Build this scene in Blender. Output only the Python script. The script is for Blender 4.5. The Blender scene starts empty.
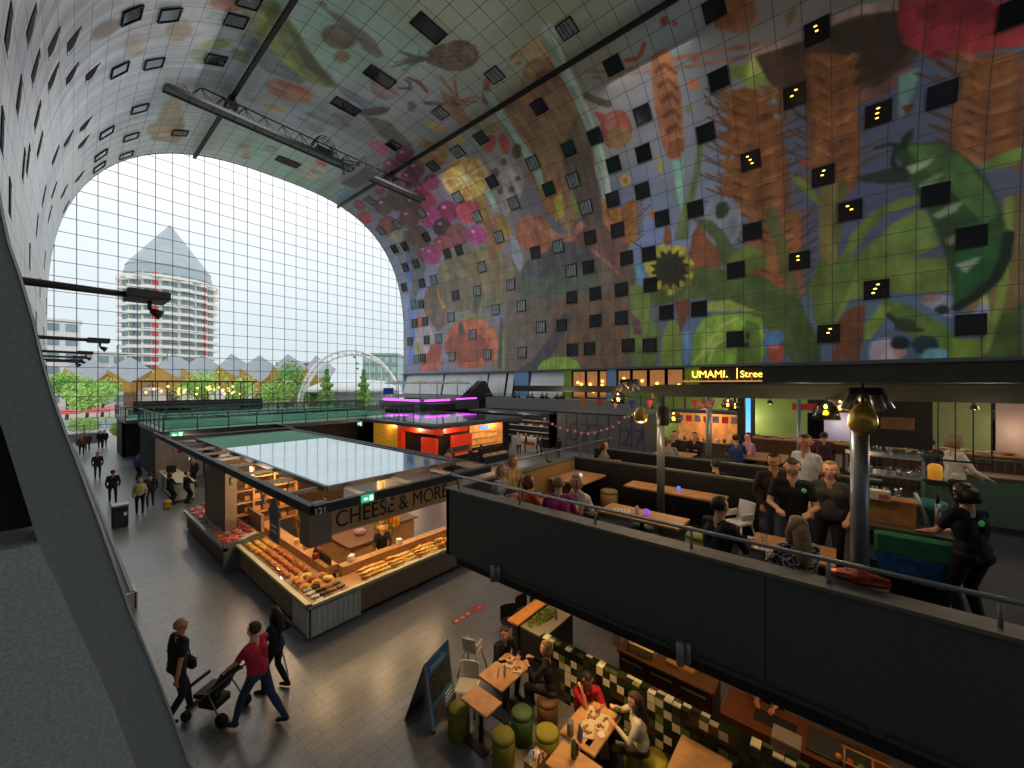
import bpy, bmesh, math, random
import numpy as np
from mathutils import Vector, Matrix
R=math.radians; PI=math.pi
random.seed(7); rng=np.random.default_rng(7)
S=bpy.context.scene
# ---------- camera ----------
cd=bpy.data.cameras.new('camera'); cam=bpy.data.objects.new('camera',cd); S.collection.objects.link(cam)
cd.sensor_width=36; cd.lens=36*390/1024; cd.clip_end=2000; cd.clip_start=.05
cam.location=(0,0,6.2); cam.rotation_euler=(R(90),0,R(-49.8)); S.camera=cam
# ---------- world: overcast sky ----------
w=bpy.data.worlds.new('overcast sky'); S.world=w; w.use_nodes=True
n=w.node_tree.nodes; l=w.node_tree.links; n.clear()
wo=n.new('ShaderNodeOutputWorld'); bg=n.new('ShaderNodeBackground'); tc=n.new('ShaderNodeTexCoord'); sx=n.new('ShaderNodeSeparateXYZ'); cr=n.new('ShaderNodeValToRGB')
l.new(tc.outputs['Generated'],sx.inputs[0]); l.new(sx.outputs['Z'],cr.inputs[0]); l.new(cr.outputs[0],bg.inputs[0]); l.new(bg.outputs[0],wo.inputs[0])
e=cr.color_ramp.elements; e[0].position=0.0; e[0].color=(.47,.525,.555,1); e[1].position=.5; e[1].color=(1,1,1,1)
k=cr.color_ramp.elements.new(.14); k.color=(.53,.58,.61,1); k=cr.color_ramp.elements.new(.3); k.color=(.64,.67,.69,1)
bg.inputs[1].default_value=1.3
# ---------- portals over the two glazed ends (sampling only, they emit nothing of their own) ----------
def area(name,loc,rot,sx_,sy_,power,col,portal=False):
    d=bpy.data.lights.new(name,'AREA'); d.shape='RECTANGLE'; d.size=sx_; d.size_y=sy_; d.energy=power; d.color=col
    o=bpy.data.objects.new(name,d); S.collection.objects.link(o); o.location=loc; o.rotation_euler=rot
    if portal: d.cycles.is_portal=True
    return o
area('sky_portal',(19.8,58.6,17),(R(-90),0,0),40,34,1,(1,1,1),True)
area('sky_portal',(19.8,-60.6,17),(R(90),0,0),40,34,1,(1,1,1),True)
# area lamps added under the roof rails to brighten the hall
for i,(x,y) in enumerate(((12,38),(28,38),(28,12),(28,-14))):
    o=area('hall_fill_light',(x,y,32.2),(0,0,0),7,7,750,(1,.96,.92))
def bulb(loc,power,col=(1,.62,.28),r=.05,spot=None,name='lamp_and_fill_light',rot=None):
    d=bpy.data.lights.new(name,'SPOT' if spot else 'POINT'); d.energy=power; d.color=col; d.shadow_soft_size=r
    if spot: d.spot_size=R(spot); d.spot_blend=.6
    o=bpy.data.objects.new(name,d); S.collection.objects.link(o); o.location=loc
    if rot: o.rotation_euler=rot
    return o
vs=S.view_settings; vs.view_transform='Standard'; vs.look='None'; vs.gamma=1; vs.use_curve_mapping=False; vs.exposure=0.45
# ================= helpers =================
def lin(h):
    if isinstance(h,str): h=tuple(int(h[i:i+2],16)/255 for i in (0,2,4))
    return tuple((c/12.92 if c<=.04045 else ((c+.055)/1.055)**2.4) for c in h)
MATS={}
def M(name,col='808080',rough=.6,metal=0,emit=0,ecol=None,noise=0,nscale=6,bump=0,alpha=1,trans=0,spec=.5,coat=0):
    if name in MATS: return MATS[name]
    m=bpy.data.materials.new(name); m.use_nodes=True; nt=m.node_tree; b=nt.nodes['Principled BSDF']
    c=lin(col)+(1,)
    b.inputs['Base Color'].default_value=c; b.inputs['Roughness'].default_value=rough; b.inputs['Metallic'].default_value=metal
    b.inputs['Specular IOR Level'].default_value=spec
    if coat: b.inputs['Coat Weight'].default_value=coat
    if trans: b.inputs['Transmission Weight'].default_value=trans
    if emit: b.inputs['Emission Color'].default_value=lin(ecol or col)+(1,); b.inputs['Emission Strength'].default_value=emit
    if noise or bump:
        t=nt.nodes.new('ShaderNodeTexCoord'); nz=nt.nodes.new('ShaderNodeTexNoise'); nz.inputs['Scale'].default_value=nscale; nz.inputs['Detail'].default_value=5
        nt.links.new(t.outputs['Object'],nz.inputs['Vector'])
        if noise:
            r=nt.nodes.new('ShaderNodeValToRGB'); nt.links.new(nz.outputs['Fac'],r.inputs[0])
            r.color_ramp.elements[0].position=.3; r.color_ramp.elements[1].position=.7
            r.color_ramp.elements[0].color=tuple(x*(1-noise) for x in c[:3])+(1,); r.color_ramp.elements[1].color=tuple(min(1,x*(1+noise)) for x in c[:3])+(1,)
            nt.links.new(r.outputs[0],b.inputs['Base Color'])
        if bump:
            bp=nt.nodes.new('ShaderNodeBump'); bp.inputs['Strength'].default_value=bump; bp.inputs['Distance'].default_value=.02
            nt.links.new(nz.outputs['Fac'],bp.inputs['Height']); nt.links.new(bp.outputs[0],b.inputs['Normal'])
    MATS[name]=m; return m
def glassmat(name,tint='ffffff',gloss=.1,rough=.02):
    if name in MATS: return MATS[name]
    m=bpy.data.materials.new(name); m.use_nodes=True; nt=m.node_tree; nt.nodes.clear()
    o=nt.nodes.new('ShaderNodeOutputMaterial'); mx=nt.nodes.new('ShaderNodeMixShader'); tr=nt.nodes.new('ShaderNodeBsdfTransparent'); gl=nt.nodes.new('ShaderNodeBsdfGlossy')
    tr.inputs[0].default_value=lin(tint)+(1,); gl.inputs['Roughness'].default_value=rough; mx.inputs[0].default_value=gloss
    nt.links.new(tr.outputs[0],mx.inputs[1]); nt.links.new(gl.outputs[0],mx.inputs[2]); nt.links.new(mx.outputs[0],o.inputs[0])
    MATS[name]=m; return m
class MB:
    """collects shapes for ONE mesh object"""
    def __init__(s): s.v=[];s.f=[];s.mi=[];s.sm=[];s.mats=[]
    def m(s,mat):
        if mat not in s.mats: s.mats.append(mat)
        return s.mats.index(mat)
    def add(s,vs_,fs,mat=None,smooth=False):
        b=len(s.v); s.v+= [tuple(v) for v in vs_]; i=s.m(mat) if mat else 0
        for f in fs: s.f.append(tuple(b+k for k in f)); s.mi.append(i); s.sm.append(smooth)
        return s
    def box(s,c,d,mat=None,rz=0,rx=0,ry=0):
        h=[x/2 for x in d]; rot=Matrix.Rotation(rz,3,'Z')@Matrix.Rotation(ry,3,'Y')@Matrix.Rotation(rx,3,'X')
        vs_=[Vector(c)+rot@Vector((a*h[0],b*h[1],e_*h[2])) for a in(-1,1) for b in(-1,1) for e_ in(-1,1)]
        return s.add(vs_,[(0,1,3,2),(4,6,7,5),(0,4,5,1),(2,3,7,6),(0,2,6,4),(1,5,7,3)],mat)
    def bx(s,x0,x1,y0,y1,z0,z1,mat=None): return s.box(((x0+x1)/2,(y0+y1)/2,(z0+z1)/2),(x1-x0,y1-y0,z1-z0),mat)
    def rbox(s,c,d,b=.02,mat=None,rz=0):
        """box with chamfered vertical and top edges"""
        x,y,z=[k/2 for k in d]; rot=Matrix.Rotation(rz,3,'Z'); rings=[]
        for zz,ins in ((-z,b),(-z+b,0),(z-b,0),(z,b)):
            X_,Y_=x-ins,y-ins
            rings.append([Vector(c)+rot@Vector(p) for p in ((-X_+b,-Y_,zz),(X_-b,-Y_,zz),(X_,-Y_+b,zz),(X_,Y_-b,zz),(X_-b,Y_,zz),(-X_+b,Y_,zz),(-X_,Y_-b,zz),(-X_,-Y_+b,zz))])
        return s.loft(rings,mat,cap=True)
    def loft(s,rings,mat=None,cap=True,closed=True,smooth=False):
        n_=len(rings[0]); vs_=[p for r in rings for p in r]; fs=[]
        for i in range(len(rings)-1):
            for j in range(n_ if closed else n_-1):
                k=(j+1)%n_; fs.append((i*n_+j,i*n_+k,(i+1)*n_+k,(i+1)*n_+j))
        if cap: fs.append(tuple(range(n_))[::-1]); fs.append(tuple((len(rings)-1)*n_+j for j in range(n_)))
        return s.add(vs_,fs,mat,smooth)
    def cyl(s,p0,p1,r0,r1=None,n=12,mat=None,cap=True,smooth=True):
        r1=r0 if r1 is None else r1; p0=Vector(p0);p1=Vector(p1); d=(p1-p0).normalized()
        a=d.orthogonal().normalized(); b=d.cross(a)
        return s.loft([[p+(a*math.cos(2*PI*i/n)+b*math.sin(2*PI*i/n))*r for i in range(n)] for p,r in((p0,r0),(p1,r1))],mat,cap,smooth=smooth)
    def tube(s,pts,r,n=8,mat=None,cap=True,smooth=True):
        pts=[Vector(p) for p in pts]; rings=[]; a=None
        for i,p in enumerate(pts):
            d=(pts[min(i+1,len(pts)-1)]-pts[max(i-1,0)]).normalized()
            if a is None: a=d.orthogonal().normalized()
            a=(a-d*a.dot(d)); a=a.normalized() if a.length>1e-6 else d.orthogonal().normalized()
            b=d.cross(a); rr=r[i] if isinstance(r,(list,tuple)) else r
            rings.append([p+(a*math.cos(2*PI*k/n)+b*math.sin(2*PI*k/n))*rr for k in range(n)])
        return s.loft(rings,mat,cap,smooth=smooth)
    def lathe(s,prof,c=(0,0,0),n=16,mat=None,cap=True,smooth=True,sx=1,sy=1):
        return s.loft([[(c[0]+r*sx*math.cos(2*PI*i/n),c[1]+r*sy*math.sin(2*PI*i/n),c[2]+z) for i in range(n)] for r,z in prof],mat,cap,smooth=smooth)
    def ball(s,c,r,n=10,m=7,mat=None,sc=(1,1,1)):
        return s.loft([[(c[0]+r*sc[0]*math.sin(t)*math.cos(2*PI*i/n),c[1]+r*sc[1]*math.sin(t)*math.sin(2*PI*i/n),c[2]-r*sc[2]*math.cos(t)) for i in range(n)] for t in [max(.02,min(PI-.02,PI*j/m)) for j in range(m+1)]],mat,True,smooth=True)
    def prism(s,poly,vec,mat=None):
        """extrude polygon (3D points) along vec"""
        vec=Vector(vec); a=[Vector(p) for p in poly]; return s.loft([a,[p+vec for p in a]],mat,True)
    def build(s,name,mat=None,parent=None,loc=None,kind=None):
        me=bpy.data.meshes.new(name); me.from_pydata(s.v,[],s.f)
        mats=s.mats or [mat]
        for k_ in mats: me.materials.append(k_ or mat)
        me.polygons.foreach_set('material_index',s.mi); me.polygons.foreach_set('use_smooth',s.sm)
        bm=bmesh.new(); bm.from_mesh(me); bmesh.ops.recalc_face_normals(bm,faces=bm.faces); bm.to_mesh(me); bm.free(); me.update()
        o=bpy.data.objects.new(name,me); S.collection.objects.link(o)
        if parent: o.parent=parent
        if loc: o.location=loc
        if kind: o['kind']=kind
        return o
def tag(o,label=None,cat=None,group=None,kind=None):
    if label: o['label']=label
    if cat: o['category']=cat
    if group: o['group']=group
    if kind: o['kind']=kind
    return o
def thing(name,label,cat,loc=(0,0,0),rz=0,group=None):
    o=bpy.data.objects.new(name,None); S.collection.objects.link(o); o.location=loc; o.rotation_euler=(0,0,rz); o.empty_display_size=.1
    return tag(o,label,cat,group)
KIDS={}
def dup(root,loc,rz=None,label=None,group=None,scale=None):
    r=root.copy(); S.collection.objects.link(r); r.location=loc
    if rz is not None: r.rotation_euler=(0,0,rz)
    if label: r['label']=label
    if group: r['group']=group
    if scale: r.scale=(scale,)*3 if not isinstance(scale,tuple) else scale
    for ch in list(root.children):
        c=ch.copy(); S.collection.objects.link(c); c.parent=r
        for g_ in list(ch.children):
            d=g_.copy(); S.collection.objects.link(d); d.parent=c
    return r
def text(s,name,size,loc,rot,mat,parent=None,ext=.01,align='LEFT',sx_=1):
    c=bpy.data.curves.new(name,'FONT'); c.body=s; c.size=size; c.extrude=ext; c.align_x=align; c.materials.append(mat)
    o=bpy.data.objects.new(name,c); S.collection.objects.link(o)
    bpy.context.view_layer.update()
    me=bpy.data.meshes.new_from_object(o.evaluated_get(bpy.context.evaluated_depsgraph_get()))
    bpy.data.objects.remove(o); me.materials.clear(); me.materials.append(mat)
    o=bpy.data.objects.new(name,me); S.collection.objects.link(o)
    if parent: o.parent=parent
    o.location=loc; o.rotation_euler=rot; o.scale=(sx_,1,1)
    return o
MURAL=[
('f','757f4a',[31.3,50.4,30.2,48.5,32.1,46.4,34,44.4,35.2,42.7,35.9,41,37,42.3,37.4,44.3,36.4,46.2,34.8,48,32.9,49.7]),
('f','8e9a52',[32.6,49.7,31.7,48.8,34.7,46.4,37,43.8,36.8,45.3,34.6,48.1]),
('f','565f3a',[31.1,48,32.8,46,34.9,43.4,35.9,41.5,36.5,42.3,35.5,44.6]),
('f','77706c',[28.9,46.5,28.3,46,28.8,45.5,28.6,44.6,28.7,43.5,28.7,42.7,28.9,41.7,29.8,40.6,30.3,40.8,30.4,41.9,29.9,42.9,29.5,44.5,29.1,45.3,28.9,46]),
('f','6b6550',[30.1,42.7,30.7,42.7,31.3,42.9,31.8,43.3,32.1,43.8,32,44.3,31.7,44.8,31.2,45,30.6,45,30,44.8,29.6,44.5,29.4,44,29.4,43.4,29.6,43]),
('f','8a7c60',[31.9,42.3,32.2,42.2,32.6,42.3,33,42.4,33.2,42.6,33.3,42.9,33.2,43.1,32.9,43.3,32.6,43.4,32.2,43.4,31.8,43.3,31.6,43,31.5,42.8,31.6,42.5]),
('f','8f7a80',[32.3,37.3,33,37.2,33.7,37.4,34.2,37.8,34.5,38.4,34.3,39,33.9,39.5,33.3,39.8,32.6,39.9,32,39.8,31.5,39.3,31.3,38.8,31.4,38.2,31.7,37.7]),
('f','b0796a',[39.1,42.3,39.9,42.3,40.7,42.7,41.3,43.4,41.6,44.3,41.4,45.1,40.9,45.8,40.2,46.1,39.5,46,38.8,45.6,38.3,44.9,38.1,44.1,38.1,43.3,38.4,42.6]),
('f','9c5a52',[38.8,42.8,39.1,42.9,39.5,43.2,39.7,43.7,39.9,44.3,39.8,44.9,39.7,45.3,39.4,45.5,39.1,45.4,38.8,45.1,38.6,44.6,38.5,44,38.5,43.4,38.6,43]),
('f','8a8f98',[41.7,39.6,42.7,39.4,43.8,39.4,44.8,39.7,45.5,40.3,45.6,41,45.3,41.6,44.5,42,43.5,42.2,42.5,42.2,41.6,41.8,41,41.3,40.8,40.7,41,40.1]),
('f','857e8a',[39.5,38.2,40.2,38,40.9,37.9,41.6,38.1,42,38.5,42.1,39,41.9,39.4,41.4,39.8,40.7,40,40,40,39.4,39.8,39,39.4,38.9,39,39,38.5]),
('f','6f7784',[34.7,49.5,34.5,48.8,36.1,46.3,37.6,43.7,38.3,44,38.5,46.6,36.1,49.1]),
('f','7d8798',[34.4,43.9,35.7,41.3,35.4,39.1,34.6,37.1,36.9,38.3,36.6,40.8]),
('f','6a4f5a',[34.8,36.6,35.2,36.6,35.8,36.7,36.5,36.9,37.3,37.4,37.8,37.8,38.1,38.2,38,38.4,37.6,38.5,37,38.4,36.3,38.1,35.6,37.7,35,37.2,34.8,36.9]),
('f','6c6c5c',[37.9,38,36.6,35.8,37.6,32.2,38.5,30.9,39.1,32.1,39.5,35]),
('f','c06a88',[40.5,33.4,41.1,33.3,41.6,33.3,42.1,33.5,42.4,33.9,42.5,34.4,42.3,34.8,41.9,35,41.4,35.2,40.9,35.1,40.4,34.9,40.1,34.5,40,34.1,40.2,33.7]),
('f','a89a68',[42.7,43.3,43,43.3,43.4,43.5,43.7,43.9,44,44.4,44,44.8,43.9,45.2,43.7,45.4,43.4,45.3,43.1,45,42.8,44.7,42.5,44.2,42.5,43.8,42.5,43.4]),
('f','7d8d88',[42.2,45.8,42.6,45.7,43.1,45.8,43.5,46,43.8,46.4,43.8,46.7,43.6,47,43.2,47.1,42.7,47.2,42.3,47.1,41.9,46.9,41.7,46.6,41.7,46.3,41.8,46]),
('f','6f5f55',[26.4,38.5,25.1,38.2,23.8,37.7,23.1,36.9,23.1,35.8,23.7,35.3,24.5,35.1,25.7,35.3,26.8,36.2,27.1,37.1,27.5,37.8]),
('l0.12','87755f',[25.2,38.4,27.2,37.1]),
('l0.12','87755f',[24.7,37.9,26.6,36.6]),
('l0.12','87755f',[24.1,37.4,26,36.1]),
('l0.12','87755f',[23.5,37,25.4,35.6]),
('l0.12','87755f',[23,36.5,24.8,35.2]),
('l0.12','87755f',[26.1,38.2,23,36.2]),
('l0.12','87755f',[26.5,37.9,23.3,35.9]),
('l0.12','87755f',[26.9,37.6,23.7,35.5]),
('l0.12','87755f',[27.4,37.3,24,35.1]),
('f','5d615c',[30.6,39.7,27.4,38.6,26.7,37.8,28.1,38.4]),
('f','5d615c',[29.8,39.8,27.4,38.6,26.7,37.8,28.1,38.4]),
('f','5d615c',[30.6,38.7,27.4,38.6,26.7,37.8,28.1,38.4]),
('f','5d615c',[29.4,37.8,27.4,38.6,26.7,37.8,28.1,38.4]),
('f','5d615c',[28.4,40.3,27.4,38.6,26.7,37.8,28.1,38.4]),
('f','5d615c',[27.9,39.7,27.4,38.6,26.7,37.8,28.1,38.4]),
('f','5d615c',[26.6,39.2,27.4,38.6,26.7,37.8,28.1,38.4]),
('f','5d615c',[28.8,39.5,27.4,38.6,26.7,37.8,28.1,38.4]),
('f','a07860',[28.7,35.5,28.8,34.5,28.1,32.9,29,31.8,29.1,30.8,30.8,31.2,30.6,32.2,30.1,33.6]),
('f','6a5248',[28.4,32.9,28.6,32.8,28.8,32.8,29.1,32.8,29.3,33,29.4,33.2,29.4,33.4,29.3,33.5,29.1,33.7,28.9,33.7,28.6,33.6,28.4,33.5,28.3,33.3,28.2,33.1]),
('l0.25','a06a50',[28.6,33.2,26.7,32.6]),
('l0.25','a06a50',[28.6,33.2,27,32.1]),
('l0.25','a06a50',[28.6,33.2,26.9,35.2]),
('l0.25','a06a50',[28.6,33.2,27.7,36.1]),
('l0.25','a06a50',[28.6,33.2,28.1,32.3]),
('l0.40','8c4a50',[30.1,37.8,29.8,36.9,30.1,35.8]),
('l0.30','50555c',[31.8,37.7,31.1,37,30.5,37.4,30.5,37.9]),
('f','6f7070',[32.5,35.3,32.9,35.1,33.2,35,33.5,35,33.6,35.2,33.6,35.4,33.5,35.6,33.2,35.9,32.9,36,32.6,36.1,32.3,36.1,32.2,36,32.2,35.8,32.3,35.5]),
('l0.50','6d7260',[31.4,35,30.1,33.9]),
('f','9c8a58',[29.2,31.1,28.6,29.9,26.9,29.5,25.4,29.4,26.3,28.7,27.6,28.4,29.1,29.1,29.7,30.3]),
('l0.70','8a5a48',[24.6,33.2,26.3,31.7]),
('f','8ea050',[24.2,32.4,24,31.5,24.1,31.3,24.4,32.2]),
('f','a07c58',[20.6,32.7,18.7,32.5,17.6,29.5,17.7,26.1,18.6,22.7,20.2,19.3,23.9,15.6,26,18.9,27,22.5,26.7,27,25.7,30.2,22.7,30.9]),
('f','8a6650',[19.2,29.7,19.6,29.3,20.1,29.1,20.7,29.1,21.1,29.3,21.4,29.7,21.4,30.3,21.1,30.8,20.7,31.2,20.2,31.4,19.7,31.4,19.3,31.1,19.1,30.7,19.1,30.2]),
('f','7a634c',[18.8,22.5,19.7,21.2,20.8,20.3,21.9,19.9,22.6,20.3,22.9,21.3,22.6,22.7,21.7,24.1,20.5,25.4,19.4,26.2,18.4,26.4,17.9,26,17.8,25.1,18.1,23.9]),
('f','c06048',[17.7,32.2,17.8,32.1,18,32,18.2,32.1,18.4,32.2,18.5,32.4,18.5,32.5,18.4,32.7,18.3,32.8,18.1,32.8,18,32.8,17.8,32.7,17.7,32.5,17.7,32.3]),
('l0.60','c06048',[18.1,32.4,18.6,31.7]),
('f','776a55',[20.6,33,20.8,32.9,21.1,32.8,21.3,32.9,21.5,33,21.6,33.2,21.6,33.4,21.5,33.7,21.3,33.8,21,33.9,20.8,33.9,20.6,33.7,20.5,33.5,20.5,33.3]),
('f','b5a074',[18.9,34.3,17.4,32.2,19,32,21,33,22.6,33.1]),
('l1.10','9fb8a4',[17.5,33.8,18.2,31.1,18.3,27.9,18.4,24.5,18.5,21.2,18.9,16.9]),
('l0.30','c8d4c4',[17.3,33.7,17.9,30.9,18.1,27.8,18.1,24.4,18.2,21.1,18.6,16.8]),
('l0.90','9fb8a8',[25.6,32.1,26,29.1,26.1,26.2,25.7,23.8,25.9,21.6]),
('l0.90','9dbfae',[33.2,25,33.1,22.8,33.1,21.1]),
('f','b35a48',[14.8,23,15.3,22.5,15.9,22.3,16.6,22.3,17.2,22.7,17.6,23.3,17.7,23.9,17.4,24.6,16.9,25.1,16.3,25.3,15.7,25.2,15.1,24.9,14.8,24.3,14.7,23.6]),
('f','b35a48',[17.7,25.8,17.3,25.8,16.5,25,17,24.5,17.3,24.8]),
('f','b35a48',[17.9,23.2,17.3,22.8,16.7,22.1,17.4,22.5]),
('f','9c7a50',[15,22.6,15.3,22.2,15.7,22,16.2,21.9,16.7,22.1,17.1,22.5,17.2,22.9,17.2,23.4,16.9,23.8,16.5,24,16,24,15.6,23.8,15.2,23.5,15,23]),
('f','c07868',[16,24.2,16.2,23.9,16.5,23.8,16.8,23.8,17,23.9,17.1,24.2,17.1,24.5,16.9,24.8,16.7,25,16.4,25.1,16.2,25.1,16,25,15.9,24.8,15.9,24.5]),
('l0.35','b05040',[13.4,28.4,12.7,28.1,12.2,28.3,11.8,28.8]),
('l0.60','6f6450',[17.6,27.4,16.9,26.6,16.1,25.9]),
('l0.30','a08878',[16.7,29.3,14.5,28,12.1,27.1]),
('l0.25','a08878',[16.4,28.5,14,27.4,11.9,26.7]),
('f','b0704a',[11.7,27.6,11.1,27.9,10.6,27.8,10.2,27.2,10.2,25.8,10.3,23.7,10.6,21.4,10.7,20.1,11.2,19.4,11.9,19.4,12.4,20,12.6,21.8,12.5,23.8,12.2,25.7]),
('f','7c4a30',[11.8,26.7,10.8,26.9,10.1,25.7,10.3,25.6,10.9,26.5,11.8,26.3]),
('f','7c4a30',[11.9,25.6,10.9,25.7,10.3,24.7,10.5,24.5,11,25.4,11.9,25.1]),
('f','7c4a30',[12,24.4,10.9,24.6,10.4,23.6,10.7,23.4,11,24.2,11.9,24]),
('f','7c4a30',[12.1,23.2,11,23.4,10.6,22.4,10.8,22.3,11.1,23,12,22.8]),
('f','7c4a30',[12.1,22,11,22.2,10.8,21.3,10.9,21.1,11.1,21.8,12,21.5]),
('f','7c4a30',[12.1,20.7,11,21,10.9,20.1,11.1,19.9,11.1,20.6,12,20.3]),
('f','8a5236',[12,21,10.7,20.8,10.8,19.9,11.6,19.4,12.3,19.7]),
('f','a0623c',[4.5,27,4.6,26.6,4.9,26.3,5.4,26.2,6,26.4,6.5,26.9,6.9,27.4,7,28,6.9,28.4,6.5,28.7,6,28.7,5.5,28.5,5,28.1,4.6,27.6]),
('f','8a5030',[5.7,27.2,5.8,27,6,26.9,6.3,26.9,6.6,27,6.9,27.2,7.1,27.4,7.1,27.7,7,27.9,6.8,28,6.6,28,6.3,27.9,6,27.7,5.8,27.4]),
('f','a04838',[9.7,29.3,9.8,29.2,9.9,29.2,10,29.2,10.2,29.3,10.3,29.4,10.3,29.5,10.3,29.7,10.2,29.8,10.1,29.9,10,29.9,9.8,29.8,9.7,29.6,9.7,29.5]),
('f','a05038',[9.2,28.9,9.3,28.9,9.4,28.8,9.5,28.9,9.5,28.9,9.6,29,9.6,29.1,9.6,29.2,9.6,29.2,9.5,29.3,9.4,29.3,9.3,29.2,9.3,29.1,9.2,29]),
('f','9c6450',[8.3,25.9,8.4,25.8,8.5,25.7,8.7,25.7,8.8,25.8,9,25.9,9,26.1,9,26.3,9,26.4,8.8,26.5,8.7,26.5,8.5,26.4,8.4,26.3,8.3,26.1]),
('f','b87050',[8.8,24.2,8.9,24.1,9.1,24,9.2,23.9,9.4,24,9.6,24.2,9.7,24.4,9.7,24.6,9.6,24.8,9.4,24.9,9.3,24.9,9.1,24.8,8.9,24.6,8.8,24.4]),
('f','a08840',[9.6,22.6,9.6,22.5,9.7,22.4,9.9,22.4,10,22.5,10.1,22.6,10.2,22.7,10.2,22.9,10.1,22.9,10,23,9.9,23,9.8,23,9.7,22.9,9.6,22.7]),
('f','8a6a48',[3,25.9,2.5,26.1,2.3,25.9,2.5,25.4,2.9,25.1]),
('l0.30','a07058',[10.3,26.8,8.4,26.2,4.7,25]),
('l0.25','a07058',[10.3,26.1,8.6,25.5,5.2,24.5]),
('l0.20','a07058',[8.1,26.2,4.7,24.9]),
('f','93a347',[6.5,24.4,5.5,24.1,5.1,24.5,4.5,24.6,4.2,23.9,4,23.1,3.6,21.8,4.2,22,5,22.2,5.6,22,5.8,22.6,5.8,23.1,6.7,23.7]),
('f','b4c060',[5.1,24.4,4.5,24.4,4.2,23.6,4.1,22.5,4.9,23.1,5.6,23.2]),
('f','5e4636',[5,24.6,3.7,24.4,2.2,24.1,0.9,24.1,-0.4,24.2,-1.9,23.9,-2.9,23.4,-3.7,21.7,-3.9,20.4,-3.2,19.5,-2.3,19.1,-1.3,19,0.4,19.6,2.4,20.6,3.7,21.1,4.6,23.3]),
('l0.50','b89890',[5,24.6,2.2,24.2,0.6,24.3,-0.9,24.2,-2.8,23.5]),
('l0.80','8a6058',[-0.7,19.2,-2,19,-3.2,19.5]),
('f','8a6a58',[5,22.5,3.7,21.7,3.6,21,4.7,21.6]),
('f','493a30',[0.6,23.9,-1.9,23.5,-3.1,22.6,-3.5,20.9,-2.8,20,-1,19.9,0.1,20.6]),
('f','7fa89c',[-2.9,19.6,-3.9,19.6,-3.8,18.4,-3.1,16.8,-3,18.1]),
('f','7fa89c',[3.7,21.1,3.6,19.4,3.6,16.6,3.9,15.5,4.1,18.9,4.2,21.4]),
('f','7fb0a0',[12,19.3,11,19.1,11.2,16.6,11.6,14.5,12,16.8]),
('f','a8323a',[-2.7,23.8,-8,21.1,-8.2,19.6,-8.2,18.8,-6.9,19.2,-5.7,19.4,-4.5,19.8,-3.8,20.6,-3,21.4,-2.7,22.8]),
('f','b8383a',[-3.9,20.6,-5.6,20.2,-7.2,20,-8.1,20.1,-8.3,18.8,-6.8,19.2,-4.6,19.7]),
('f','8c2830',[-7.3,20.9,-7.2,20.6,-6.7,20.6,-6,20.9,-5.1,21.3,-4.3,21.8,-3.7,22.3,-3.5,22.8,-3.7,23,-4.2,22.9,-5,22.7,-5.8,22.3,-6.6,21.8,-7.1,21.3]),
('f','8e5730',[6.9,22.8,5.8,22.6,5,22.1,4.4,20.8,3.8,19.2,3.4,17.2,3.2,14.6,3.1,12.6,4.3,12,5.7,12.9,6.9,14.2,8.1,15.8,7.5,17.5,6.9,18.1,7.5,19.4,7,21.1]),
('f','a86a36',[5.3,21.5,6.1,22.4,7.2,23.3,6.9,22.5,6,21.6]),
('f','5a3218',[5.5,21.3,6.2,22,7.1,22.7,6.2,21.9]),
('l0.12','6e4424',[7.2,22.5,8.4,23.7]),
('f','8e5730',[6.7,22.5,7.8,23.6,7,22]),
('f','a86a36',[5.3,21.5,4.5,21.7,3.4,21.6,3.7,21.2,4.7,21.1]),
('f','5a3218',[5.2,21.2,4.4,21.2,3.5,21.1,4.4,21.1]),
('l0.12','6e4424',[3.5,20.9,2.3,21]),
('f','8e5730',[4,21.4,2.8,21.4,3.8,20.6]),
('f','96602f',[5.4,20.5,6.2,21.4,7.3,22.3,7,21.5,6.1,20.7]),
('f','5a3218',[5.5,20.4,6.3,21,7.3,21.7,6.4,20.9]),
('l0.12','6e4424',[7.3,21.5,8.6,22.7]),
('f','8e5730',[6.8,21.6,8,22.7,7.1,21]),
('f','96602f',[5.4,20.5,4.6,20.8,3.4,20.7,3.8,20.2,4.7,20.1]),
('f','5a3218',[5.3,20.3,4.5,20.3,3.6,20.2,4.5,20.1]),
('l0.12','6e4424',[3.6,20,2.4,20.1]),
('f','8e5730',[4,20.4,2.9,20.5,3.8,19.7]),
('f','a86a36',[5.5,19.5,6.3,20.4,7.5,21.3,7.2,20.6,6.2,19.7]),
('f','5a3218',[5.6,19.4,6.4,20,7.4,20.7,6.5,19.9]),
('l0.12','6e4424',[7.4,20.5,8.7,21.7]),
('f','8e5730',[6.9,20.6,8.1,21.7,7.2,20]),
('f','a86a36',[5.5,19.5,4.6,19.8,3.5,19.7,3.9,19.3,4.8,19.1]),
('f','5a3218',[5.4,19.3,4.5,19.3,3.6,19.2,4.5,19.2]),
('l0.12','6e4424',[3.6,19,2.4,19.2]),
('f','8e5730',[4.1,19.5,2.9,19.6,3.9,18.7]),
('f','96602f',[5.6,18.5,6.4,19.4,7.6,20.3,7.3,19.5,6.3,18.6]),
('f','5a3218',[5.7,18.3,6.5,19,7.5,19.7,6.5,18.9]),
('l0.12','6e4424',[7.5,19.4,8.9,20.6]),
('f','8e5730',[7,19.6,8.3,20.6,7.3,18.9]),
('f','96602f',[5.6,18.5,4.7,18.8,3.5,18.8,3.9,18.3,4.8,18.1]),
('f','5a3218',[5.5,18.2,4.6,18.3,3.7,18.3,4.6,18.2]),
('l0.12','6e4424',[3.7,18.1,2.4,18.2]),
('f','8e5730',[4.1,18.5,2.9,18.6,3.9,17.7]),
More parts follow.
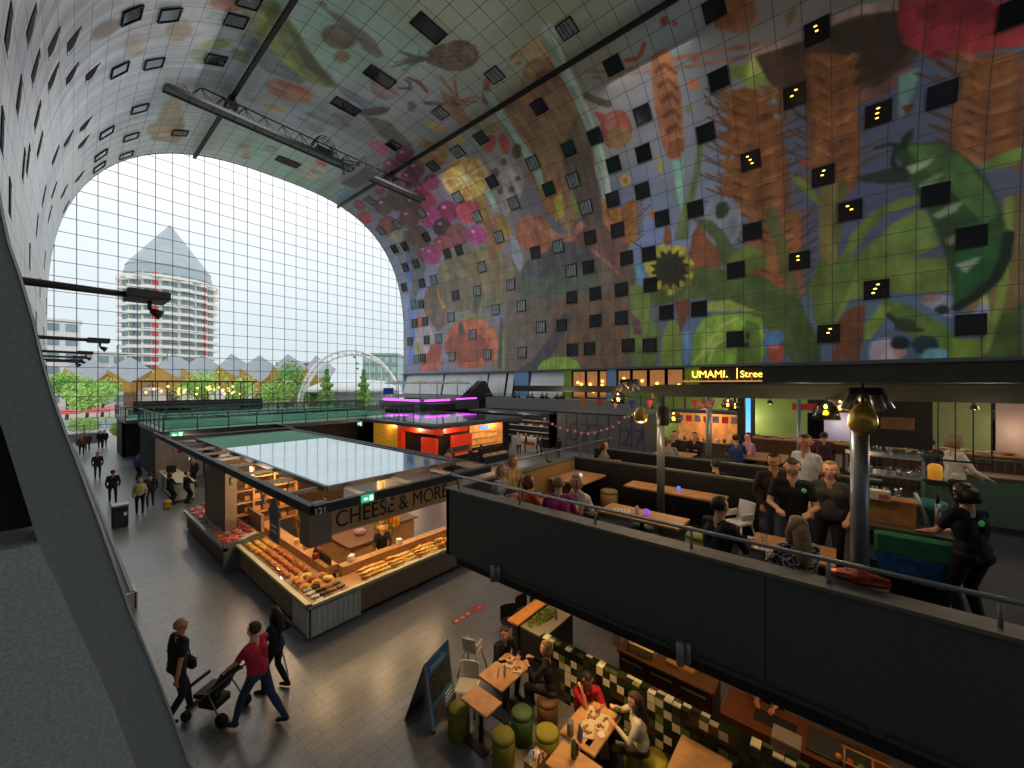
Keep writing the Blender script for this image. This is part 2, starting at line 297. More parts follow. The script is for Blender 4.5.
('f','a86a36',[5.6,17.5,6.5,18.4,7.7,19.3,7.4,18.5,6.4,17.6]),
('f','5a3218',[5.8,17.3,6.6,18,7.6,18.6,6.6,17.8]),
('l0.12','6e4424',[7.7,18.4,9,19.6]),
('f','8e5730',[7.1,18.5,8.4,19.6,7.4,17.9]),
('f','a86a36',[5.6,17.5,4.8,17.8,3.6,17.8,3.9,17.3,4.9,17.1]),
('f','5a3218',[5.5,17.2,4.7,17.3,3.7,17.3,4.7,17.1]),
('l0.12','6e4424',[3.7,17,2.5,17.2]),
('f','8e5730',[4.2,17.5,3,17.6,4,16.7]),
('f','96602f',[5.7,16.4,6.5,17.3,7.8,18.2,7.5,17.4,6.5,16.5]),
('f','5a3218',[5.8,16.2,6.7,16.9,7.7,17.6,6.7,16.7]),
('l0.12','6e4424',[7.7,17.3,9.2,18.5]),
('f','8e5730',[7.2,17.4,8.5,18.5,7.5,16.8]),
('f','96602f',[5.7,16.4,4.8,16.7,3.6,16.8,4,16.2,5,16]),
('f','5a3218',[5.6,16.1,4.7,16.2,3.7,16.2,4.7,16.1]),
('l0.12','6e4424',[3.8,16,2.5,16.2]),
('f','8e5730',[4.2,16.5,3,16.6,4,15.6]),
('f','a86a36',[5.7,15.3,6.6,16.2,7.9,17.1,7.5,16.3,6.5,15.4]),
('f','5a3218',[5.9,15.1,6.8,15.8,7.8,16.4,6.8,15.6]),
('l0.12','6e4424',[7.8,16.2,9.3,17.4]),
('f','8e5730',[7.3,16.4,8.6,17.4,7.6,15.6]),
('f','a86a36',[5.7,15.3,4.8,15.7,3.6,15.7,4,15.2,5,14.9]),
('f','5a3218',[5.6,15,4.7,15.2,3.8,15.2,4.8,15]),
('l0.12','6e4424',[3.8,14.9,2.5,15.2]),
('f','8e5730',[4.2,15.4,3,15.6,4,14.6]),
('f','96602f',[5.8,14.2,6.7,15.1,8,16,7.6,15.1,6.6,14.2]),
('f','5a3218',[5.9,14,6.8,14.7,7.9,15.3,6.8,14.5]),
('l0.12','6e4424',[7.9,15.1,9.4,16.2]),
('f','8e5730',[7.3,15.2,8.7,16.3,7.7,14.5]),
('f','96602f',[5.8,14.2,4.9,14.6,3.7,14.7,4,14.1,5,13.8]),
('f','5a3218',[5.7,13.9,4.8,14.1,3.8,14.1,4.8,13.9]),
('l0.12','6e4424',[3.8,13.8,2.5,14.2]),
('f','8e5730',[4.3,14.3,3,14.5,4.1,13.4]),
('f','a86a36',[5.8,13,6.7,13.9,8,14.8,7.7,14,6.6,13.1]),
('f','5a3218',[6,12.8,6.9,13.5,7.9,14.1,6.9,13.3]),
('l0.12','6e4424',[8,13.9,9.5,15.1]),
('f','8e5730',[7.4,14.1,8.8,15.1,7.7,13.3]),
('f','a86a36',[5.8,13,4.9,13.4,3.7,13.6,4.1,13,5.1,12.7]),
('f','5a3218',[5.7,12.8,4.8,12.9,3.8,13,4.8,12.8]),
('l0.12','6e4424',[3.8,12.7,2.5,13.1]),
('f','8e5730',[4.3,13.2,3.1,13.5,4.1,12.3]),
('l0.11','5c4538',[7.9,18.8,9.3,21.1]),
('l0.11','5c4538',[7.1,20.1,8.6,23.3]),
('l0.11','5c4538',[7,21.9,8.2,23.3]),
('l0.11','5c4538',[7.5,17.1,9.7,19.3]),
('l0.11','5c4538',[7.8,16,10.2,17.8]),
('l0.11','5c4538',[3.5,19.4,3,20.6]),
('l0.11','5c4538',[3.7,20.2,3.5,21.1]),
('f','8e5730',[1.6,22.7,1.1,22.8,-0.2,22,-0.6,20.4,-0.7,18.7,-1,16.4,-1.1,13.7,-0.4,12.7,0.7,13.6,1.4,15.1,1.9,16.4,2.1,18.9,1.9,21.1]),
('f','a86a36',[0.5,21.7,1,22.4,1.7,23.1,1.5,22.5,0.9,21.8]),
('f','5a3218',[0.6,21.5,1.1,22.1,1.7,22.6,1.1,22]),
('l0.12','6e4424',[1.7,22.4,2.5,23.4]),
('f','8e5730',[1.4,22.5,2.1,23.4,1.5,22]),
('f','a86a36',[0.5,21.7,-0.1,21.9,-0.8,21.9,-0.6,21.5,0,21.4]),
('f','5a3218',[0.4,21.5,-0.1,21.5,-0.7,21.5,-0.1,21.4]),
('l0.12','6e4424',[-0.7,21.3,-1.5,21.5]),
('f','8e5730',[-0.4,21.7,-1.1,21.8,-0.6,21]),
('f','96602f',[0.5,20.8,1,21.5,1.8,22.2,1.6,21.6,0.9,20.8]),
('f','5a3218',[0.6,20.6,1.1,21.2,1.7,21.7,1.1,21]),
('l0.12','6e4424',[1.7,21.5,2.6,22.4]),
('f','8e5730',[1.4,21.6,2.2,22.5,1.6,21]),
('f','96602f',[0.5,20.8,-0.1,21,-0.8,21.1,-0.6,20.6,0,20.4]),
('f','5a3218',[0.4,20.6,-0.1,20.6,-0.7,20.6,-0.1,20.5]),
('l0.12','6e4424',[-0.7,20.4,-1.5,20.6]),
('f','8e5730',[-0.4,20.8,-1.2,20.9,-0.6,20.1]),
('f','a86a36',[0.5,19.8,1,20.6,1.8,21.3,1.6,20.6,0.9,19.9]),
('f','5a3218',[0.6,19.7,1.1,20.2,1.7,20.7,1.1,20.1]),
('l0.12','6e4424',[1.7,20.6,2.6,21.5]),
('f','8e5730',[1.4,20.7,2.2,21.5,1.6,20.1]),
('f','a86a36',[0.5,19.8,-0.1,20.1,-0.8,20.1,-0.6,19.7,0,19.5]),
('f','5a3218',[0.4,19.6,-0.1,19.7,-0.7,19.7,-0.1,19.6]),
('l0.12','6e4424',[-0.7,19.5,-1.5,19.7]),
('f','8e5730',[-0.4,19.9,-1.2,20,-0.6,19.2]),
('f','96602f',[0.5,18.9,1,19.6,1.8,20.3,1.6,19.6,1,18.9]),
('f','5a3218',[0.6,18.7,1.1,19.2,1.8,19.8,1.1,19.1]),
('l0.12','6e4424',[1.8,19.6,2.6,20.5]),
('f','8e5730',[1.4,19.7,2.3,20.6,1.6,19.1]),
('f','96602f',[0.5,18.9,-0.1,19.1,-0.8,19.2,-0.6,18.8,0,18.6]),
('f','5a3218',[0.4,18.6,-0.1,18.8,-0.7,18.8,-0.1,18.6]),
('l0.12','6e4424',[-0.7,18.6,-1.5,18.8]),
('f','8e5730',[-0.4,18.9,-1.2,19.1,-0.6,18.2]),
('f','a86a36',[0.5,17.9,1.1,18.6,1.9,19.3,1.6,18.6,1,17.9]),
('f','5a3218',[0.6,17.7,1.1,18.2,1.8,18.8,1.1,18.1]),
('l0.12','6e4424',[1.8,18.6,2.7,19.5]),
('f','8e5730',[1.5,18.7,2.3,19.6,1.6,18.1]),
('f','a86a36',[0.5,17.9,-0.1,18.2,-0.8,18.3,-0.6,17.8,0,17.6]),
('f','5a3218',[0.4,17.6,-0.1,17.8,-0.7,17.8,-0.1,17.6]),
('l0.12','6e4424',[-0.7,17.6,-1.6,17.9]),
('f','8e5730',[-0.4,18,-1.2,18.2,-0.6,17.3]),
('f','96602f',[0.5,16.9,1.1,17.6,1.9,18.3,1.6,17.6,1,16.9]),
('f','5a3218',[0.6,16.7,1.1,17.2,1.8,17.8,1.1,17.1]),
('l0.12','6e4424',[1.8,17.5,2.7,18.5]),
('f','8e5730',[1.5,17.7,2.3,18.6,1.6,17.1]),
('f','96602f',[0.5,16.9,-0.1,17.2,-0.8,17.3,-0.6,16.8,0,16.6]),
('f','5a3218',[0.4,16.6,-0.1,16.8,-0.7,16.8,-0.1,16.6]),
('l0.12','6e4424',[-0.8,16.6,-1.6,16.9]),
('f','8e5730',[-0.4,17,-1.2,17.2,-0.6,16.3]),
('f','a86a36',[0.5,15.8,1.1,16.6,1.9,17.3,1.7,16.6,1,15.8]),
('f','5a3218',[0.6,15.6,1.2,16.2,1.8,16.7,1.2,16.1]),
('l0.12','6e4424',[1.8,16.5,2.8,17.5]),
('f','8e5730',[1.5,16.6,2.4,17.5,1.7,16]),
('f','a86a36',[0.5,15.8,-0.1,16.2,-0.8,16.3,-0.6,15.8,0,15.5]),
('f','5a3218',[0.4,15.6,-0.1,15.7,-0.8,15.8,-0.1,15.6]),
('l0.12','6e4424',[-0.8,15.6,-1.6,15.9]),
('f','8e5730',[-0.4,16,-1.2,16.2,-0.6,15.2]),
('f','96602f',[0.5,14.8,1.1,15.5,1.9,16.2,1.7,15.5,1,14.8]),
('f','5a3218',[0.6,14.6,1.2,15.1,1.8,15.6,1.2,15]),
('l0.12','6e4424',[1.9,15.4,2.8,16.4]),
('f','8e5730',[1.5,15.6,2.4,16.5,1.7,14.9]),
('f','96602f',[0.5,14.8,-0.1,15.1,-0.8,15.3,-0.6,14.7,0,14.5]),
('f','5a3218',[0.4,14.5,-0.1,14.7,-0.8,14.8,-0.1,14.5]),
('l0.12','6e4424',[-0.8,14.5,-1.6,14.9]),
('f','8e5730',[-0.5,14.9,-1.2,15.2,-0.6,14.2]),
('f','a86a36',[0.5,13.7,1.1,14.4,1.9,15.2,1.7,14.4,1,13.7]),
('f','5a3218',[0.6,13.5,1.2,14,1.9,14.5,1.2,13.9]),
('l0.12','6e4424',[1.9,14.3,2.8,15.3]),
('f','8e5730',[1.5,14.5,2.4,15.4,1.7,13.8]),
('f','a86a36',[0.5,13.7,-0.1,14.1,-0.8,14.2,-0.6,13.7,0,13.4]),
('f','5a3218',[0.4,13.4,-0.1,13.6,-0.8,13.7,-0.1,13.5]),
('l0.12','6e4424',[-0.8,13.5,-1.6,13.8]),
('f','8e5730',[-0.5,13.9,-1.2,14.2,-0.6,13.1]),
('l0.11','5c4538',[2,18.8,3,20.1]),
('l0.11','5c4538',[2.1,17.5,3.2,18.6]),
('l0.11','5c4538',[2,16.2,3.8,15.9]),
('l0.11','5c4538',[-0.9,17.1,-1.8,17.7]),
('l0.11','5c4538',[-1,15.7,-2.4,16]),
('l0.11','5c4538',[-1.1,14.7,-2.6,15.1]),
('l0.11','5c4538',[1.9,16,3.5,17.3]),
('f','8e5730',[-6.1,19.1,-7,19,-7.8,18.6,-8.4,17.6,-8.7,11.7,-8,12.3,-7.1,12.9,-5.5,14.4,-5.4,15.9,-5.9,17.2]),
('f','a86a36',[-6.9,18.5,-6.3,19.2,-5.4,19.9,-5.7,19.3,-6.4,18.6]),
('f','5a3218',[-6.8,18.4,-6.2,18.9,-5.6,19.4,-6.2,18.8]),
('l0.12','6e4424',[-5.6,19.2,-4.6,20.2]),
('f','8e5730',[-5.9,19.3,-5,20.1,-5.8,18.8]),
('f','a86a36',[-6.9,18.5,-7.4,18.7,-8.1,18.6,-7.9,18.3,-7.4,18.2]),
('f','5a3218',[-7,18.3,-7.5,18.3,-8.1,18.2,-7.5,18.2]),
('l0.12','6e4424',[-8.1,18.1,-8.9,18.2]),
('f','8e5730',[-7.8,18.4,-8.5,18.5,-8,17.8]),
('f','96602f',[-6.9,17.8,-6.3,18.5,-5.5,19.2,-5.8,18.6,-6.5,17.9]),
('f','5a3218',[-6.9,17.7,-6.3,18.2,-5.6,18.7,-6.3,18.1]),
('l0.12','6e4424',[-5.6,18.5,-4.7,19.5]),
('f','8e5730',[-5.9,18.6,-5,19.4,-5.8,18.1]),
('f','96602f',[-6.9,17.8,-7.5,18,-8.2,18,-8,17.6,-7.4,17.5]),
('f','5a3218',[-7,17.6,-7.6,17.6,-8.1,17.6,-7.6,17.5]),
('l0.12','6e4424',[-8.2,17.4,-8.9,17.6]),
('f','8e5730',[-7.8,17.8,-8.6,17.9,-8,17.1]),
('f','a86a36',[-7,17.1,-6.4,17.8,-5.5,18.5,-5.8,17.9,-6.5,17.2]),
('f','5a3218',[-6.9,17,-6.3,17.5,-5.7,18,-6.3,17.4]),
('l0.12','6e4424',[-5.7,17.8,-4.7,18.8]),
('f','8e5730',[-6,17.9,-5.1,18.8,-5.9,17.4]),
('f','a86a36',[-7,17.1,-7.5,17.3,-8.2,17.3,-8.1,16.9,-7.5,16.8]),
('f','5a3218',[-7.1,16.9,-7.6,16.9,-8.2,16.9,-7.6,16.8]),
('l0.12','6e4424',[-8.2,16.7,-9,16.9]),
('f','8e5730',[-7.9,17.1,-8.6,17.2,-8.1,16.5]),
('f','96602f',[-7,16.4,-6.4,17.1,-5.6,17.8,-5.9,17.1,-6.6,16.5]),
('f','5a3218',[-7,16.2,-6.4,16.8,-5.7,17.3,-6.4,16.7]),
('l0.12','6e4424',[-5.7,17.1,-4.7,18]),
('f','8e5730',[-6,17.2,-5.1,18,-5.9,16.7]),
('f','96602f',[-7,16.4,-7.6,16.6,-8.3,16.6,-8.1,16.2,-7.5,16.1]),
('f','5a3218',[-7.1,16.2,-7.7,16.2,-8.2,16.2,-7.7,16.1]),
('l0.12','6e4424',[-8.3,16.1,-9,16.2]),
('f','8e5730',[-8,16.4,-8.7,16.5,-8.1,15.8]),
('f','a86a36',[-7.1,15.7,-6.5,16.4,-5.6,17.1,-5.9,16.4,-6.6,15.7]),
('f','5a3218',[-7,15.5,-6.4,16.1,-5.7,16.6,-6.4,15.9]),
('l0.12','6e4424',[-5.8,16.4,-4.8,17.3]),
('f','8e5730',[-6.1,16.5,-5.2,17.3,-5.9,15.9]),
('f','a86a36',[-7.1,15.7,-7.6,15.9,-8.3,15.9,-8.2,15.5,-7.6,15.4]),
('f','5a3218',[-7.2,15.5,-7.7,15.5,-8.3,15.5,-7.7,15.4]),
('l0.12','6e4424',[-8.3,15.3,-9.1,15.5]),
('f','8e5730',[-8,15.7,-8.7,15.8,-8.2,15.1]),
('f','96602f',[-7.1,14.9,-6.5,15.6,-5.7,16.3,-6,15.7,-6.6,15]),
('f','5a3218',[-7,14.8,-6.5,15.3,-5.8,15.8,-6.5,15.2]),
('l0.12','6e4424',[-5.8,15.6,-4.8,16.6]),
('f','8e5730',[-6.1,15.7,-5.2,16.6,-6,15.2]),
('f','96602f',[-7.1,14.9,-7.7,15.2,-8.4,15.2,-8.2,14.8,-7.6,14.6]),
('f','5a3218',[-7.2,14.7,-7.7,14.8,-8.3,14.8,-7.8,14.7]),
('l0.12','6e4424',[-8.3,14.6,-9.1,14.8]),
('f','8e5730',[-8,15,-8.8,15.1,-8.2,14.3]),
('f','a86a36',[-7.2,14.2,-6.6,14.9,-5.7,15.6,-6,14.9,-6.7,14.2]),
('f','5a3218',[-7.1,14.1,-6.5,14.6,-5.8,15.1,-6.5,14.4]),
('l0.12','6e4424',[-5.8,14.9,-4.8,15.8]),
('f','8e5730',[-6.2,15,-5.2,15.8,-6,14.4]),
('f','a86a36',[-7.2,14.2,-7.7,14.5,-8.4,14.5,-8.2,14.1,-7.6,13.9]),
('f','5a3218',[-7.2,14,-7.8,14.1,-8.4,14.1,-7.8,13.9]),
('l0.12','6e4424',[-8.4,13.9,-9.2,14.1]),
('f','8e5730',[-8.1,14.2,-8.8,14.4,-8.3,13.6]),
('f','96602f',[-7.2,13.4,-6.6,14.1,-5.7,14.8,-6,14.2,-6.7,13.5]),
('f','5a3218',[-7.1,13.3,-6.5,13.8,-5.8,14.3,-6.5,13.7]),
('l0.12','6e4424',[-5.8,14.1,-4.9,15]),
('f','8e5730',[-6.2,14.2,-5.3,15.1,-6,13.7]),
('f','96602f',[-7.2,13.4,-7.7,13.7,-8.5,13.8,-8.3,13.3,-7.7,13.1]),
('f','5a3218',[-7.3,13.2,-7.8,13.3,-8.4,13.3,-7.8,13.2]),
('l0.12','6e4424',[-8.4,13.2,-9.2,13.4]),
('f','8e5730',[-8.1,13.5,-8.9,13.7,-8.3,12.9]),
('f','a86a36',[-7.2,12.7,-6.6,13.4,-5.8,14.1,-6,13.4,-6.7,12.7]),
('f','5a3218',[-7.1,12.5,-6.5,13,-5.9,13.5,-6.6,12.9]),
('l0.12','6e4424',[-5.9,13.3,-4.9,14.2]),
('f','8e5730',[-6.2,13.4,-5.3,14.3,-6.1,12.9]),
('f','a86a36',[-7.2,12.7,-7.8,13,-8.5,13.1,-8.3,12.6,-7.7,12.4]),
('f','5a3218',[-7.3,12.5,-7.8,12.6,-8.4,12.6,-7.8,12.5]),
('l0.12','6e4424',[-8.5,12.4,-9.2,12.7]),
('f','8e5730',[-8.1,12.8,-8.9,13,-8.3,12.1]),
('l0.11','5c4538',[-5.9,18.1,-4.8,19.6]),
('l0.11','5c4538',[-5.8,17.6,-3.7,19.4]),
('l0.11','5c4538',[-5.5,15.9,-4.5,16.8]),
('l0.11','5c4538',[-5.5,15.2,-4.5,16]),
('f','a2603c',[6.3,9.1,5.7,11.2,4.5,11.5,3.4,12.4,2.5,12.2,2.5,9.7,3,6.1,3.6,4.9,5,6,6.6,6.8]),
('f','a86a36',[4.2,11.9,4.9,12.7,6,13.5,5.7,12.7,4.8,11.9]),
('f','5a3218',[4.3,11.7,5,12.3,5.9,12.8,5,12.1]),
('l0.12','6e4424',[5.9,12.6,7.1,13.6]),
('f','a2603c',[5.5,12.8,6.5,13.7,5.7,12]),
('f','a86a36',[4.2,11.9,3.5,12.3,2.5,12.6,2.8,11.9,3.6,11.6]),
('f','5a3218',[4.1,11.6,3.4,11.8,2.6,12,3.4,11.7]),
('l0.12','6e4424',[2.6,11.7,1.6,12.1]),
('f','a2603c',[3,12.1,2,12.5,2.9,11.3]),
('f','96602f',[4.2,11.1,5,11.9,6,12.7,5.7,11.9,4.9,11.1]),
('f','5a3218',[4.3,10.9,5.1,11.5,5.9,12,5.1,11.3]),
('l0.12','6e4424',[5.9,11.8,7.1,12.8]),
('f','a2603c',[5.5,12,6.6,12.9,5.7,11.2]),
('f','96602f',[4.2,11.1,3.5,11.6,2.6,11.8,2.9,11.2,3.6,10.8]),
('f','5a3218',[4.1,10.8,3.4,11.1,2.7,11.2,3.4,10.9]),
('l0.12','6e4424',[2.7,10.9,1.6,11.4]),
('f','a2603c',[3,11.4,2,11.7,2.9,10.5]),
('f','a86a36',[4.2,10.3,5,11.1,6,11.9,5.7,11.1,4.9,10.3]),
('f','5a3218',[4.3,10.1,5.1,10.7,5.9,11.2,5.1,10.5]),
('l0.12','6e4424',[5.9,10.9,7.1,12]),
('f','a2603c',[5.5,11.2,6.6,12.1,5.7,10.4]),
('f','a86a36',[4.2,10.3,3.5,10.8,2.6,11,2.9,10.4,3.6,10]),
('f','5a3218',[4.2,10,3.4,10.3,2.7,10.4,3.4,10.1]),
('l0.12','6e4424',[2.7,10.2,1.6,10.6]),
('f','a2603c',[3,10.6,2,11,2.9,9.7]),
('f','96602f',[4.2,9.5,5,10.3,6,11.1,5.7,10.2,4.9,9.5]),
('f','5a3218',[4.4,9.3,5.1,9.8,5.9,10.4,5.1,9.7]),
('l0.12','6e4424',[5.9,10.1,7.1,11.2]),
('f','a2603c',[5.5,10.3,6.6,11.3,5.7,9.6]),
('f','96602f',[4.2,9.5,3.5,10,2.6,10.2,2.9,9.6,3.6,9.2]),
('f','5a3218',[4.2,9.2,3.5,9.5,2.7,9.6,3.5,9.3]),
('l0.12','6e4424',[2.7,9.4,1.6,9.9]),
('f','a2603c',[3,9.8,2.1,10.2,2.9,8.9]),
('f','a86a36',[4.3,8.7,5,9.5,6,10.2,5.7,9.4,4.9,8.6]),
('f','5a3218',[4.4,8.4,5.1,9,6,9.6,5.1,8.9]),
('l0.12','6e4424',[6,9.3,7.2,10.3]),
('f','a2603c',[5.5,9.5,6.6,10.5,5.7,8.7]),
('f','a86a36',[4.3,8.7,3.5,9.2,2.6,9.5,2.9,8.8,3.6,8.4]),
('f','5a3218',[4.2,8.4,3.5,8.7,2.7,8.9,3.5,8.5]),
('l0.12','6e4424',[2.7,8.6,1.6,9.1]),
('f','a2603c',[3.1,9,2.1,9.4,2.9,8.2]),
('f','96602f',[4.3,7.9,5,8.7,6.1,9.4,5.7,8.6,4.9,7.8]),
('f','5a3218',[4.4,7.6,5.1,8.2,6,8.7,5.1,8]),
('l0.12','6e4424',[6,8.4,7.2,9.5]),
('f','a2603c',[5.5,8.7,6.7,9.6,5.7,7.9]),
('f','96602f',[4.3,7.9,3.5,8.4,2.6,8.7,2.9,8,3.7,7.6]),
('f','5a3218',[4.2,7.6,3.5,7.9,2.7,8.1,3.5,7.7]),
('l0.12','6e4424',[2.7,7.8,1.6,8.3]),
('f','a2603c',[3.1,8.2,2.1,8.7,2.9,7.4]),
('f','a86a36',[4.3,7.1,5,7.9,6.1,8.6,5.7,7.7,4.9,7]),
('f','5a3218',[4.4,6.8,5.1,7.4,6,7.9,5.1,7.2]),
('l0.12','6e4424',[6,7.6,7.2,8.6]),
('f','a2603c',[5.5,7.9,6.7,8.8,5.8,7]),
('f','a86a36',[4.3,7.1,3.6,7.6,2.6,7.9,2.9,7.2,3.7,6.8]),
('f','5a3218',[4.2,6.8,3.5,7.1,2.7,7.3,3.5,6.9]),
('l0.12','6e4424',[2.7,7,1.6,7.6]),
('f','a2603c',[3.1,7.4,2.1,7.9,2.9,6.6]),
('f','96602f',[4.3,6.2,5,7,6.1,7.7,5.8,6.9,4.9,6.2]),
('f','5a3218',[4.4,6,5.1,6.5,6,7,5.1,6.4]),
('l0.12','6e4424',[6,6.8,7.2,7.8]),
('f','a2603c',[5.5,7,6.7,7.9,5.8,6.2]),
('f','96602f',[4.3,6.2,3.6,6.8,2.6,7.1,2.9,6.4,3.7,6]),
('f','5a3218',[4.2,6,3.5,6.3,2.7,6.5,3.5,6.1]),
('l0.12','6e4424',[2.7,6.2,1.6,6.8]),
('f','a2603c',[3.1,6.6,2.1,7.1,2.9,5.8]),
('f','a86a36',[4.3,5.4,5,6.2,6.1,6.9,5.8,6.1,4.9,5.3]),
('f','5a3218',[4.4,5.2,5.1,5.7,6,6.2,5.1,5.5]),
('l0.12','6e4424',[6,5.9,7.2,6.9]),
('f','a2603c',[5.5,6.2,6.7,7.1,5.8,5.4]),
('f','a86a36',[4.3,5.4,3.6,6,2.6,6.3,2.9,5.7,3.7,5.2]),
('f','5a3218',[4.2,5.1,3.5,5.5,2.7,5.7,3.5,5.3]),
('l0.12','6e4424',[2.7,5.4,1.6,6]),
('f','a2603c',[3.1,5.8,2.1,6.3,2.9,5]),
('l0.11','5c4538',[2.6,10.1,1,11.6]),
('l0.11','5c4538',[2.6,9.3,0.7,10.6]),
('l0.11','5c4538',[2.6,11.3,1.4,12.9]),
('f','b07838',[19.7,17.6,18.5,16.8,17.1,16.7,16.3,15.1,16.5,13.3,17.5,12.8,19,14.4]),
('f','a86a36',[17.6,16.5,18.1,17.4,18.9,18.2,18.8,17.3,18.2,16.4]),
('f','5a3218',[17.8,16.2,18.3,16.9,19,17.4,18.4,16.7]),
('l0.12','6e4424',[19.1,17.1,19.9,18.3]),
('f','b07838',[18.6,17.4,19.4,18.4,19,16.5]),
('f','a86a36',[17.6,16.5,16.9,17.1,15.9,17.3,16.3,16.6,17.1,16.1]),
('f','5a3218',[17.6,16.2,16.9,16.5,16.1,16.6,16.9,16.3]),
('l0.12','6e4424',[16.2,16.4,15.1,16.9]),
('f','b07838',[16.5,16.8,15.5,17.3,16.4,15.8]),
('f','96602f',[17.7,16.1,18.2,17,19,17.8,18.9,16.9,18.3,16]),
('f','5a3218',[17.8,15.8,18.4,16.4,19.1,17,18.4,16.2]),
('l0.12','6e4424',[19.1,16.7,20,17.9]),
('f','b07838',[18.7,17,19.5,18,19,16.1]),
('f','96602f',[17.7,16.1,17,16.6,16,16.9,16.4,16.2,17.2,15.7]),
('f','5a3218',[17.6,15.7,17,16.1,16.2,16.2,17,15.9]),
('l0.12','6e4424',[16.2,15.9,15.2,16.5]),
('f','b07838',[16.5,16.4,15.5,16.9,16.5,15.4]),
('f','a86a36',[17.8,15.6,18.3,16.6,19.1,17.4,19,16.4,18.3,15.6]),
('f','5a3218',[17.9,15.3,18.5,16,19.1,16.6,18.5,15.8]),
('l0.12','6e4424',[19.2,16.3,20.1,17.5]),
('f','b07838',[18.8,16.6,19.6,17.6,19.1,15.7]),
('f','a86a36',[17.8,15.6,17,16.2,16.1,16.6,16.4,15.8,17.2,15.3]),
('f','5a3218',[17.7,15.3,17,15.6,16.3,15.8,17,15.4]),
('l0.12','6e4424',[16.3,15.5,15.2,16.1]),
('f','b07838',[16.6,16,15.6,16.5,16.5,15]),
('f','96602f',[17.8,15.2,18.4,16.1,19.2,17,19.1,16,18.4,15.2]),
('f','5a3218',[17.9,14.9,18.5,15.6,19.2,16.2,18.6,15.4]),
('l0.12','6e4424',[19.3,15.9,20.2,17]),
('f','b07838',[18.8,16.2,19.7,17.2,19.2,15.2]),
('f','96602f',[17.8,15.2,17.1,15.8,16.1,16.1,16.5,15.3,17.3,14.9]),
('f','5a3218',[17.8,14.9,17.1,15.2,16.3,15.4,17.1,15]),
('l0.12','6e4424',[16.4,15.1,15.3,15.7]),
('f','b07838',[16.6,15.6,15.7,16.1,16.6,14.6]),
('f','a86a36',[17.9,14.8,18.4,15.7,19.3,16.6,19.1,15.6,18.5,14.7]),
('f','5a3218',[18,14.5,18.6,15.2,19.3,15.7,18.6,15]),
('l0.12','6e4424',[19.3,15.4,20.2,16.6]),
('f','b07838',[18.9,15.7,19.8,16.8,19.2,14.8]),
('f','a86a36',[17.9,14.8,17.1,15.4,16.2,15.7,16.6,14.9,17.4,14.4]),
('f','5a3218',[17.8,14.4,17.1,14.8,16.4,15,17.1,14.6]),
('l0.12','6e4424',[16.4,14.7,15.3,15.3]),
('f','b07838',[16.7,15.2,15.7,15.7,16.6,14.2]),
('f','96602f',[17.9,14.3,18.5,15.3,19.3,16.1,19.2,15.2,18.5,14.3]),
('f','5a3218',[18.1,14.1,18.6,14.7,19.4,15.3,18.7,14.5]),
('l0.12','6e4424',[19.4,15,20.3,16.1]),
('f','b07838',[19,15.3,19.8,16.3,19.3,14.3]),
('f','96602f',[17.9,14.3,17.2,15,16.2,15.3,16.6,14.5,17.4,14]),
('f','5a3218',[17.9,14,17.2,14.3,16.4,14.6,17.2,14.2]),
('l0.12','6e4424',[16.4,14.3,15.4,14.9]),
('f','b07838',[16.8,14.8,15.8,15.3,16.7,13.7]),
('f','a86a36',[18,13.9,18.5,14.8,19.4,15.7,19.2,14.7,18.6,13.8]),
('f','5a3218',[18.1,13.6,18.7,14.3,19.4,14.8,18.7,14.1]),
('l0.12','6e4424',[19.5,14.6,20.4,15.7]),
('f','b07838',[19,14.9,19.9,15.9,19.3,13.9]),
('f','a86a36',[18,13.9,17.2,14.5,16.3,14.9,16.6,14.1,17.4,13.6]),
('f','5a3218',[17.9,13.6,17.2,13.9,16.4,14.1,17.2,13.7]),
('l0.12','6e4424',[16.5,13.8,15.4,14.5]),
('f','b07838',[16.8,14.3,15.8,14.9,16.7,13.3]),
('f','96602f',[18,13.4,18.6,14.4,19.5,15.2,19.3,14.3,18.6,13.4]),
('f','5a3218',[18.1,13.2,18.8,13.8,19.5,14.4,18.8,13.6]),
('l0.12','6e4424',[19.5,14.1,20.5,15.3]),
('f','b07838',[19.1,14.4,20,15.5,19.4,13.4]),
('f','96602f',[18,13.4,17.3,14.1,16.3,14.5,16.7,13.7,17.5,13.1]),
('f','5a3218',[17.9,13.1,17.3,13.5,16.5,13.7,17.3,13.3]),
('l0.12','6e4424',[16.5,13.4,15.5,14.1]),
('f','b07838',[16.9,13.9,15.8,14.4,16.8,12.9]),
('f','a86a36',[18.1,13,18.6,14,19.5,14.8,19.4,13.8,18.6,12.9]),
('f','5a3218',[18.2,12.7,18.8,13.4,19.5,13.9,18.8,13.2]),
('l0.12','6e4424',[19.6,13.7,20.6,14.8]),
('f','b07838',[19.1,14,20.1,15,19.4,13]),
('f','a86a36',[18.1,13,17.3,13.7,16.4,14,16.7,13.2,17.5,12.7]),
('f','5a3218',[18,12.7,17.3,13,16.5,13.3,17.3,12.8]),
('l0.12','6e4424',[16.6,13,15.5,13.6]),
('f','b07838',[16.9,13.4,15.9,14,16.8,12.4]),
('l0.11','5c4538',[16.3,15.1,14.5,16.2]),
('l0.11','5c4538',[16.9,13.4,15.4,12.1]),
('f','955a38',[11.3,10.1,10.8,12.5,9.9,13.8,8.8,12.8,8.3,11,8.5,8.9,9.8,8.4,10.9,9]),
('f','8c5030',[13.4,13.4,13.1,14.2,12.8,13.2,12.7,12.1,13.5,12]),
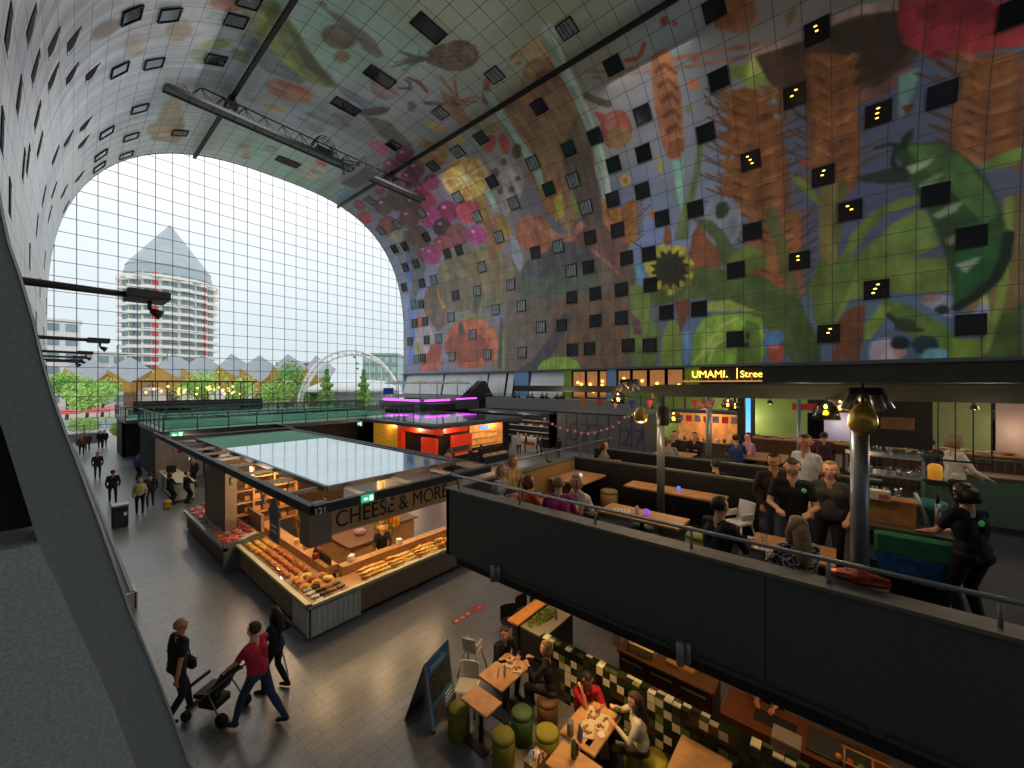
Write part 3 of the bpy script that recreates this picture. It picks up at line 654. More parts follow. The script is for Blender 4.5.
('f','c08050',[13.8,15.2,13.9,15,14.1,14.9,14.2,14.8,14.5,14.9,14.7,15,14.8,15.2,14.8,15.4,14.7,15.6,14.6,15.7,14.4,15.8,14.2,15.7,14,15.6,13.9,15.4]),
('f','8a92a0',[6.7,12.6,6.9,11.7,7.3,11,8,10.7,8.7,10.8,9.3,11.5,9.8,12.4,9.9,13.4,9.7,14.3,9.2,15,8.5,15.2,7.8,15,7.2,14.4,6.8,13.6]),
('f','3c4a3a',[7.7,13.7,7.9,13.4,8.1,13.3,8.4,13.3,8.6,13.4,8.8,13.7,8.8,14,8.7,14.4,8.6,14.6,8.3,14.7,8.1,14.7,7.8,14.6,7.7,14.3,7.6,14]),
('f','70824c',[9.3,20.8,9.3,19.3,10.1,16.7,10.9,14.3,11.2,12.1,12.5,12.4,11.8,14.5,10.7,16.5,10,18.8]),
('f','5f7040',[10.8,14,9.2,13.4,8.1,12.1,7.3,10.3,6.9,8.5,7.7,8.4,8.4,9.5,8.9,11.6]),
('l0.90','6d6a3a',[4.6,12.9,4,10.4,3.3,7,2.6,2.7,2.2,0.3]),
('l1.10','8c8040',[0.8,13.8,0.8,10.8,0.8,8]),
('l0.60','6c6a38',[-0.1,13.6,0.2,11.4,0.3,9.6]),
('f','7c8f3e',[3.2,15.2,2.5,15,1.6,13.7,1.2,12.4,1.8,13,2.6,14.2]),
('f','6f8c3c',[0.2,7.2,-0.5,9.7,-1.7,11.1,-3.2,11.7,-4.5,11.5,-4,11,-2.4,10.7,-1.4,9.5,-0.5,7.7,-0,6.8]),
('f','74903f',[-0.2,6,-1.2,8.4,-2.7,9.9,-4.2,10.7,-4.7,10.1,-5.2,7.9,-3.5,7.1,-1.6,6.5,-0.4,4.8]),
('f','7b933e',[-1.4,7.5,-3.2,7.5,-5.6,6.9,-5.8,4.6,-4.5,4.7,-2.2,5.1,-0.5,4.8,0.2,3.3,0.7,2.2,1.6,3.1,1.2,5,0.1,6.8]),
('f','637d3a',[1.8,3.6,1.6,5.9,0.7,7.7,-0.4,8.6,-1.1,7.6,-0.5,5.9,0.1,4.1,0.8,2.2]),
('f','66823a',[-2.2,4.7,-3.5,4.1,-5,2.8,-6.4,1.1,-7.4,-0.2,-5.2,-0.2,-4,1.4,-2.7,3.1]),
('f','8fae36',[-5.8,1.4,-7.4,1.2,-8.1,2.1,-8.1,-0.3,-5.7,-0.2]),
('f','59723a',[17.4,7.3,14,8.6,10.2,9.3,7.3,8.5,5,7.4,3.4,5.8,2.5,3.1,1.6,0.1,3,0.1,4,1.6,5.3,3.7,7.3,5.4,10.3,6.5,14,6.3,17.4,6.4]),
('f','6e8544',[20.7,7.2,16.1,6.5,14,3.8,14.5,-0.5,16.1,-0.4]),
('f','74883c',[7.9,9.4,7.3,8.4,4.8,8.2,5.2,9.9,6.5,10.6,7.3,10.1]),
('f','4f6434',[4,6.2,2.6,5.2,1.3,1.4,1.2,0.1,2.6,0.1,3.3,2.8]),
('f','6e8038',[1.3,8.6,0.7,7.9,0.4,4.9,0.8,3.4,1.6,4.3,2.1,5.9]),
('f','8a7440',[-6.1,4.7,-7.2,3.8,-8.1,5.7,-8.3,10.1,-8.8,10.5,-8.8,-0.3,-7.9,-0.3,-6.8,1.9]),
('f','7d9440',[-7.8,12.1,-8.7,12.3,-8.7,13.2,-7.9,13.1,-6.8,12.7,-7.1,12.2]),
('f','556b30',[-7.2,3.8,-8.1,2.8,-8.8,3.6,-8.8,-0.3,-7.2,-0.2,-7,1.9]),
('l0.35','a5b858',[-6.8,5.6,-7.2,3.8,-7.4,1.2]),
('l0.40','93a848',[-8.2,10.1,-8.1,6.3,-7.9,3.8,-7.2,0.5]),
('f','7d4a30',[0.2,3.3,-0.5,4.2,-1.4,4.4,-1.3,2,-1,0.1,0.6,0]),
('f','87a03e',[-1.4,2.8,-2.2,4.2,-2.8,3.9,-2.4,3,-1.6,1.6,-1.3,1.5]),
('f','a0a8c0',[-4.2,4.2,-5.2,4.5,-5.8,4.3,-5.8,2.8,-5,3.3]),
('f','a07c70',[-5.3,4.2,-5.3,4.1,-5.1,4.1,-4.9,4,-4.7,4.1,-4.5,4.1,-4.4,4.2,-4.3,4.4,-4.4,4.5,-4.5,4.6,-4.7,4.6,-4.9,4.5,-5.1,4.5,-5.3,4.4]),
('f','283838',[-5.7,3.4,-5.6,3.2,-5.5,3.1,-5.4,3.1,-5.2,3.1,-5.1,3.2,-5,3.3,-4.9,3.5,-5,3.6,-5.1,3.7,-5.2,3.8,-5.4,3.7,-5.5,3.7,-5.6,3.5]),
('f','c8b8c8',[-3.4,0.6,-3.3,0.2,-3,-0.2,-2.7,-0.3,-2.2,-0.3,-1.8,-0.1,-1.6,0.2,-1.5,0.7,-1.6,1.2,-1.8,1.5,-2.2,1.7,-2.7,1.7,-3,1.4,-3.3,1.1]),
('f','d89a94',[-3.6,0.7,-3.6,0.5,-3.5,0.3,-3.3,0.2,-3.1,0.2,-3,0.3,-2.9,0.5,-2.8,0.8,-2.9,1,-3,1.2,-3.1,1.3,-3.3,1.3,-3.5,1.2,-3.6,1]),
('f','20303c',[-3.8,1.2,-3.7,1,-3.6,0.9,-3.4,0.8,-3.1,0.8,-2.9,0.9,-2.8,1.1,-2.7,1.3,-2.8,1.5,-2.9,1.7,-3.1,1.8,-3.4,1.8,-3.6,1.6,-3.7,1.5]),
('f','25444c',[-5.2,1,-5.1,0.7,-4.9,0.5,-4.6,0.4,-4.3,0.4,-4.1,0.5,-3.9,0.8,-3.8,1.1,-3.9,1.4,-4.1,1.6,-4.3,1.8,-4.6,1.7,-4.9,1.6,-5.1,1.3]),
('f','7ab8c8',[-5.6,0.2,-5.6,-0,-5.4,-0.2,-5.1,-0.3,-4.8,-0.3,-4.5,-0.2,-4.4,0,-4.3,0.3,-4.4,0.5,-4.5,0.7,-4.8,0.8,-5.1,0.8,-5.4,0.7,-5.6,0.5]),
('f','304838',[-4.1,2.5,-4,2.3,-3.9,2.1,-3.6,2,-3.4,2.1,-3.1,2.2,-2.9,2.4,-2.9,2.6,-2.9,2.8,-3.1,3,-3.4,3.1,-3.6,3,-3.9,2.9,-4,2.7]),
('l0.30','3c4030',[-2.6,3.4,-3.5,2.3,-4.3,2.1]),
('f','9ca4cc',[-6.7,3.1,-7.2,3.8,-7.5,3,-6.8,2.7]),
('f','38582e',[-2.8,15.2,-3.4,15.3,-5.1,14.7,-6.2,13.5,-7.2,11.8,-7.8,9.9,-8.2,7.9,-8.2,6.6,-7.7,5.4,-6.8,4.2,-5.9,3.5,-5.8,5.1,-5.4,7.5,-4.5,10.8,-3.6,12.9]),
('f','557a3c',[-3.4,15.1,-5.1,14.6,-6.2,13.3,-7.3,11.1,-7.8,9.3,-7.2,8.8,-6.1,10.7,-4.9,12.4]),
('f','2f6a34',[-6.1,9.1,-7.2,8.8,-7.8,7,-7.2,5.2,-6,4.1,-5.9,6.8]),
('f','9aac84',[-3.4,13.7,-4.4,13.8,-4.9,14,-4.7,13.5,-3.8,13.1]),
('f','8fa27a',[-4.1,12.3,-5,12.8,-5.4,12.7,-4.9,12.1,-4.3,11.9]),
('f','8ea07c',[-4.8,10.1,-5.9,10.6,-6.3,10.6,-5.9,10,-5.1,9.7]),
('f','a5b090',[-5.4,8.2,-6.2,8.7,-6.5,8.8,-6.1,7.9,-5.6,7.8]),
('f','9aa888',[-5.9,6.4,-6.8,6.7,-7.2,6.8,-6.4,5.8]),
('l0.50','20301e',[-8.2,7.9,-8.1,6.5,-7.7,5.2,-6.8,4.1,-6,3.5]),
('f','3a4238',[-0.8,13.8,-2.1,13.9,-3.4,13.8,-3.8,12.6,-2.4,12.9,-1.1,13.5]),
('f','2c3a2c',[-3.1,15.2,-3.3,15.8,-3.8,16.1,-3.7,15.3,-3.4,14.8]),
('l0.25','2c3a2c',[-1.9,15.5,-2.6,15.5,-3.2,15.1]),
('l0.30','2c3a2c',[-2.9,15,-2.8,14.2,-3,13.7]),
('f','7c4030',[-3.1,17.7,-3.7,17.7,-3.8,17.3,-3.5,17]),
('f','b03038',[2.1,15.8,2.1,15.8,2.1,15.7,2.2,15.7,2.3,15.7,2.4,15.8,2.4,15.9,2.5,16,2.4,16.1,2.4,16.1,2.3,16.1,2.2,16.1,2.1,16,2.1,15.9]),
('f','86a040',[14,-0.1,13.8,3.2,13.2,4.5,12.5,4.6,11.9,3.1,11.9,-0.1]),
('f','8cba3e',[11.1,-0.2,10.8,3,10.1,4.4,9,4.8,6.5,4.6,5.3,4,5,1.7,5.3,-0.3]),
('f','a5cc4c',[10.3,0.6,9.8,3.4,8.6,4,7.9,3.2,9.2,1.5]),
('f','678a38',[7.1,1.8,6.5,4,5.4,3.4,5.3,-0.1,7.3,-0.1]),
('l0.30','b8d868',[10.7,0.4,9.4,2.4,8.4,3.7,7.1,4.2]),
('l0.25','b8d868',[9.6,0.1,9,1.9,6.9,3.1]),
('f','7a4a3a',[12.6,6.6,11.2,6.6,11.2,5,11.9,3.6,12.1,3.1,12.3,4.8]),
('f','a0b858',[9.8,6,7.7,5.9,5.4,4.5,6.9,4.8,9.6,5.1]),
('f','2c3424',[6.2,1.7,6.2,1.6,6.2,1.5,6.3,1.5,6.5,1.5,6.5,1.6,6.6,1.6,6.6,1.8,6.6,1.9,6.5,2,6.5,2,6.3,2,6.2,1.9,6.2,1.9]),
('f','2c3424',[6.2,2.5,6.2,2.4,6.2,2.3,6.3,2.2,6.3,2.2,6.4,2.3,6.5,2.4,6.5,2.6,6.5,2.7,6.4,2.8,6.3,2.9,6.3,2.9,6.2,2.8,6.2,2.7]),
('f','c05040',[3.6,1,3.7,0.6,3.9,0.3,4.1,0.1,4.4,0.1,4.7,0.3,4.8,0.6,4.9,1.1,4.8,1.5,4.7,1.8,4.4,1.9,4.1,1.9,3.9,1.7,3.7,1.4]),
('f','d87060',[4,1.6,4,1.4,4.1,1.3,4.3,1.3,4.5,1.3,4.7,1.4,4.8,1.5,4.8,1.6,4.8,1.8,4.7,1.9,4.5,2,4.3,1.9,4.1,1.9,4,1.8]),
('f','4a80b8',[5.3,1.7,4.8,2.8,4,2.9,3.6,2,4,1.6]),
('f','6aa0d0',[11.9,3.1,11.2,3.5,11,1.6,11.3,0.1,11.7,0.1]),
('f','8a8428',[11.7,9.7,11,9.7,10.9,9,11.7,9.2]),
('f','c8bc2c',[11.7,9.3,10.8,8.9,10.9,8.3,11.9,8.8]),
('f','8a8428',[11.8,8.9,10.8,8.2,11.2,7.6,12.1,8.5]),
('f','c8bc2c',[12,8.6,11.6,7.9,12,7.6,12.5,8.4]),
('f','8a8428',[12.3,8.4,12,7.5,12.6,7.2,12.9,8.3]),
('f','c8bc2c',[12.7,8.3,12.6,7.1,13.3,7.1,13.3,8.4]),
('f','8a8428',[13.2,8.4,13.4,7.6,14,7.8,13.7,8.6]),
('f','c8bc2c',[13.6,8.5,14.1,7.8,14.7,8.2,14,9]),
('f','8a8428',[13.9,8.8,14.8,8.2,15.4,8.8,14.3,9.4]),
('f','c8bc2c',[14.2,9.2,15,9.1,15.2,9.7,14.4,9.8]),
('f','c8bc2c',[14.3,9.7,15.4,9.8,15.5,10.5,14.3,10.2]),
('f','c8bc2c',[14.3,10.1,15.6,10.6,15.4,11.3,14.2,10.6]),
('f','c8bc2c',[14.2,10.5,14.9,11.1,14.6,11.6,13.9,10.9]),
('f','c8bc2c',[14,10.8,14.6,11.7,14.1,12.1,13.5,11.1]),
('f','c8bc2c',[13.6,11,14.1,12.2,13.4,12.3,13.1,11.1]),
('f','c8bc2c',[13.2,11.1,13.2,11.9,12.7,11.8,12.7,11]),
('f','c8bc2c',[12.8,11,12.6,11.9,11.9,11.7,12.3,10.7]),
('f','c8bc2c',[12.4,10.8,11.8,11.7,11.2,11.2,12,10.4]),
('f','c8bc2c',[12.1,10.5,11.5,10.9,11.1,10.4,11.8,10]),
('f','c8bc2c',[11.8,10.2,11,10.3,10.7,9.7,11.7,9.6]),
('f','34381f',[13,9.7,11.7,9.5,11.1,8.9,11.8,8.9]),
('f','34381f',[13,9.7,11.8,8.9,11.4,8.2,12.2,8.5]),
('f','34381f',[13,9.7,12.1,8.5,12.1,7.7,12.7,8.3]),
('f','34381f',[13,9.7,12.7,8.3,13,7.6,13.3,8.4]),
('f','34381f',[13,9.7,13.2,8.4,13.9,8,13.9,8.8]),
('f','34381f',[13,9.7,13.8,8.7,14.6,8.7,14.2,9.3]),
('f','34381f',[13,9.7,14.2,9.3,15,9.6,14.4,10]),
('f','34381f',[13,9.7,14.4,9.9,15,10.5,14.2,10.5]),
('f','34381f',[13,9.7,14.2,10.5,14.6,11.3,13.8,10.9]),
('f','34381f',[13,9.7,13.9,10.9,13.8,11.7,13.2,11.1]),
('f','34381f',[13,9.7,13.3,11.1,13,11.7,12.7,11]),
('f','34381f',[13,9.7,12.7,11,12.1,11.4,12.1,10.6]),
('f','34381f',[13,9.7,12.2,10.7,11.4,10.7,11.8,10.1]),
('f','34381f',[13,9.7,11.8,10.1,11.1,9.8,11.7,9.4]),
('f','34381f',[11.6,9.4,11.7,8.9,12.1,8.5,12.7,8.3,13.3,8.4,13.9,8.8,14.3,9.3,14.5,10,14.3,10.6,13.9,10.9,13.3,11.1,12.6,10.9,12.1,10.6,11.7,10]),
('f','6c7078',[52.1,23,47.6,22.4,46.9,19.6,50.4,16.5,54.4,12.3,57,7.6]),
('f','5d80c8',[55.1,14.1,55,10.8,54.8,7.4,55.1,2.4,57.1,1.1,56.8,5.9,56.7,11]),
('f','5d80c8',[52.7,21,53.1,18.6,54.5,14.8,55.5,15.8,55,18.7]),
('f','b09aa8',[55.1,7.4,51,7.9,49.8,5.4,51.1,2.2,55.1,2]),
('f','8a6452',[47,10.8,47.6,9.6,48.5,8.7,49.7,8.3,50.9,8.5,51.9,9.3,52.4,10.5,52.2,11.8,51.5,13.1,50.3,13.9,49.1,14.2,48,14,47.2,13.3,46.9,12.1]),
('f','b84a48',[52.3,8.5,52.5,8.1,52.8,7.8,53.3,7.7,53.8,7.7,54.2,8,54.5,8.3,54.6,8.8,54.5,9.2,54.1,9.5,53.6,9.6,53.1,9.6,52.7,9.3,52.4,8.9]),
('f','a09a60',[53.3,4.4,53.4,3.9,53.7,3.5,54.2,3.4,54.6,3.4,55.1,3.6,55.4,4,55.5,4.5,55.4,5.1,55.1,5.4,54.6,5.6,54.1,5.6,53.7,5.3,53.4,4.9]),
('f','7a6055',[50.7,14,48.3,13.9,46.7,10.1,46.4,7.9,48.8,6.6,51.1,8.4]),
('f','837c62',[32.1,11.1,33.4,9.5,35.8,8.6,39.2,8.5,43,9.4,46.3,11.3,48.1,13.6,47.7,15.8,45.5,17.4,42.2,18,38.7,17.7,35.6,16.6,33.4,14.9,32.1,13]),
('f','8c7a58',[33.6,12.8,34.2,11.7,35.6,10.9,37.5,10.6,39.7,10.9,41.7,11.8,43,13.1,43.2,14.5,42.3,15.6,40.5,16.4,38.4,16.5,36.4,16.1,34.8,15.2,33.8,14]),
('f','7a705c',[39.7,11.1,40.2,10.1,41.4,9.4,43.1,9.1,45,9.3,46.8,10.1,47.9,11.1,48.2,12.3,47.5,13.4,46,14.1,44.2,14.3,42.4,14,40.9,13.2,39.9,12.2]),
('f','c08a3c',[48.3,13.9,48,12,46.7,10.1,47.8,10.2,48.5,12.1]),
('l1.40','66604c',[39.8,10.6,41,8.2,42.5,4.9,43.5,3.5]),
('f','c8643a',[36,3.9,36.4,2.7,37.2,1.7,38.7,1,40.5,0.6,42.5,0.6,44.4,1.1,46.1,2.1,47.2,3.3,47.6,4.7,47.2,6,46,7.1,44.4,7.8,42.4,8,40.4,7.8,38.6,7.2,37.2,6.2,36.4,5.1]),
('f','a04c34',[37.9,3.5,38.3,2.5,39.6,1.8,41.4,1.5,43.6,1.5,45.6,2.1,47.1,3,47.6,4.1,47.1,5.1,45.6,5.8,43.6,6.1,41.4,5.9,39.6,5.3,38.3,4.5]),
('f','b04a3a',[50.8,4.6,48.1,5.3,48.1,3.2,49.3,0.4,53.9,0.5,52.3,2.8]),
('f','d87a3c',[40.8,7.9,38.4,7.1,36.6,5.3,36.2,3.4,36.6,0.7,37.1,0.3,36.8,2.9,37.7,5.1,39.6,6.8]),
('f','8a8a4c',[45,8.9,40.7,8.6,37.7,7.7,38.8,7.4,42.8,8]),
('f','5a5038',[44.2,7.4,43.3,7.5,42.7,5.8,43.5,5.3,44.3,5.9]),
('f','cf6a50',[53.6,1.5,47.8,1.9,47.4,1.3,51.3,0.5,53.9,0.6]),
('f','8c84a8',[36.9,7.8,35.5,7.9,34.9,7,36.2,6.1]),
('l0.50','94a850',[35.1,5.4,35,3.3,35.1,0.2]),
('l0.70','5c84c0',[34.6,2.2,34.3,0.1]),
('l0.70','585c50',[35.5,7.1,35.7,3.3,35.9,0.7]),
('f','74665a',[34.2,9.6,32.7,12.6,30.8,13.9,27.5,14.9,24.6,15.4,20.2,14.7,17.1,12.9,16.5,9.7,16.8,6.1,17.4,3,18.6,-0.4,34.7,-0.1,35.2,5.7]),
('f','5c5c64',[31.7,13.3,27.1,14.8,23.3,14.9,20.3,14.2,20.5,11.9,24.4,11.5,28,11.2,31.2,11.1]),
('f','5f6a5c',[32.2,12.5,28,11.4,20.5,11.9,20.6,8.8,26,8.7,32.1,9.3]),
('f','7b6048',[26.7,8.5,17.7,8.4,17.8,3,18.9,-0.4,26,-0.2,27.5,3.7]),
('l1.60','534c50',[25.3,6,27.2,3.1,29.8,0.7,31.4,-0.1]),
('l0.50','6f5f48',[21.1,12,20.7,5.5,22,-0.1]),
('f','b8704a',[26.2,17.2,26,16.2,26.3,15.2,27.1,14.5,28.2,14.3,29.4,14.5,30.6,15.2,31.4,16.3,31.5,17.4,31.1,18.4,30.1,19,28.9,19.2,27.8,18.9,26.8,18.2]),
('f','7f5a50',[23,16.8,21,17,19.4,16.2,17.8,13.6,17.3,11.2,18,10,19.9,11.8,21.6,13.4,24,14.5]),
('l0.80','c08068',[29.1,18.8,27.1,16.9,25.2,15.5,23.7,15.2,22.4,16.2,20.8,16.7,19.4,16.1,18.7,15.1]),
('l0.40','a07068',[21.3,13.3,19.3,11.3,18,9.7]),
('f','9aa0b0',[32.3,17.6,31.4,16.7,30.8,13.9,31.8,12.8,32.8,14.8]),
('f','8fb83e',[29.8,-0.2,28.7,1.1,26.8,1.7,24.9,1.6,23.5,0.9,23,-0.3]),
('f','8a9a4c',[21.9,22.4,21.1,22.1,21.6,19.7,21.9,17.2,22.9,16.9,22.8,19.6]),
('f','6aa0c8',[16.6,11.5,16,11,15,6.9,16.1,7.1]),
('f','829a44',[17.1,8.8,15.5,8.5,15,6.9,15.3,3.9,16.1,1.9,17.2,6.2]),
('f','78485a',[17.1,5.9,16.1,5,15.9,3.4,16.8,3.5]),
('f','a58438',[37.1,22.7,33.6,24.9,33.8,23,34.4,20.6,32.2,20,31.9,17.8,34.5,16.2,35.4,18.7,36.8,20.3]),
('f','a06c3c',[26.3,21.2,24.3,21.9,23.1,22.3,23.9,20.4,25.3,18.1,26.6,18.5]),
('f','b8a838',[25.1,19.7,23.9,20.2,24,17.8,25.4,17.4]),
('f','9a7050',[35,20.8,33.6,19.5,34.2,16.1,36.6,15.3,36.9,18.6]),
('f','a89ca0',[31,26.6,29.1,26.6,28,25.8,27.4,24.3,27.9,22.3,30,20.5,32.3,19.7,32.6,21.7,31.7,23.6]),
('f','70584e',[30.3,24.6,30.5,24.4,30.8,24.2,31.1,24.2,31.3,24.3,31.5,24.5,31.5,24.7,31.4,25,31.2,25.2,30.9,25.3,30.6,25.3,30.4,25.2,30.2,25,30.2,24.8]),
('f','70584e',[28.7,25.2,28.8,25.1,29,25,29.2,25,29.4,25.1,29.5,25.2,29.5,25.4,29.4,25.5,29.2,25.7,29.1,25.8,28.9,25.8,28.7,25.7,28.6,25.6,28.6,25.4]),
('f','70584e',[28.1,23.1,28.2,22.9,28.4,22.9,28.6,22.9,28.7,22.9,28.8,23,28.8,23.2,28.8,23.3,28.7,23.4,28.5,23.5,28.3,23.5,28.2,23.5,28.1,23.4,28.1,23.2]),
('f','70584e',[29.5,22.3,29.6,22.1,29.8,22,30,22,30.2,22.1,30.3,22.2,30.4,22.4,30.3,22.5,30.2,22.7,30,22.8,29.8,22.8,29.6,22.7,29.5,22.6,29.4,22.4]),
('f','70584e',[31.1,22.6,31.2,22.4,31.4,22.3,31.6,22.3,31.8,22.3,31.9,22.5,32,22.6,31.9,22.8,31.8,23,31.6,23.1,31.3,23.1,31.2,23,31,22.9,31,22.7]),
('f','c0503c',[28.8,27.4,29.3,27.1,29.7,27,30.1,27,30.4,27.2,30.4,27.5,30.1,27.9,29.8,28.3,29.3,28.5,28.8,28.7,28.4,28.6,28.2,28.4,28.2,28.1,28.4,27.8]),
('f','c0503c',[27.1,27,27.4,26.5,27.7,26.2,28,26,28.3,26,28.5,26.3,28.5,26.7,28.3,27.2,28,27.7,27.7,28.1,27.4,28.2,27.1,28.2,27,27.9,27,27.5]),
('f','5a443c',[26.4,25.6,26.6,25.3,26.9,25.1,27.2,25.1,27.5,25.1,27.6,25.4,27.6,25.7,27.4,26,27.1,26.3,26.8,26.5,26.5,26.6,26.3,26.5,26.2,26.2,26.2,25.9]),
('f','9c7a44',[35.6,30.6,36,30.5,36.3,30.6,36.6,30.8,36.8,31.1,36.9,31.5,36.8,31.8,36.5,32,36.2,32.1,35.9,32,35.6,31.7,35.4,31.4,35.3,31.1,35.4,30.8]),
('f','a07848',[34.2,29.2,34.9,28.8,35.7,28.6,36.5,28.7,37.1,29,37.4,29.5,37.3,30,36.8,30.6,36.1,30.9,35.4,31.1,34.6,31,34.1,30.7,33.8,30.2,33.9,29.7]),
('f','6a5a3c',[35.4,30.2,35.6,30.1,35.9,30,36.2,30,36.3,30.1,36.4,30.2,36.3,30.4,36.1,30.6,35.9,30.8,35.6,30.9,35.3,30.9,35.2,30.8,35.1,30.6,35.2,30.4]),
('f','b89850',[32.3,31.1,32.6,31.1,33,31.3,33.3,31.7,33.6,32.2,33.7,32.6,33.7,33,33.5,33.2,33.3,33.2,33,33,32.6,32.6,32.4,32.1,32.2,31.7,32.2,31.3]),
('f','b89850',[31.8,29.2,32,29.2,32.4,29.3,32.8,29.6,33,29.9,33.1,30.3,33.1,30.6,32.9,30.8,32.6,30.9,32.3,30.8,31.9,30.5,31.7,30.1,31.6,29.8,31.6,29.4]),
('f','9c6a40',[35.9,28.3,36.4,28.2,37,28.3,37.7,28.6,38.3,29.1,38.7,29.6,38.8,30.1,38.5,30.4,38,30.5,37.4,30.4,36.8,30,36.2,29.6,35.9,29.1,35.8,28.6]),
('f','c0607c',[40.7,33.1,41.4,32.8,42.2,32.8,42.6,33,42.6,33.5,42.1,34,41.3,34.3,40.6,34.3,40.2,34,40.2,33.5]),
('f','d090b0',[41.1,33.8,41.3,33.8,41.4,33.9,41.4,34,41.1,34,41,33.9]),
('f','7c3a60',[38.8,31,39.8,30.5,40.8,30.5,41.5,30.9,41.5,31.5,40.9,32.2,39.9,32.6,38.9,32.7,38.3,32.3,38.2,31.6]),
('f','d090b0',[39.5,32,39.8,31.9,40,32,39.9,32.2,39.6,32.3,39.4,32.2]),
('f','9a4a70',[41.9,30.6,43,30.1,44.2,30,45,30.4,45,31.1,44.2,31.9,43.1,32.4,41.9,32.4,41.3,32,41.3,31.3]),
('f','d090b0',[42.6,31.6,43,31.6,43.2,31.7,43.1,31.9,42.8,32,42.5,31.9]),
('f','74385a',[39.2,28.9,40.2,28.4,41.2,28.3,42,28.7,42.1,29.3,41.6,30,40.5,30.5,39.5,30.5,38.9,30.2,38.7,29.5]),
('f','d090b0',[40,29.8,40.4,29.8,40.6,29.9,40.5,30.1,40.2,30.1,40,30]),
('f','8c3c5c',[41.4,28.2,42.4,27.7,43.6,27.6,44.5,28,44.6,28.7,44,29.4,42.8,29.9,41.7,30,41,29.6,40.8,28.9]),
('f','d090b0',[42.3,29.2,42.6,29.1,42.9,29.3,42.8,29.5,42.5,29.6,42.2,29.4]),
('f','7c2c54',[39,26.6,39.7,26.2,40.7,26.1,41.4,26.4,41.6,26.9,41.2,27.6,40.4,28,39.5,28.1,38.8,27.8,38.6,27.2]),
('f','d090b0',[39.8,27.4,40.1,27.4,40.3,27.5,40.3,27.6,40,27.7,39.8,27.6]),
('f','5c5458',[44.9,26.4,46.5,25.6,48.4,25.4,49.8,25.9,50.2,26.9,49.2,28.1,47.4,28.9,45.6,29,44.4,28.4,44.2,27.4]),
('f','5c5458',[46.5,27.8,47,27.7,47.5,27.9,47.4,28.2,46.8,28.3,46.4,28.1]),
('f','6a5058',[49.3,26.6,50.5,26.1,52,25.9,53.1,26.3,53.4,27.1,52.6,27.9,51.1,28.5,49.7,28.6,48.8,28.2,48.6,27.4]),
('f','d090b0',[50.4,27.7,50.9,27.6,51.2,27.8,51.1,28,50.7,28.1,50.4,28]),
('f','5c484e',[44.5,25.2,45.4,24.7,46.6,24.6,47.5,24.9,47.8,25.6,47.3,26.3,46.3,26.8,45.1,26.9,44.3,26.6,44,25.9]),
('f','d090b0',[45.6,26.1,45.9,26.1,46.2,26.2,46.2,26.4,45.9,26.5,45.5,26.4]),
('f','7c4a50',[51.5,23.9,52.8,23.3,54.4,23.1,55.8,23.4,56.3,24.3,55.6,25.2,54.1,25.8,52.5,26,51.4,25.6,51,24.8]),
('f','d090b0',[53.1,25.1,53.6,24.9,54,25.1,54,25.3,53.5,25.4,53.1,25.3]),
('f','6f4654',[46.8,21.1,47.9,20.4,49.4,20.1,50.8,20.4,51.5,21.3,51.2,22.2,50,22.9,48.4,23.1,47.1,22.7,46.6,22]),
('f','d090b0',[48.7,22.1,49.1,22,49.6,22.1,49.7,22.4,49.2,22.5,48.8,22.4]),
('f','7a4a58',[46.3,23.7,47.5,23,49,22.8,50.3,23.2,50.8,24,50.3,24.9,48.9,25.6,47.4,25.7,46.3,25.3,45.9,24.6]),
('f','d090b0',[47.9,24.8,48.4,24.7,48.8,24.8,48.8,25.1,48.3,25.2,47.9,25]),
('f','7c4860',[46.8,18.4,47.6,17.7,48.9,17.4,50.3,17.7,51.1,18.4,51,19.3,50,20,48.6,20.2,47.4,19.9,46.7,19.3]),
('f','d090b0',[48.7,19.4,49.1,19.2,49.5,19.3,49.7,19.6,49.3,19.7,48.8,19.6]),
('f','a83c5c',[41.6,24.7,42.4,24.2,43.5,24.1,44.4,24.4,44.8,25,44.4,25.7,43.4,26.2,42.4,26.3,41.5,26,41.3,25.4]),
('f','d090b0',[42.7,25.6,43,25.5,43.3,25.6,43.3,25.8,43,25.9,42.7,25.8]),
('f','8a2c5c',[39.1,22.4,40,21.8,41.3,21.6,42.6,21.9,43.2,22.7,42.8,23.6,41.8,24.2,40.4,24.4,39.3,24,38.8,23.3]),
('f','d090b0',[40.7,23.5,41.1,23.4,41.5,23.5,41.5,23.7,41.1,23.9,40.7,23.7]),
('f','b83c84',[42.5,22.5,43.5,21.9,44.8,21.7,46.1,22,46.6,22.8,46.3,23.6,45.1,24.3,43.8,24.4,42.7,24.1,42.2,23.4]),
('f','d090b0',[44.1,23.6,44.5,23.4,44.9,23.6,44.9,23.8,44.5,23.9,44.1,23.8]),
('f','4a3440',[41.5,20.9,42.3,20.2,43.5,20,44.7,20.3,45.3,21,45.1,21.8,44.2,22.4,42.9,22.6,41.9,22.3,41.4,21.6]),
('f','d090b0',[43.1,21.8,43.4,21.7,43.8,21.8,43.9,22,43.6,22.1,43.2,22]),
('f','c04860',[35.5,21.5,36.4,20.7,37.8,20.5,39.1,20.8,39.8,21.7,39.5,22.6,38.5,23.4,37.1,23.6,36,23.2,35.4,22.4]),
('f','c04860',[37.3,22.6,37.7,22.4,38.1,22.6,38.2,22.9,37.8,23,37.4,22.8]),
('f','b03c88',[36.1,18.4,36.7,17.8,37.8,17.6,38.8,17.8,39.5,18.5,39.5,19.3,38.8,19.9,37.7,20.1,36.7,19.8,36.1,19.2]),
('f','d090b0',[37.7,19.3,38,19.2,38.4,19.3,38.5,19.5,38.2,19.6,37.8,19.5]),
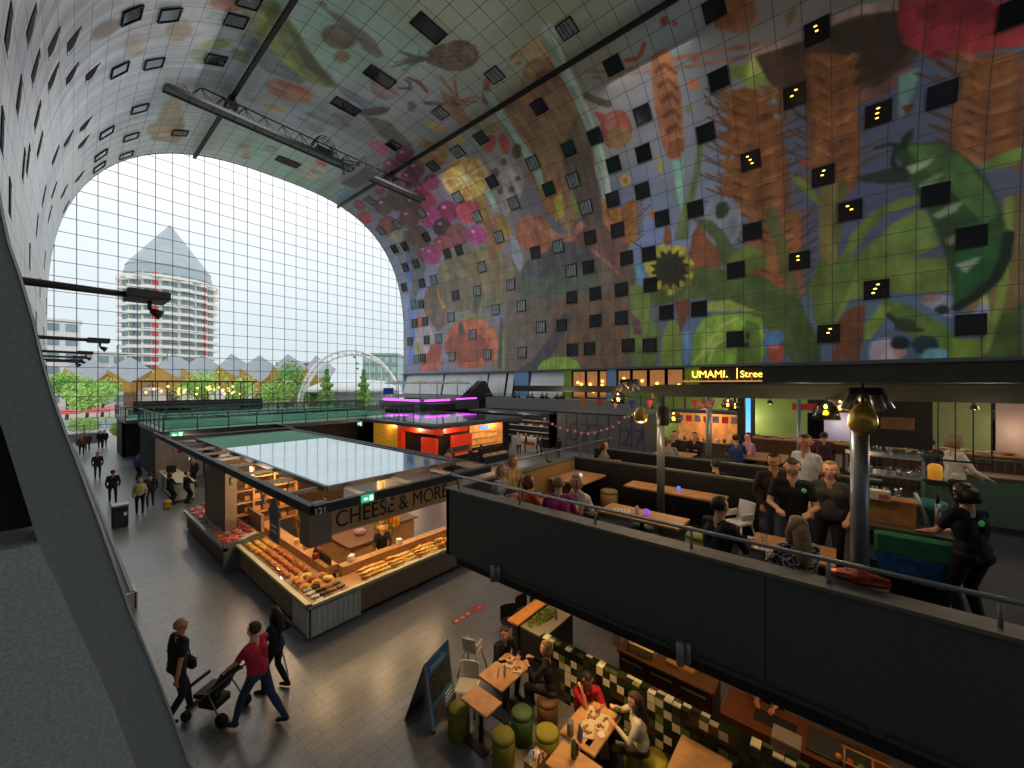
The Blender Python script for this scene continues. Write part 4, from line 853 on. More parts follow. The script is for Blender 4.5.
('f','8a5058',[39.1,19.2,39.9,18.4,41.3,18.1,42.7,18.4,43.6,19.2,43.5,20.2,42.5,21,41,21.2,39.7,20.9,39,20.1]),
('f','8a5058',[41.1,20.2,41.5,20.1,42,20.2,42.1,20.5,41.7,20.6,41.2,20.5]),
('f','a0505c',[42.8,18.7,43.5,18,44.8,17.7,46.1,18,46.9,18.7,46.8,19.6,45.9,20.3,44.6,20.5,43.4,20.2,42.7,19.5]),
('f','d090b0',[44.6,19.6,45,19.5,45.4,19.6,45.5,19.8,45.2,19.9,44.8,19.9]),
('f','b03c80',[45.7,17.9,46.4,17.2,47.7,16.9,49.1,17.2,49.9,17.9,49.9,18.8,49,19.5,47.6,19.7,46.4,19.4,45.6,18.7]),
('f','d090b0',[47.6,18.8,48,18.7,48.4,18.8,48.6,19,48.2,19.1,47.8,19.1]),
('f','aa4468',[41.6,26.4,42.4,26,43.2,25.9,43.9,26.2,44.1,26.7,43.7,27.2,42.9,27.6,42.1,27.7,41.5,27.4,41.3,26.9]),
('f','d090b0',[42.4,27.1,42.7,27,42.9,27.1,42.9,27.3,42.6,27.4,42.4,27.3]),
('f','884858',[47.8,29,48.6,28.7,49.4,28.6,50,28.9,50,29.3,49.5,29.8,48.7,30.1,47.9,30.2,47.4,29.9,47.4,29.5]),
('f','d090b0',[48.4,29.7,48.6,29.6,48.8,29.7,48.7,29.9,48.5,29.9,48.3,29.8]),
('f','a04878',[44.1,28.4,45,28,46,27.9,46.7,28.2,46.8,28.8,46.3,29.4,45.3,29.8,44.3,29.9,43.7,29.6,43.6,29]),
('f','d090b0',[44.8,29.3,45.1,29.2,45.4,29.3,45.3,29.5,45,29.5,44.8,29.4]),
('f','c0a060',[32,24.4,32.6,23.8,33.6,23.3,34.7,23,35.9,22.9,37.1,23.2,38.1,23.6,38.8,24.3,39.1,25.2,38.9,26.1,38.3,26.9,37.3,27.6,36.2,28,35,28.2,33.9,28.2,32.9,27.9,32.2,27.4,31.7,26.8,31.5,26,31.6,25.2]),
('f','d0b878',[32.2,24.5,32.9,23.9,33.9,23.4,35.1,23.2,36.4,23.2,37.5,23.6,38.3,24.2,38.7,25,38.6,25.9,38,26.8,37,27.4,35.9,27.9,34.7,28,33.6,27.9,32.7,27.5,32.1,26.9,31.8,26.1,31.8,25.3]),
('f','c8a834',[34.6,25.2,32.6,24.5,32.9,24.3,33.1,24.1,33.4,23.9,33.7,23.8]),
('f','c8a834',[35,25.1,34.1,23.6,34.5,23.5,34.8,23.4,35.2,23.4,35.6,23.4]),
('f','c8963c',[35.5,25.1,36,23.4,36.5,23.5,36.8,23.6,37.1,23.7,37.5,23.9]),
('f','c8963c',[35.8,25.3,37.7,24.1,38,24.3,38.1,24.6,38.3,24.8,38.4,25.1]),
('f','c8963c',[35.8,25.7,38.4,25.4,38.3,25.7,38.2,25.9,38.1,26.2,37.8,26.5]),
('f','c8963c',[35.6,26,37.6,26.8,37.2,27,36.9,27.2,36.6,27.4,36.2,27.5]),
('f','c8963c',[35.1,26.2,35.8,27.6,35.4,27.7,35,27.8,34.7,27.8,34.3,27.8]),
('f','c8963c',[34.6,26.1,33.9,27.7,33.6,27.6,33.3,27.5,33.1,27.4,32.8,27.2]),
('f','c8963c',[34.4,25.9,32.6,27,32.4,26.8,32.3,26.6,32.2,26.4,32.1,26.1]),
('f','c8963c',[34.3,25.5,32.1,25.8,32.1,25.5,32.2,25.3,32.3,25.1,32.4,24.8]),
('f','e0d0a0',[34.7,25.4,34.8,25.3,35,25.3,35.3,25.3,35.5,25.3,35.6,25.4,35.6,25.6,35.5,25.8,35.3,25.9,35.1,26,34.9,26,34.7,25.9,34.6,25.8,34.6,25.6]),
('f','c04850',[55.9,26.2,56.6,26.1,57.3,26.2,57.9,26.4,58.2,26.8,58.1,27.3,57.8,27.7,57.1,28,56.4,28.1,55.8,28.1,55.3,27.8,55,27.4,55.1,27,55.4,26.6]),
('f','9a4a70',[54.4,28.2,55,28.1,55.5,28.2,56,28.5,56.2,28.8,56.1,29.2,55.7,29.6,55.1,29.9,54.5,30,54,29.9,53.6,29.6,53.5,29.3,53.5,28.9,53.9,28.5]),
('f','7098b8',[55.6,32.2,52.6,32.2,53.3,30.7,56.6,30.5]),
('f','b85058',[50.1,36.1,50.5,36.1,50.7,36.3,50.8,36.6,50.8,36.9,50.5,37.2,50.2,37.5,49.8,37.6,49.4,37.6,49.2,37.4,49.1,37.2,49.2,36.9,49.4,36.5,49.7,36.3]),
('f','a8a498',[52.9,38.5,50.9,37.4,51.6,35.1,53.9,35.1,55.8,36.6]),
('f','8c8aa0',[55.4,23.9,53.2,22.9,53.7,18.8,56.2,17.4]),
('f','9a5a58',[52.8,24,53.5,23.6,54.3,23.4,55.1,23.3,55.8,23.5,56.1,23.9,56.1,24.4,55.6,24.9,54.9,25.3,54,25.5,53.2,25.5,52.6,25.3,52.4,25,52.4,24.5]),
('f','b0a090',[51.9,22.3,52.3,22,53,21.8,53.8,21.8,54.4,22,54.9,22.3,55,22.7,54.8,23,54.2,23.3,53.5,23.5,52.8,23.5,52.2,23.3,51.8,23,51.7,22.6]),
('f','6a4e52',[47.4,21.1,48.1,20.6,49,20.3,50,20.3,50.9,20.5,51.6,20.9,51.8,21.5,51.5,22.1,50.7,22.6,49.7,22.9,48.7,23,47.9,22.7,47.3,22.3,47.2,21.7]),
('f','7c8a48',[36.1,49.8,36.4,49.8,36.8,50,37.1,50.3,37.3,50.7,37.4,51.1,37.3,51.4,37,51.6,36.7,51.6,36.4,51.4,36.1,51,35.9,50.6,35.8,50.3,35.9,50]),
('f','6c8060',[38.9,50.2,39.3,50.2,39.6,50.5,39.6,50.9,39.4,51.3,39,51.8,38.5,52,38,52.1,37.6,52,37.4,51.8,37.4,51.4,37.6,51,37.9,50.6,38.4,50.3]),
('f','6f7460',[36.6,49.6,36.6,48.2,38.3,48,38.1,49.2]),
('f','8a7468',[32.8,57.6,33.2,57.6,33.5,57.7,33.7,58.1,33.7,58.6,33.4,59.2,33,59.7,32.5,60,32.1,60,31.9,59.8,31.8,59.4,31.9,58.9,32.1,58.3,32.4,57.9]),
('f','a09484',[36.6,55.4,37.2,55.4,37.6,55.5,37.8,55.9,37.5,56.3,37,56.7,36.3,57,35.6,57.2,35.1,57.1,34.7,56.9,34.7,56.6,34.9,56.2,35.3,55.8,35.9,55.5]),
('f','8f8066',[34.2,52.9,34.7,52.6,35.3,52.5,36,52.6,36.5,52.8,36.7,53.1,36.6,53.5,36.2,53.9,35.6,54.1,34.9,54.2,34.4,54.1,34,53.9,33.8,53.6,33.9,53.2]),
('f','9c8a6c',[45.6,52.7,44.8,51.8,50.8,50.2,55.8,50,54.1,52.8]),
('f','a58a60',[52,50.9,52.9,50.9,53.6,51.2,53.9,51.6,53.8,52.2,53.2,52.8,52.4,53.2,51.5,53.5,50.7,53.4,50.2,53.2,50,52.7,50.1,52.1,50.6,51.6,51.2,51.2]),
('f','7d7878',[51,41.4,51.4,41.4,51.9,41.5,52.2,41.7,52.4,42,52.5,42.2,52.3,42.5,52,42.6,51.6,42.7,51.2,42.6,50.9,42.4,50.6,42.1,50.6,41.8,50.8,41.6]),
('f','9a8478',[54.9,43.2,55.3,43.1,55.7,43.1,56,43.2,56.2,43.4,56.2,43.6,56,43.8,55.6,44,55.2,44,54.8,44,54.5,43.9,54.3,43.7,54.3,43.5,54.5,43.3]),
('f','9a8a74',[52.6,43.9,52.9,43.9,53.2,44,53.5,44.1,53.7,44.3,53.7,44.6,53.6,44.7,53.4,44.9,53.1,44.9,52.9,44.8,52.6,44.6,52.4,44.4,52.3,44.2,52.4,44]),
('f','b0584c',[31.2,49.7,31.6,49.7,32.1,50,32.5,50.4,32.7,51,32.7,51.5,32.5,51.9,32.2,52.1,31.8,52.1,31.5,51.8,31.2,51.3,31,50.8,30.9,50.3,31,49.9]),
('f','8a8c70',[31.3,50,31.6,48.9,35.2,48.7,34.2,49.3]),
('f','c09058',[16,18.9,16.1,18.7,16.3,18.6,16.5,18.5,16.8,18.6,17,18.8,17.1,19,17.1,19.3,17,19.5,16.8,19.6,16.5,19.7,16.3,19.6,16.1,19.4,16,19.2]),
('f','9c7040',[16.3,19,16.3,18.9,16.4,18.9,16.5,18.8,16.6,18.9,16.8,19,16.8,19.1,16.8,19.2,16.8,19.3,16.7,19.3,16.5,19.4,16.4,19.3,16.3,19.2,16.3,19.1]),
('f','a8963c',[13.2,20.2,12.9,20.1,12.8,19.4,12.9,18.7,13.3,18.8,13.4,19.1,13.1,19.5]),
('f','5a4c44',[20.1,19.8,20.3,19.4,20.6,19.1,20.9,19,21.2,19.1,21.4,19.4,21.4,19.8,21.3,20.2,21,20.6,20.7,20.9,20.4,21,20.2,20.9,20,20.6,20,20.2]),
('f','6a5c50',[22.4,23.1,19.4,22.5,19.4,19.1,19.7,15.6,21.8,16.1,22.4,18.9]),
]
MURAL_BG=[('9a98a4',20.7,68.7),('9a98a4',27.8,65.1),('9a98a4',27.3,69.7),('9a98a4',37.5,63.2),('b5b3ba',33.1,69.5),('b5b3ba',51,66.9),('b5b3ba',49,61.9),('8e8e90',30.8,60.1),('8e8e90',36.1,55.1),('8a8f96',41.8,56.8),('8a8f96',43.6,50.3),('8a8f96',39,54),('9fb0a8',52,50.4),('9fb0a8',55,53.6),('9fb0a8',55,45.2),('86a79b',53.3,40.5),('86a79b',53.5,43.6),('86a79b',55.3,36),('8f95a0',43,45.7),('8f95a0',42,42.5),('8f95a0',38.3,49.3),('8db0a2',31.5,45.7),('8db0a2',32.2,42.2),('8db0a2',28.7,45.4),('8db0a2',28.1,40),('a3ab94',23.7,40.3),('a3ab94',21.1,37.7),('a3ab94',20.3,33.8),('a3ab94',15.9,34.5),('a3ab94',12.7,31.3),('9b9ba0',35.3,38.7),('9b9ba0',32.6,34.7),('9b9ba0',31.9,37.5),('9b9ba0',32.5,32.2),('a0a9a0',25.1,33.7),('a0a9a0',29.5,37),('a9a19a',13.8,28.7),('a9a19a',17,25.8),('a9a19a',19.6,22.1),('8b98a0',10.4,29.1),('8b98a0',9.1,26.1),('8b98a0',10.6,30.8),('9a918c',5.4,27.6),('9a918c',3.3,25.2),('9a918c',1.1,25.2),('8f929e',14.4,22),('8f929e',10.6,23),('8f929e',10.6,18.1),('76819b',15.3,17.8),('76819b',8,18.9),('76819b',8.2,16.5),('5d6780',2.5,18.3),('5d6780',-1,15.7),('5d6780',-1.6,17.4),('5d6780',-5.4,17.7),('5d6780',-4.5,16.9),('5e6688',-2.1,12.6),('5e6688',-3.2,10.2),('5e6688',-0.5,12.3),('5f7a9c',-3.5,1.5),('5f7a9c',-1.1,2.4),('5f7a9c',10.3,1.5),('7c8fb8',15.7,15.1),('7c8fb8',14.8,12.9),('8b90b4',54.7,15.7),('8b90b4',51.5,16.7),('8b90b4',55.1,7.4),('8a8ba8',50.4,24.5),('8a8ba8',48.8,19.3),('7b5f4a',26,4.8),('7b5f4a',20.7,4.4),('7c6a8a',48.9,27.6),('7c6a8a',42,23.5),('63677a',-8.2,14.8),('63677a',-8.7,6.8),('63677a',-7.4,18.4),('70687c',19.6,18.1),('70687c',24.2,19.4),('9c8060',21.6,29.1)]
WINDOWS=[('d',52.85,20.81),('d',47.32,20.9),('d',51.96,17.82),('d',44.36,17.81),('d',41.83,17.76),('d',54.88,17.82),('d',51.85,14.7),('d',56.71,14.81),('d',44.42,11.66),('d',29,14.68),('d',21.36,14.7),('d',21.95,11.59),('d',24.31,8.52),('d',21.24,8.52),('d',25.78,5.4),('d',21.29,5.44),('d',24.31,2.37),('d',22.03,2.36),('d',51.92,5.54),('d',52.91,2.61),('d',55.09,8.54),('d',52.17,8.57),('d',52.95,11.48),('d',56.49,5.61),('c',48.9,14.73),('c',38.27,14.67),('c',39.84,11.64),('c',33.54,11.49),('c',24.18,11.62),('c',31.94,8.48),('c',36.51,8.57),('c',28.86,5.47),('c',45.78,8.59),('c',41.11,5.54),('c',31.91,2.42),('c',38.16,2.45),('c',45.66,2.51),('c',48.88,5.54),('c',54.67,2.53),('c',54.95,11.66),('c',34.11,17.75),('c',25.64,14.65),('d',18.29,23.87),('d',21.29,23.85),('d',17.33,20.88),('d',14.31,20.84),('d',15.05,17.69),('d',18.19,17.78),('d',13.47,14.67),('d',10.41,14.68),('d',18.13,14.7),('d',17.38,11.68),('d',15.02,11.59),('d',8.95,20.55),('d',7.25,8.52),('d',5.93,11.59),('c',22,20.84),('c',21.27,17.87),('l',5.85,17.31),('d',14.98,8.48),('d',18.11,8.48),('d',18.15,5.44),('d',13.39,5.47),('d',10.35,5.44),('d',7.32,2.35),('d',17.38,2.4),('d',15.07,2.29),('l',-1.98,5.36),('l',0.8,2.3),('d',-6.6,2.27),('d',-6.63,8.13),('l',1.1,14.59),('l',-0.49,11.57),('l',2.66,8.45),('d',-4.95,11.4),('d',6.85,28.53),('d',7.43,23.95),('l',1.3,24.12),('l',2.72,20.75),('d',-5.05,17.58),('l',-1.98,17.68),('d',-7.77,20.64),('d',14.47,28.57),('d',13.57,23.93),('d',22.05,28.63),('c',23.64,33.28),('c',16.25,33.03),('c',25.78,24.02),('c',33.43,28.72),('c',31.17,33.26),('d',29.68,28.79),('d',37.95,28.7),('d',31.89,24.04),('d',25.12,20.95),('c',37.91,24.06),('c',36.56,20.98),('c',30.3,20.91),('c',52.16,28.82),('c',45.5,24.18),('c',51.48,24.08),('c',55.89,24.24),('d',55.56,20.99),('d',39.48,33.3),('D',24.68,39.75),('D',31.98,39.58),('D',37.98,39.75),('D',52.97,39.67),('d',31.14,49.89),('d',32.63,56.87),('d',33.48,54.27),('d',33.44,50.1),('d',31.2,61.5),('d',34.43,61.66),('d',36.85,59.56),('d',38.6,57.12),('d',39.25,54.44),('d',38.65,50.19),('d',46.43,54.62),('d',52.68,50.33),('d',43.91,59.94),('d',48.58,57.43),('d',52.2,54.74),('d',42.7,62.12),('d',46.95,60.07),('d',21.2,68.15),('d',24.57,65.72),('d',25.37,68.34),('d',27.54,65.79),('d',28.9,63.51),('d',31.63,63.79),('d',31.25,66.32),('d',21.9,71.34),('d',34.39,66.54),('d',30.95,68.8),('d',41.29,64.2),('d',46.46,64.97),('d',41.66,67.11),('d',51.94,63.06),('d',54.21,60.43),('d',53.18,57.74),('d',56.19,57.73),('d',56.73,54.75),('d',57.16,62.78),('d',48.24,66.36)]
# ================= vault =================
CX,AX,Z0,BZ,NN,ZB=19.8,20.0,12.0,22.05,2.75,7.9
def _prof():
    p=[(CX+AX,ZB)]
    for i in range(1201):
        t=PI*i/1200; c,s_=math.cos(t),math.sin(t)
        p.append((CX+AX*math.copysign(abs(c)**(2/NN),c),Z0+BZ*abs(s_)**(2/NN)))
    p.append((CX-AX,ZB)); p=np.array(p); d=np.r_[0,np.cumsum(np.hypot(*np.diff(p,axis=0).T))]
    return p,d
PP,PD=_prof(); SL=PD[-1]
def lean(x,y): return x-1.4*(1-y/58)*np.clip((CX-x)/AX,0,1)      # the left flank opens slightly towards the viewer
def vat(s,y=58): return float(lean(np.interp(s,PD,PP[:,0]),y)),float(np.interp(s,PD,PP[:,1]))
def vn(s):
    a,b=vat(s-.1),vat(s+.1); t=Vector((b[0]-a[0],0,b[1]-a[1])).normalized(); return Vector((-t.z,0,t.x)), t   # inward normal, tangent
def srgb2lin(a): return np.where(a<=.04045,a/12.92,((a+.055)/1.055)**2.4)
def hexrgb(h): return np.array([int(h[i:i+2],16)/255 for i in (0,2,4)])
def paint(Y,Sv):
    """mural colours (display rgb) at arrays of hall position Y and girth position Sv"""
    sh=Y.shape; Yf=Y.ravel();Sf=Sv.ravel(); num=np.zeros((Yf.size,3)); den=np.zeros(Yf.size)
    for c,y,s_ in MURAL_BG:
        wt=1/((Yf-y)**2+(Sf-s_)**2+2.0)**1.6; num+=wt[:,None]*hexrgb(c); den+=wt
    col=num/den[:,None]
    g=rng.random((60,40,3))
    def vnoise(fy,fs,k):
        gy=np.abs(Yf*fy)%58; gs=np.abs(Sf*fs)%38; iy=gy.astype(int); is_=gs.astype(int); ty=gy-iy; ts=gs-is_
        a=g[iy,is_,k]*(1-ty)+g[iy+1,is_,k]*ty; b=g[iy,is_+1,k]*(1-ty)+g[iy+1,is_+1,k]*ty; return a*(1-ts)+b*ts-.5
    n1=vnoise(.35,.3,0); n2=vnoise(.25,1.9,1); n3=vnoise(2.3,.5,2)
    col*=(1+.16*n1+.12*n2)[:,None]; col[:,2]+=.05*n1; col[:,0]-=.03*n2
    lf=np.clip((Sf-44)/14,0,1)[:,None]; mn=col.mean(1,keepdims=True); col=col*(1-lf*.6)+(mn*np.array([.97,.97,1.06]))*lf*.6; n4=vnoise(3.1,.22,1)+vnoise(6.3,.4,2)*.8; col*=(1+.26*lf[:,0]+.3*lf[:,0]*n4)[:,None]  # left flank paled and greyed: its daylight sheen is put into the colour
    def inside(q,yy,ss):
        c=np.zeros(yy.shape,bool); j=len(q)-1
        for i in range(len(q)):
            yi,si=q[i];yj,sj=q[j]
            if si!=sj:
                cr_=((si>ss)!=(sj>ss))&(yy<(yj-yi)*(ss-si)/(sj-si)+yi); c^=cr_
            j=i
        return c
    tex=(1+.22*vnoise(1.3,1.1,1)+.22*n3+.14*vnoise(4.1,2.7,2))
    for t,c,q in MURAL:
        q=[(q[i],q[i+1]) for i in range(0,len(q),2)]; a=np.array(q); wd=float(t[1:]) if t[0]=='l' else 0
        m=np.where((Yf>a[:,0].min()-wd)&(Yf<a[:,0].max()+wd)&(Sf>a[:,1].min()-wd)&(Sf<a[:,1].max()+wd))[0]
        if not len(m): continue
        yy,ss=Yf[m],Sf[m]
        if wd:
            dmin=np.full(len(m),1e9)
            for (y0,s0),(y1,s1) in zip(q[:-1],q[1:]):
                vy,vs2=y1-y0,s1-s0; L2=vy*vy+vs2*vs2+1e-9; tt=np.clip(((yy-y0)*vy+(ss-s0)*vs2)/L2,0,1)
                dmin=np.minimum(dmin,np.hypot(yy-y0-tt*vy,ss-s0-tt*vs2))
            al=np.clip((wd/2-dmin)/.12+.5,0,1)
        else:
            al=(inside(q,yy,ss)*1.+inside(q,yy+.06,ss+.06)+inside(q,yy-.06,ss+.06)+inside(q,yy+.06,ss-.06)+inside(q,yy-.06,ss-.06))/5
        cc=hexrgb(c)[None,:]*tex[m][:,None]
        col[m]=col[m]*(1-al[:,None])+cc*al[:,None]
    col*=(1+.17*np.clip(1-np.abs(Sf-42)/14,0,1)*1.5)[:,None]  # crown of the ceiling lightened in colour, standing in for uplight
    return np.clip(col,0,1).reshape(sh+(3,))
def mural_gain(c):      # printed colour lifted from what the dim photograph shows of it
    L=srgb2lin(c); g=L.mean(-1,keepdims=True); return np.clip((L*.9+g*.1)*MG,0,.9)  # slight grey mix puts haze into the print colour
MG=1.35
def vault_mesh(name,ys,ss,mat,painted):
    P_=np.array([vat(s_) for s_ in ss]); ny,ns=len(ys),len(ss)
    V_=np.zeros((ny,ns,3)); V_[:,:,0]=lean(P_[None,:,0],np.array(ys)[:,None]); V_[:,:,2]=P_[None,:,1]; V_[:,:,1]=np.array(ys)[:,None]
    idx=np.arange(ny*ns).reshape(ny,ns); F=np.stack([idx[:-1,:-1],idx[:-1,1:],idx[1:,1:],idx[1:,:-1]],-1).reshape(-1,4)
    me=bpy.data.meshes.new(name); me.vertices.add(ny*ns); me.vertices.foreach_set('co',V_.ravel())
    nf=len(F); me.loops.add(nf*4); me.loops.foreach_set('vertex_index',F.ravel().astype(np.int32)); me.polygons.add(nf)
    me.polygons.foreach_set('loop_start',np.arange(0,nf*4,4,dtype=np.int32)); me.update(calc_edges=True); me.validate()
    Yg,Sg=np.meshgrid(ys,ss,indexing='ij')
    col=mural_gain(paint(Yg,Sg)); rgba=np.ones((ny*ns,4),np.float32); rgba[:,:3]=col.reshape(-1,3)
    ca=me.color_attributes.new('print','FLOAT_COLOR','POINT'); ca.data.foreach_set('color',rgba.ravel())
    uv=me.uv_layers.new(name='panels'); u=np.stack([Yg.ravel(),Sg.ravel()],-1)[F.ravel()].astype(np.float32); uv.data.foreach_set('uv',u.ravel())
    me.polygons.foreach_set('use_smooth',np.ones(nf,bool))
    me.materials.append(mat); o=bpy.data.objects.new(name,me); S.collection.objects.link(o); o['kind']='structure'; return o
def mural_mat():
    m=bpy.data.materials.new('printed perforated panels'); m.use_nodes=True; nt=m.node_tree; b=nt.nodes['Principled BSDF']; N_=nt.nodes.new; L_=nt.links.new
    at_=N_('ShaderNodeAttribute'); at_.attribute_name='print'
    uv=N_('ShaderNodeUVMap'); uv.uv_map='panels'; sp=N_('ShaderNodeSeparateXYZ'); L_(uv.outputs[0],sp.inputs[0])
    def line(out,off,per):
        a=N_('ShaderNodeMath'); a.operation='SUBTRACT'; L_(out,a.inputs[0]); a.inputs[1].default_value=off
        b_=N_('ShaderNodeMath'); b_.operation='PINGPONG'; L_(a.outputs[0],b_.inputs[0]); b_.inputs[1].default_value=per/2
        c=N_('ShaderNodeMath'); c.operation='LESS_THAN'; L_(b_.outputs[0],c.inputs[0]); c.inputs[1].default_value=.022; return c.outputs[0]
    mx=N_('ShaderNodeMath'); mx.operation='MAXIMUM'; L_(line(sp.outputs['X'],14.32,1.53),mx.inputs[0]); L_(line(sp.outputs['Y'],1.6,1.535),mx.inputs[1])
    mc=N_('ShaderNodeMix'); mc.data_type='RGBA'; L_(mx.outputs[0],mc.inputs[0]); L_(at_.outputs['Color'],mc.inputs[6]); mc.inputs[7].default_value=(.06,.06,.062,1)
    L_(mc.outputs[2],b.inputs['Base Color']); b.inputs['Roughness'].default_value=.38; b.inputs['Specular IOR Level'].default_value=.6
    # panels are not perfectly flat to each other: small wobble in the reflection
    nz=N_('ShaderNodeTexNoise'); nz.inputs['Scale'].default_value=.8; tco=N_('ShaderNodeTexCoord'); L_(tco.outputs['Object'],nz.inputs['Vector'])
    bp=N_('ShaderNodeBump'); bp.inputs['Strength'].default_value=.25; bp.inputs['Distance'].default_value=.25; L_(nz.outputs['Fac'],bp.inputs['Height']); L_(bp.outputs[0],b.inputs['Normal'])
    return m
MM=mural_mat()
ys=np.unique(np.r_[np.arange(-14,4,.11),np.arange(4,30,.12),np.arange(30,57.9,.16),58.0]); ss=np.unique(np.r_[np.arange(0,30,.11),np.arange(30,52,.14),np.arange(52,SL,.3),SL])
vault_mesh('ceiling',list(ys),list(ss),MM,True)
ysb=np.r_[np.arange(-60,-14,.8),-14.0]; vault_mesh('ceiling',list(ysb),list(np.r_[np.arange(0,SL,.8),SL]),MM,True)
# outer shell and the reveal of the arch at the glazed ends
sh=M('grey stone cladding','8d9092',.6,noise=.1); sd=MB()
for y0,y1 in ((-60.2,58.05),):
    rr=[]; 
    for s_ in np.linspace(0,SL,60):
        x,z=vat(s_); nn,_=vn(s_); rr.append((x-nn.x*.5,z-nn.z*.5))
    sd.loft([[(float(lean(x,y0))-(.6 if x<5 else 0),y0,z) for x,z in rr],[(x,y1+.2,z) for x,z in rr]],sh,cap=False,closed=False)
rim=MB()
for yy in (58.0,-60.2):
    a=[(vat(s_)[0],yy,vat(s_)[1]) for s_ in np.linspace(0,SL,60)]; b=[(x,yy,z) for x,z in rr]
    a=[(CX+AX,yy,0)]+a+[(CX-AX,yy,0)]; b=[(CX+AX+.5,yy,0)]+b+[(CX-AX-.5,yy,0)]
    rim.loft([a,b],sh,cap=False,closed=False); rim.loft([[(p[0],yy+.3,p[2]) for p in a],[(p[0],yy+.3,p[2]) for p in b]],sh,cap=False,closed=False); rim.loft([a,[(p[0],yy+.3,p[2]) for p in a]],sh,cap=False,closed=False)
sd.build('wall_outer',kind='structure'); rim.build('trim_1',kind='structure')
# windows set in the vault
fr=M('dark window frame','222527',.5,spec=.2); pane_d=M('dark window glass','0e1215',.12,spec=.6,noise=.5,nscale=1.5); pane_c=M('window glass with pale blind','8f989c',.25,noise=.25,nscale=2); pane_g=M('window glass dark brown room','1d1712',.15)
pane_l=M('window glass seen edge on','17151b',.7,spec=.1); lampm=M('warm room lamp','ffc45a',.5,emit=3.2,ecol='ffb84a')
wn=[0]
def window(kind,y,s_,w_=1.4,h_=1.4):
    nn,t=vn(s_); x,z=vat(s_,y); c=Vector((x,y,z)); yv=Vector((0,1,0)); wn[0]+=1
    def q(a,b,d): return c+yv*a+t*b+nn*d
    f=MB(); far=s_>58; w_=w_*(1.0 if far else 1); d1=.015 if far else .1; W2,H2=w_/2,h_/2; e_=.07
    for a0,a1,b0,b1 in ((-W2,W2,-H2,-H2+e_),(-W2,W2,H2-e_,H2),(-W2,-W2+e_,-H2,H2),(W2-e_,W2,-H2,H2)):
        f.loft([[q(a0,b0,-.02),q(a1,b0,-.02),q(a1,b1,-.02),q(a0,b1,-.02)],[q(a0,b0,d1),q(a1,b0,d1),q(a1,b1,d1),q(a0,b1,d1)]])
    o=f.build('window_%d'%wn[0],pane_l if far else fr,kind='structure')
    p=MB(); g=W2-e_; gh=H2-e_
    p.loft([[q(-g,-gh,d1*.2),q(g,-gh,d1*.2),q(g,gh,d1*.2),q(-g,gh,d1*.2)],[q(-g,-gh,d1*.5),q(g,-gh,d1*.5),q(g,gh,d1*.5),q(-g,gh,d1*.5)]])
    p.build('pane',pane_l if far else {'d':pane_d,'c':pane_c,'D':pane_d,'l':pane_g}[kind],o)
    if kind=='c':
        k=MB(); 
        for a in (-.28,.05,.3): k.loft([[q(a,-gh,.055),q(a+.07,-gh,.055),q(a+.07,gh,.055),q(a,gh,.055)],[q(a,-gh,.06),q(a+.07,-gh,.06),q(a+.07,gh,.06),q(a,gh,.06)]])
        k.build('blind_slat',fr,o)
    if kind=='l':
        for j in range(random.choice((2,3,3))):
            b=q(random.uniform(-.12,.2),.35-j*.3,.06); k=MB(); k.ball(b,.07,8,6,sc=(.5,1.5,.8)); k.build('ceiling_lamp',lampm,o)
for k_,y,s_ in WINDOWS:
    if k_=='D': window(k_,y,s_,1.45,2.6)
    else: window(k_,y,s_)
for i in range(15):
    for r_,s_ in enumerate((SL-2.35,SL-5.45,SL-8.5)):
        if (i*7+r_*5)%3==1 and 6+i*3.5>12: window('d',6+i*3.5+r_*1.2,s_)
# ---------- glazed end: cable net and panes ----------
pg=glassmat('clear facade glass','f8fafa',.03,.35)
cab=M('steel cable','4a4450',.5)
g=MB()
def zt(x):   # arch height at x
    a=abs(x-CX)/AX; return Z0+BZ*max(0,1-a**NN)**(1/NN) if a<1 else 0
for yy in (58.0,-60.0):
    wall=MB(); outl=[(vat(s_)[0],yy+.02,vat(s_)[1]) for s_ in np.linspace(0,SL,80)]; outl=[(CX+AX,yy+.02,0)]+outl+[(CX-AX,yy+.02,0)]
    wall.add(outl+[(x,yy+.05,z) for x,_,z in outl],[tuple(range(len(outl))),tuple(range(len(outl),2*len(outl)))[::-1]]); 
    wall.build('window_%d'%(900 if yy>0 else 901),pg,kind='structure')
    if yy>0:
        for i in range(28):
            x=.22+1.455*i
            if zt(x)>1: c=MB(); c.cyl((x,yy-.05,0),(x,yy-.05,zt(x)),.032,n=6); c.build('trim_%d'%(2+i),cab,kind='structure')
        for i in range(22):
            z=2.03+1.46*i
            hw=AX if z<Z0 else AX*max(0,1-((z-Z0)/BZ)**NN)**(1/NN)
            if hw>1: c=MB(); c.cyl((CX-hw,yy-.1,z),(CX+hw,yy-.1,z),.03,n=6); c.build('trim_%d'%(40+i),cab,kind='structure')
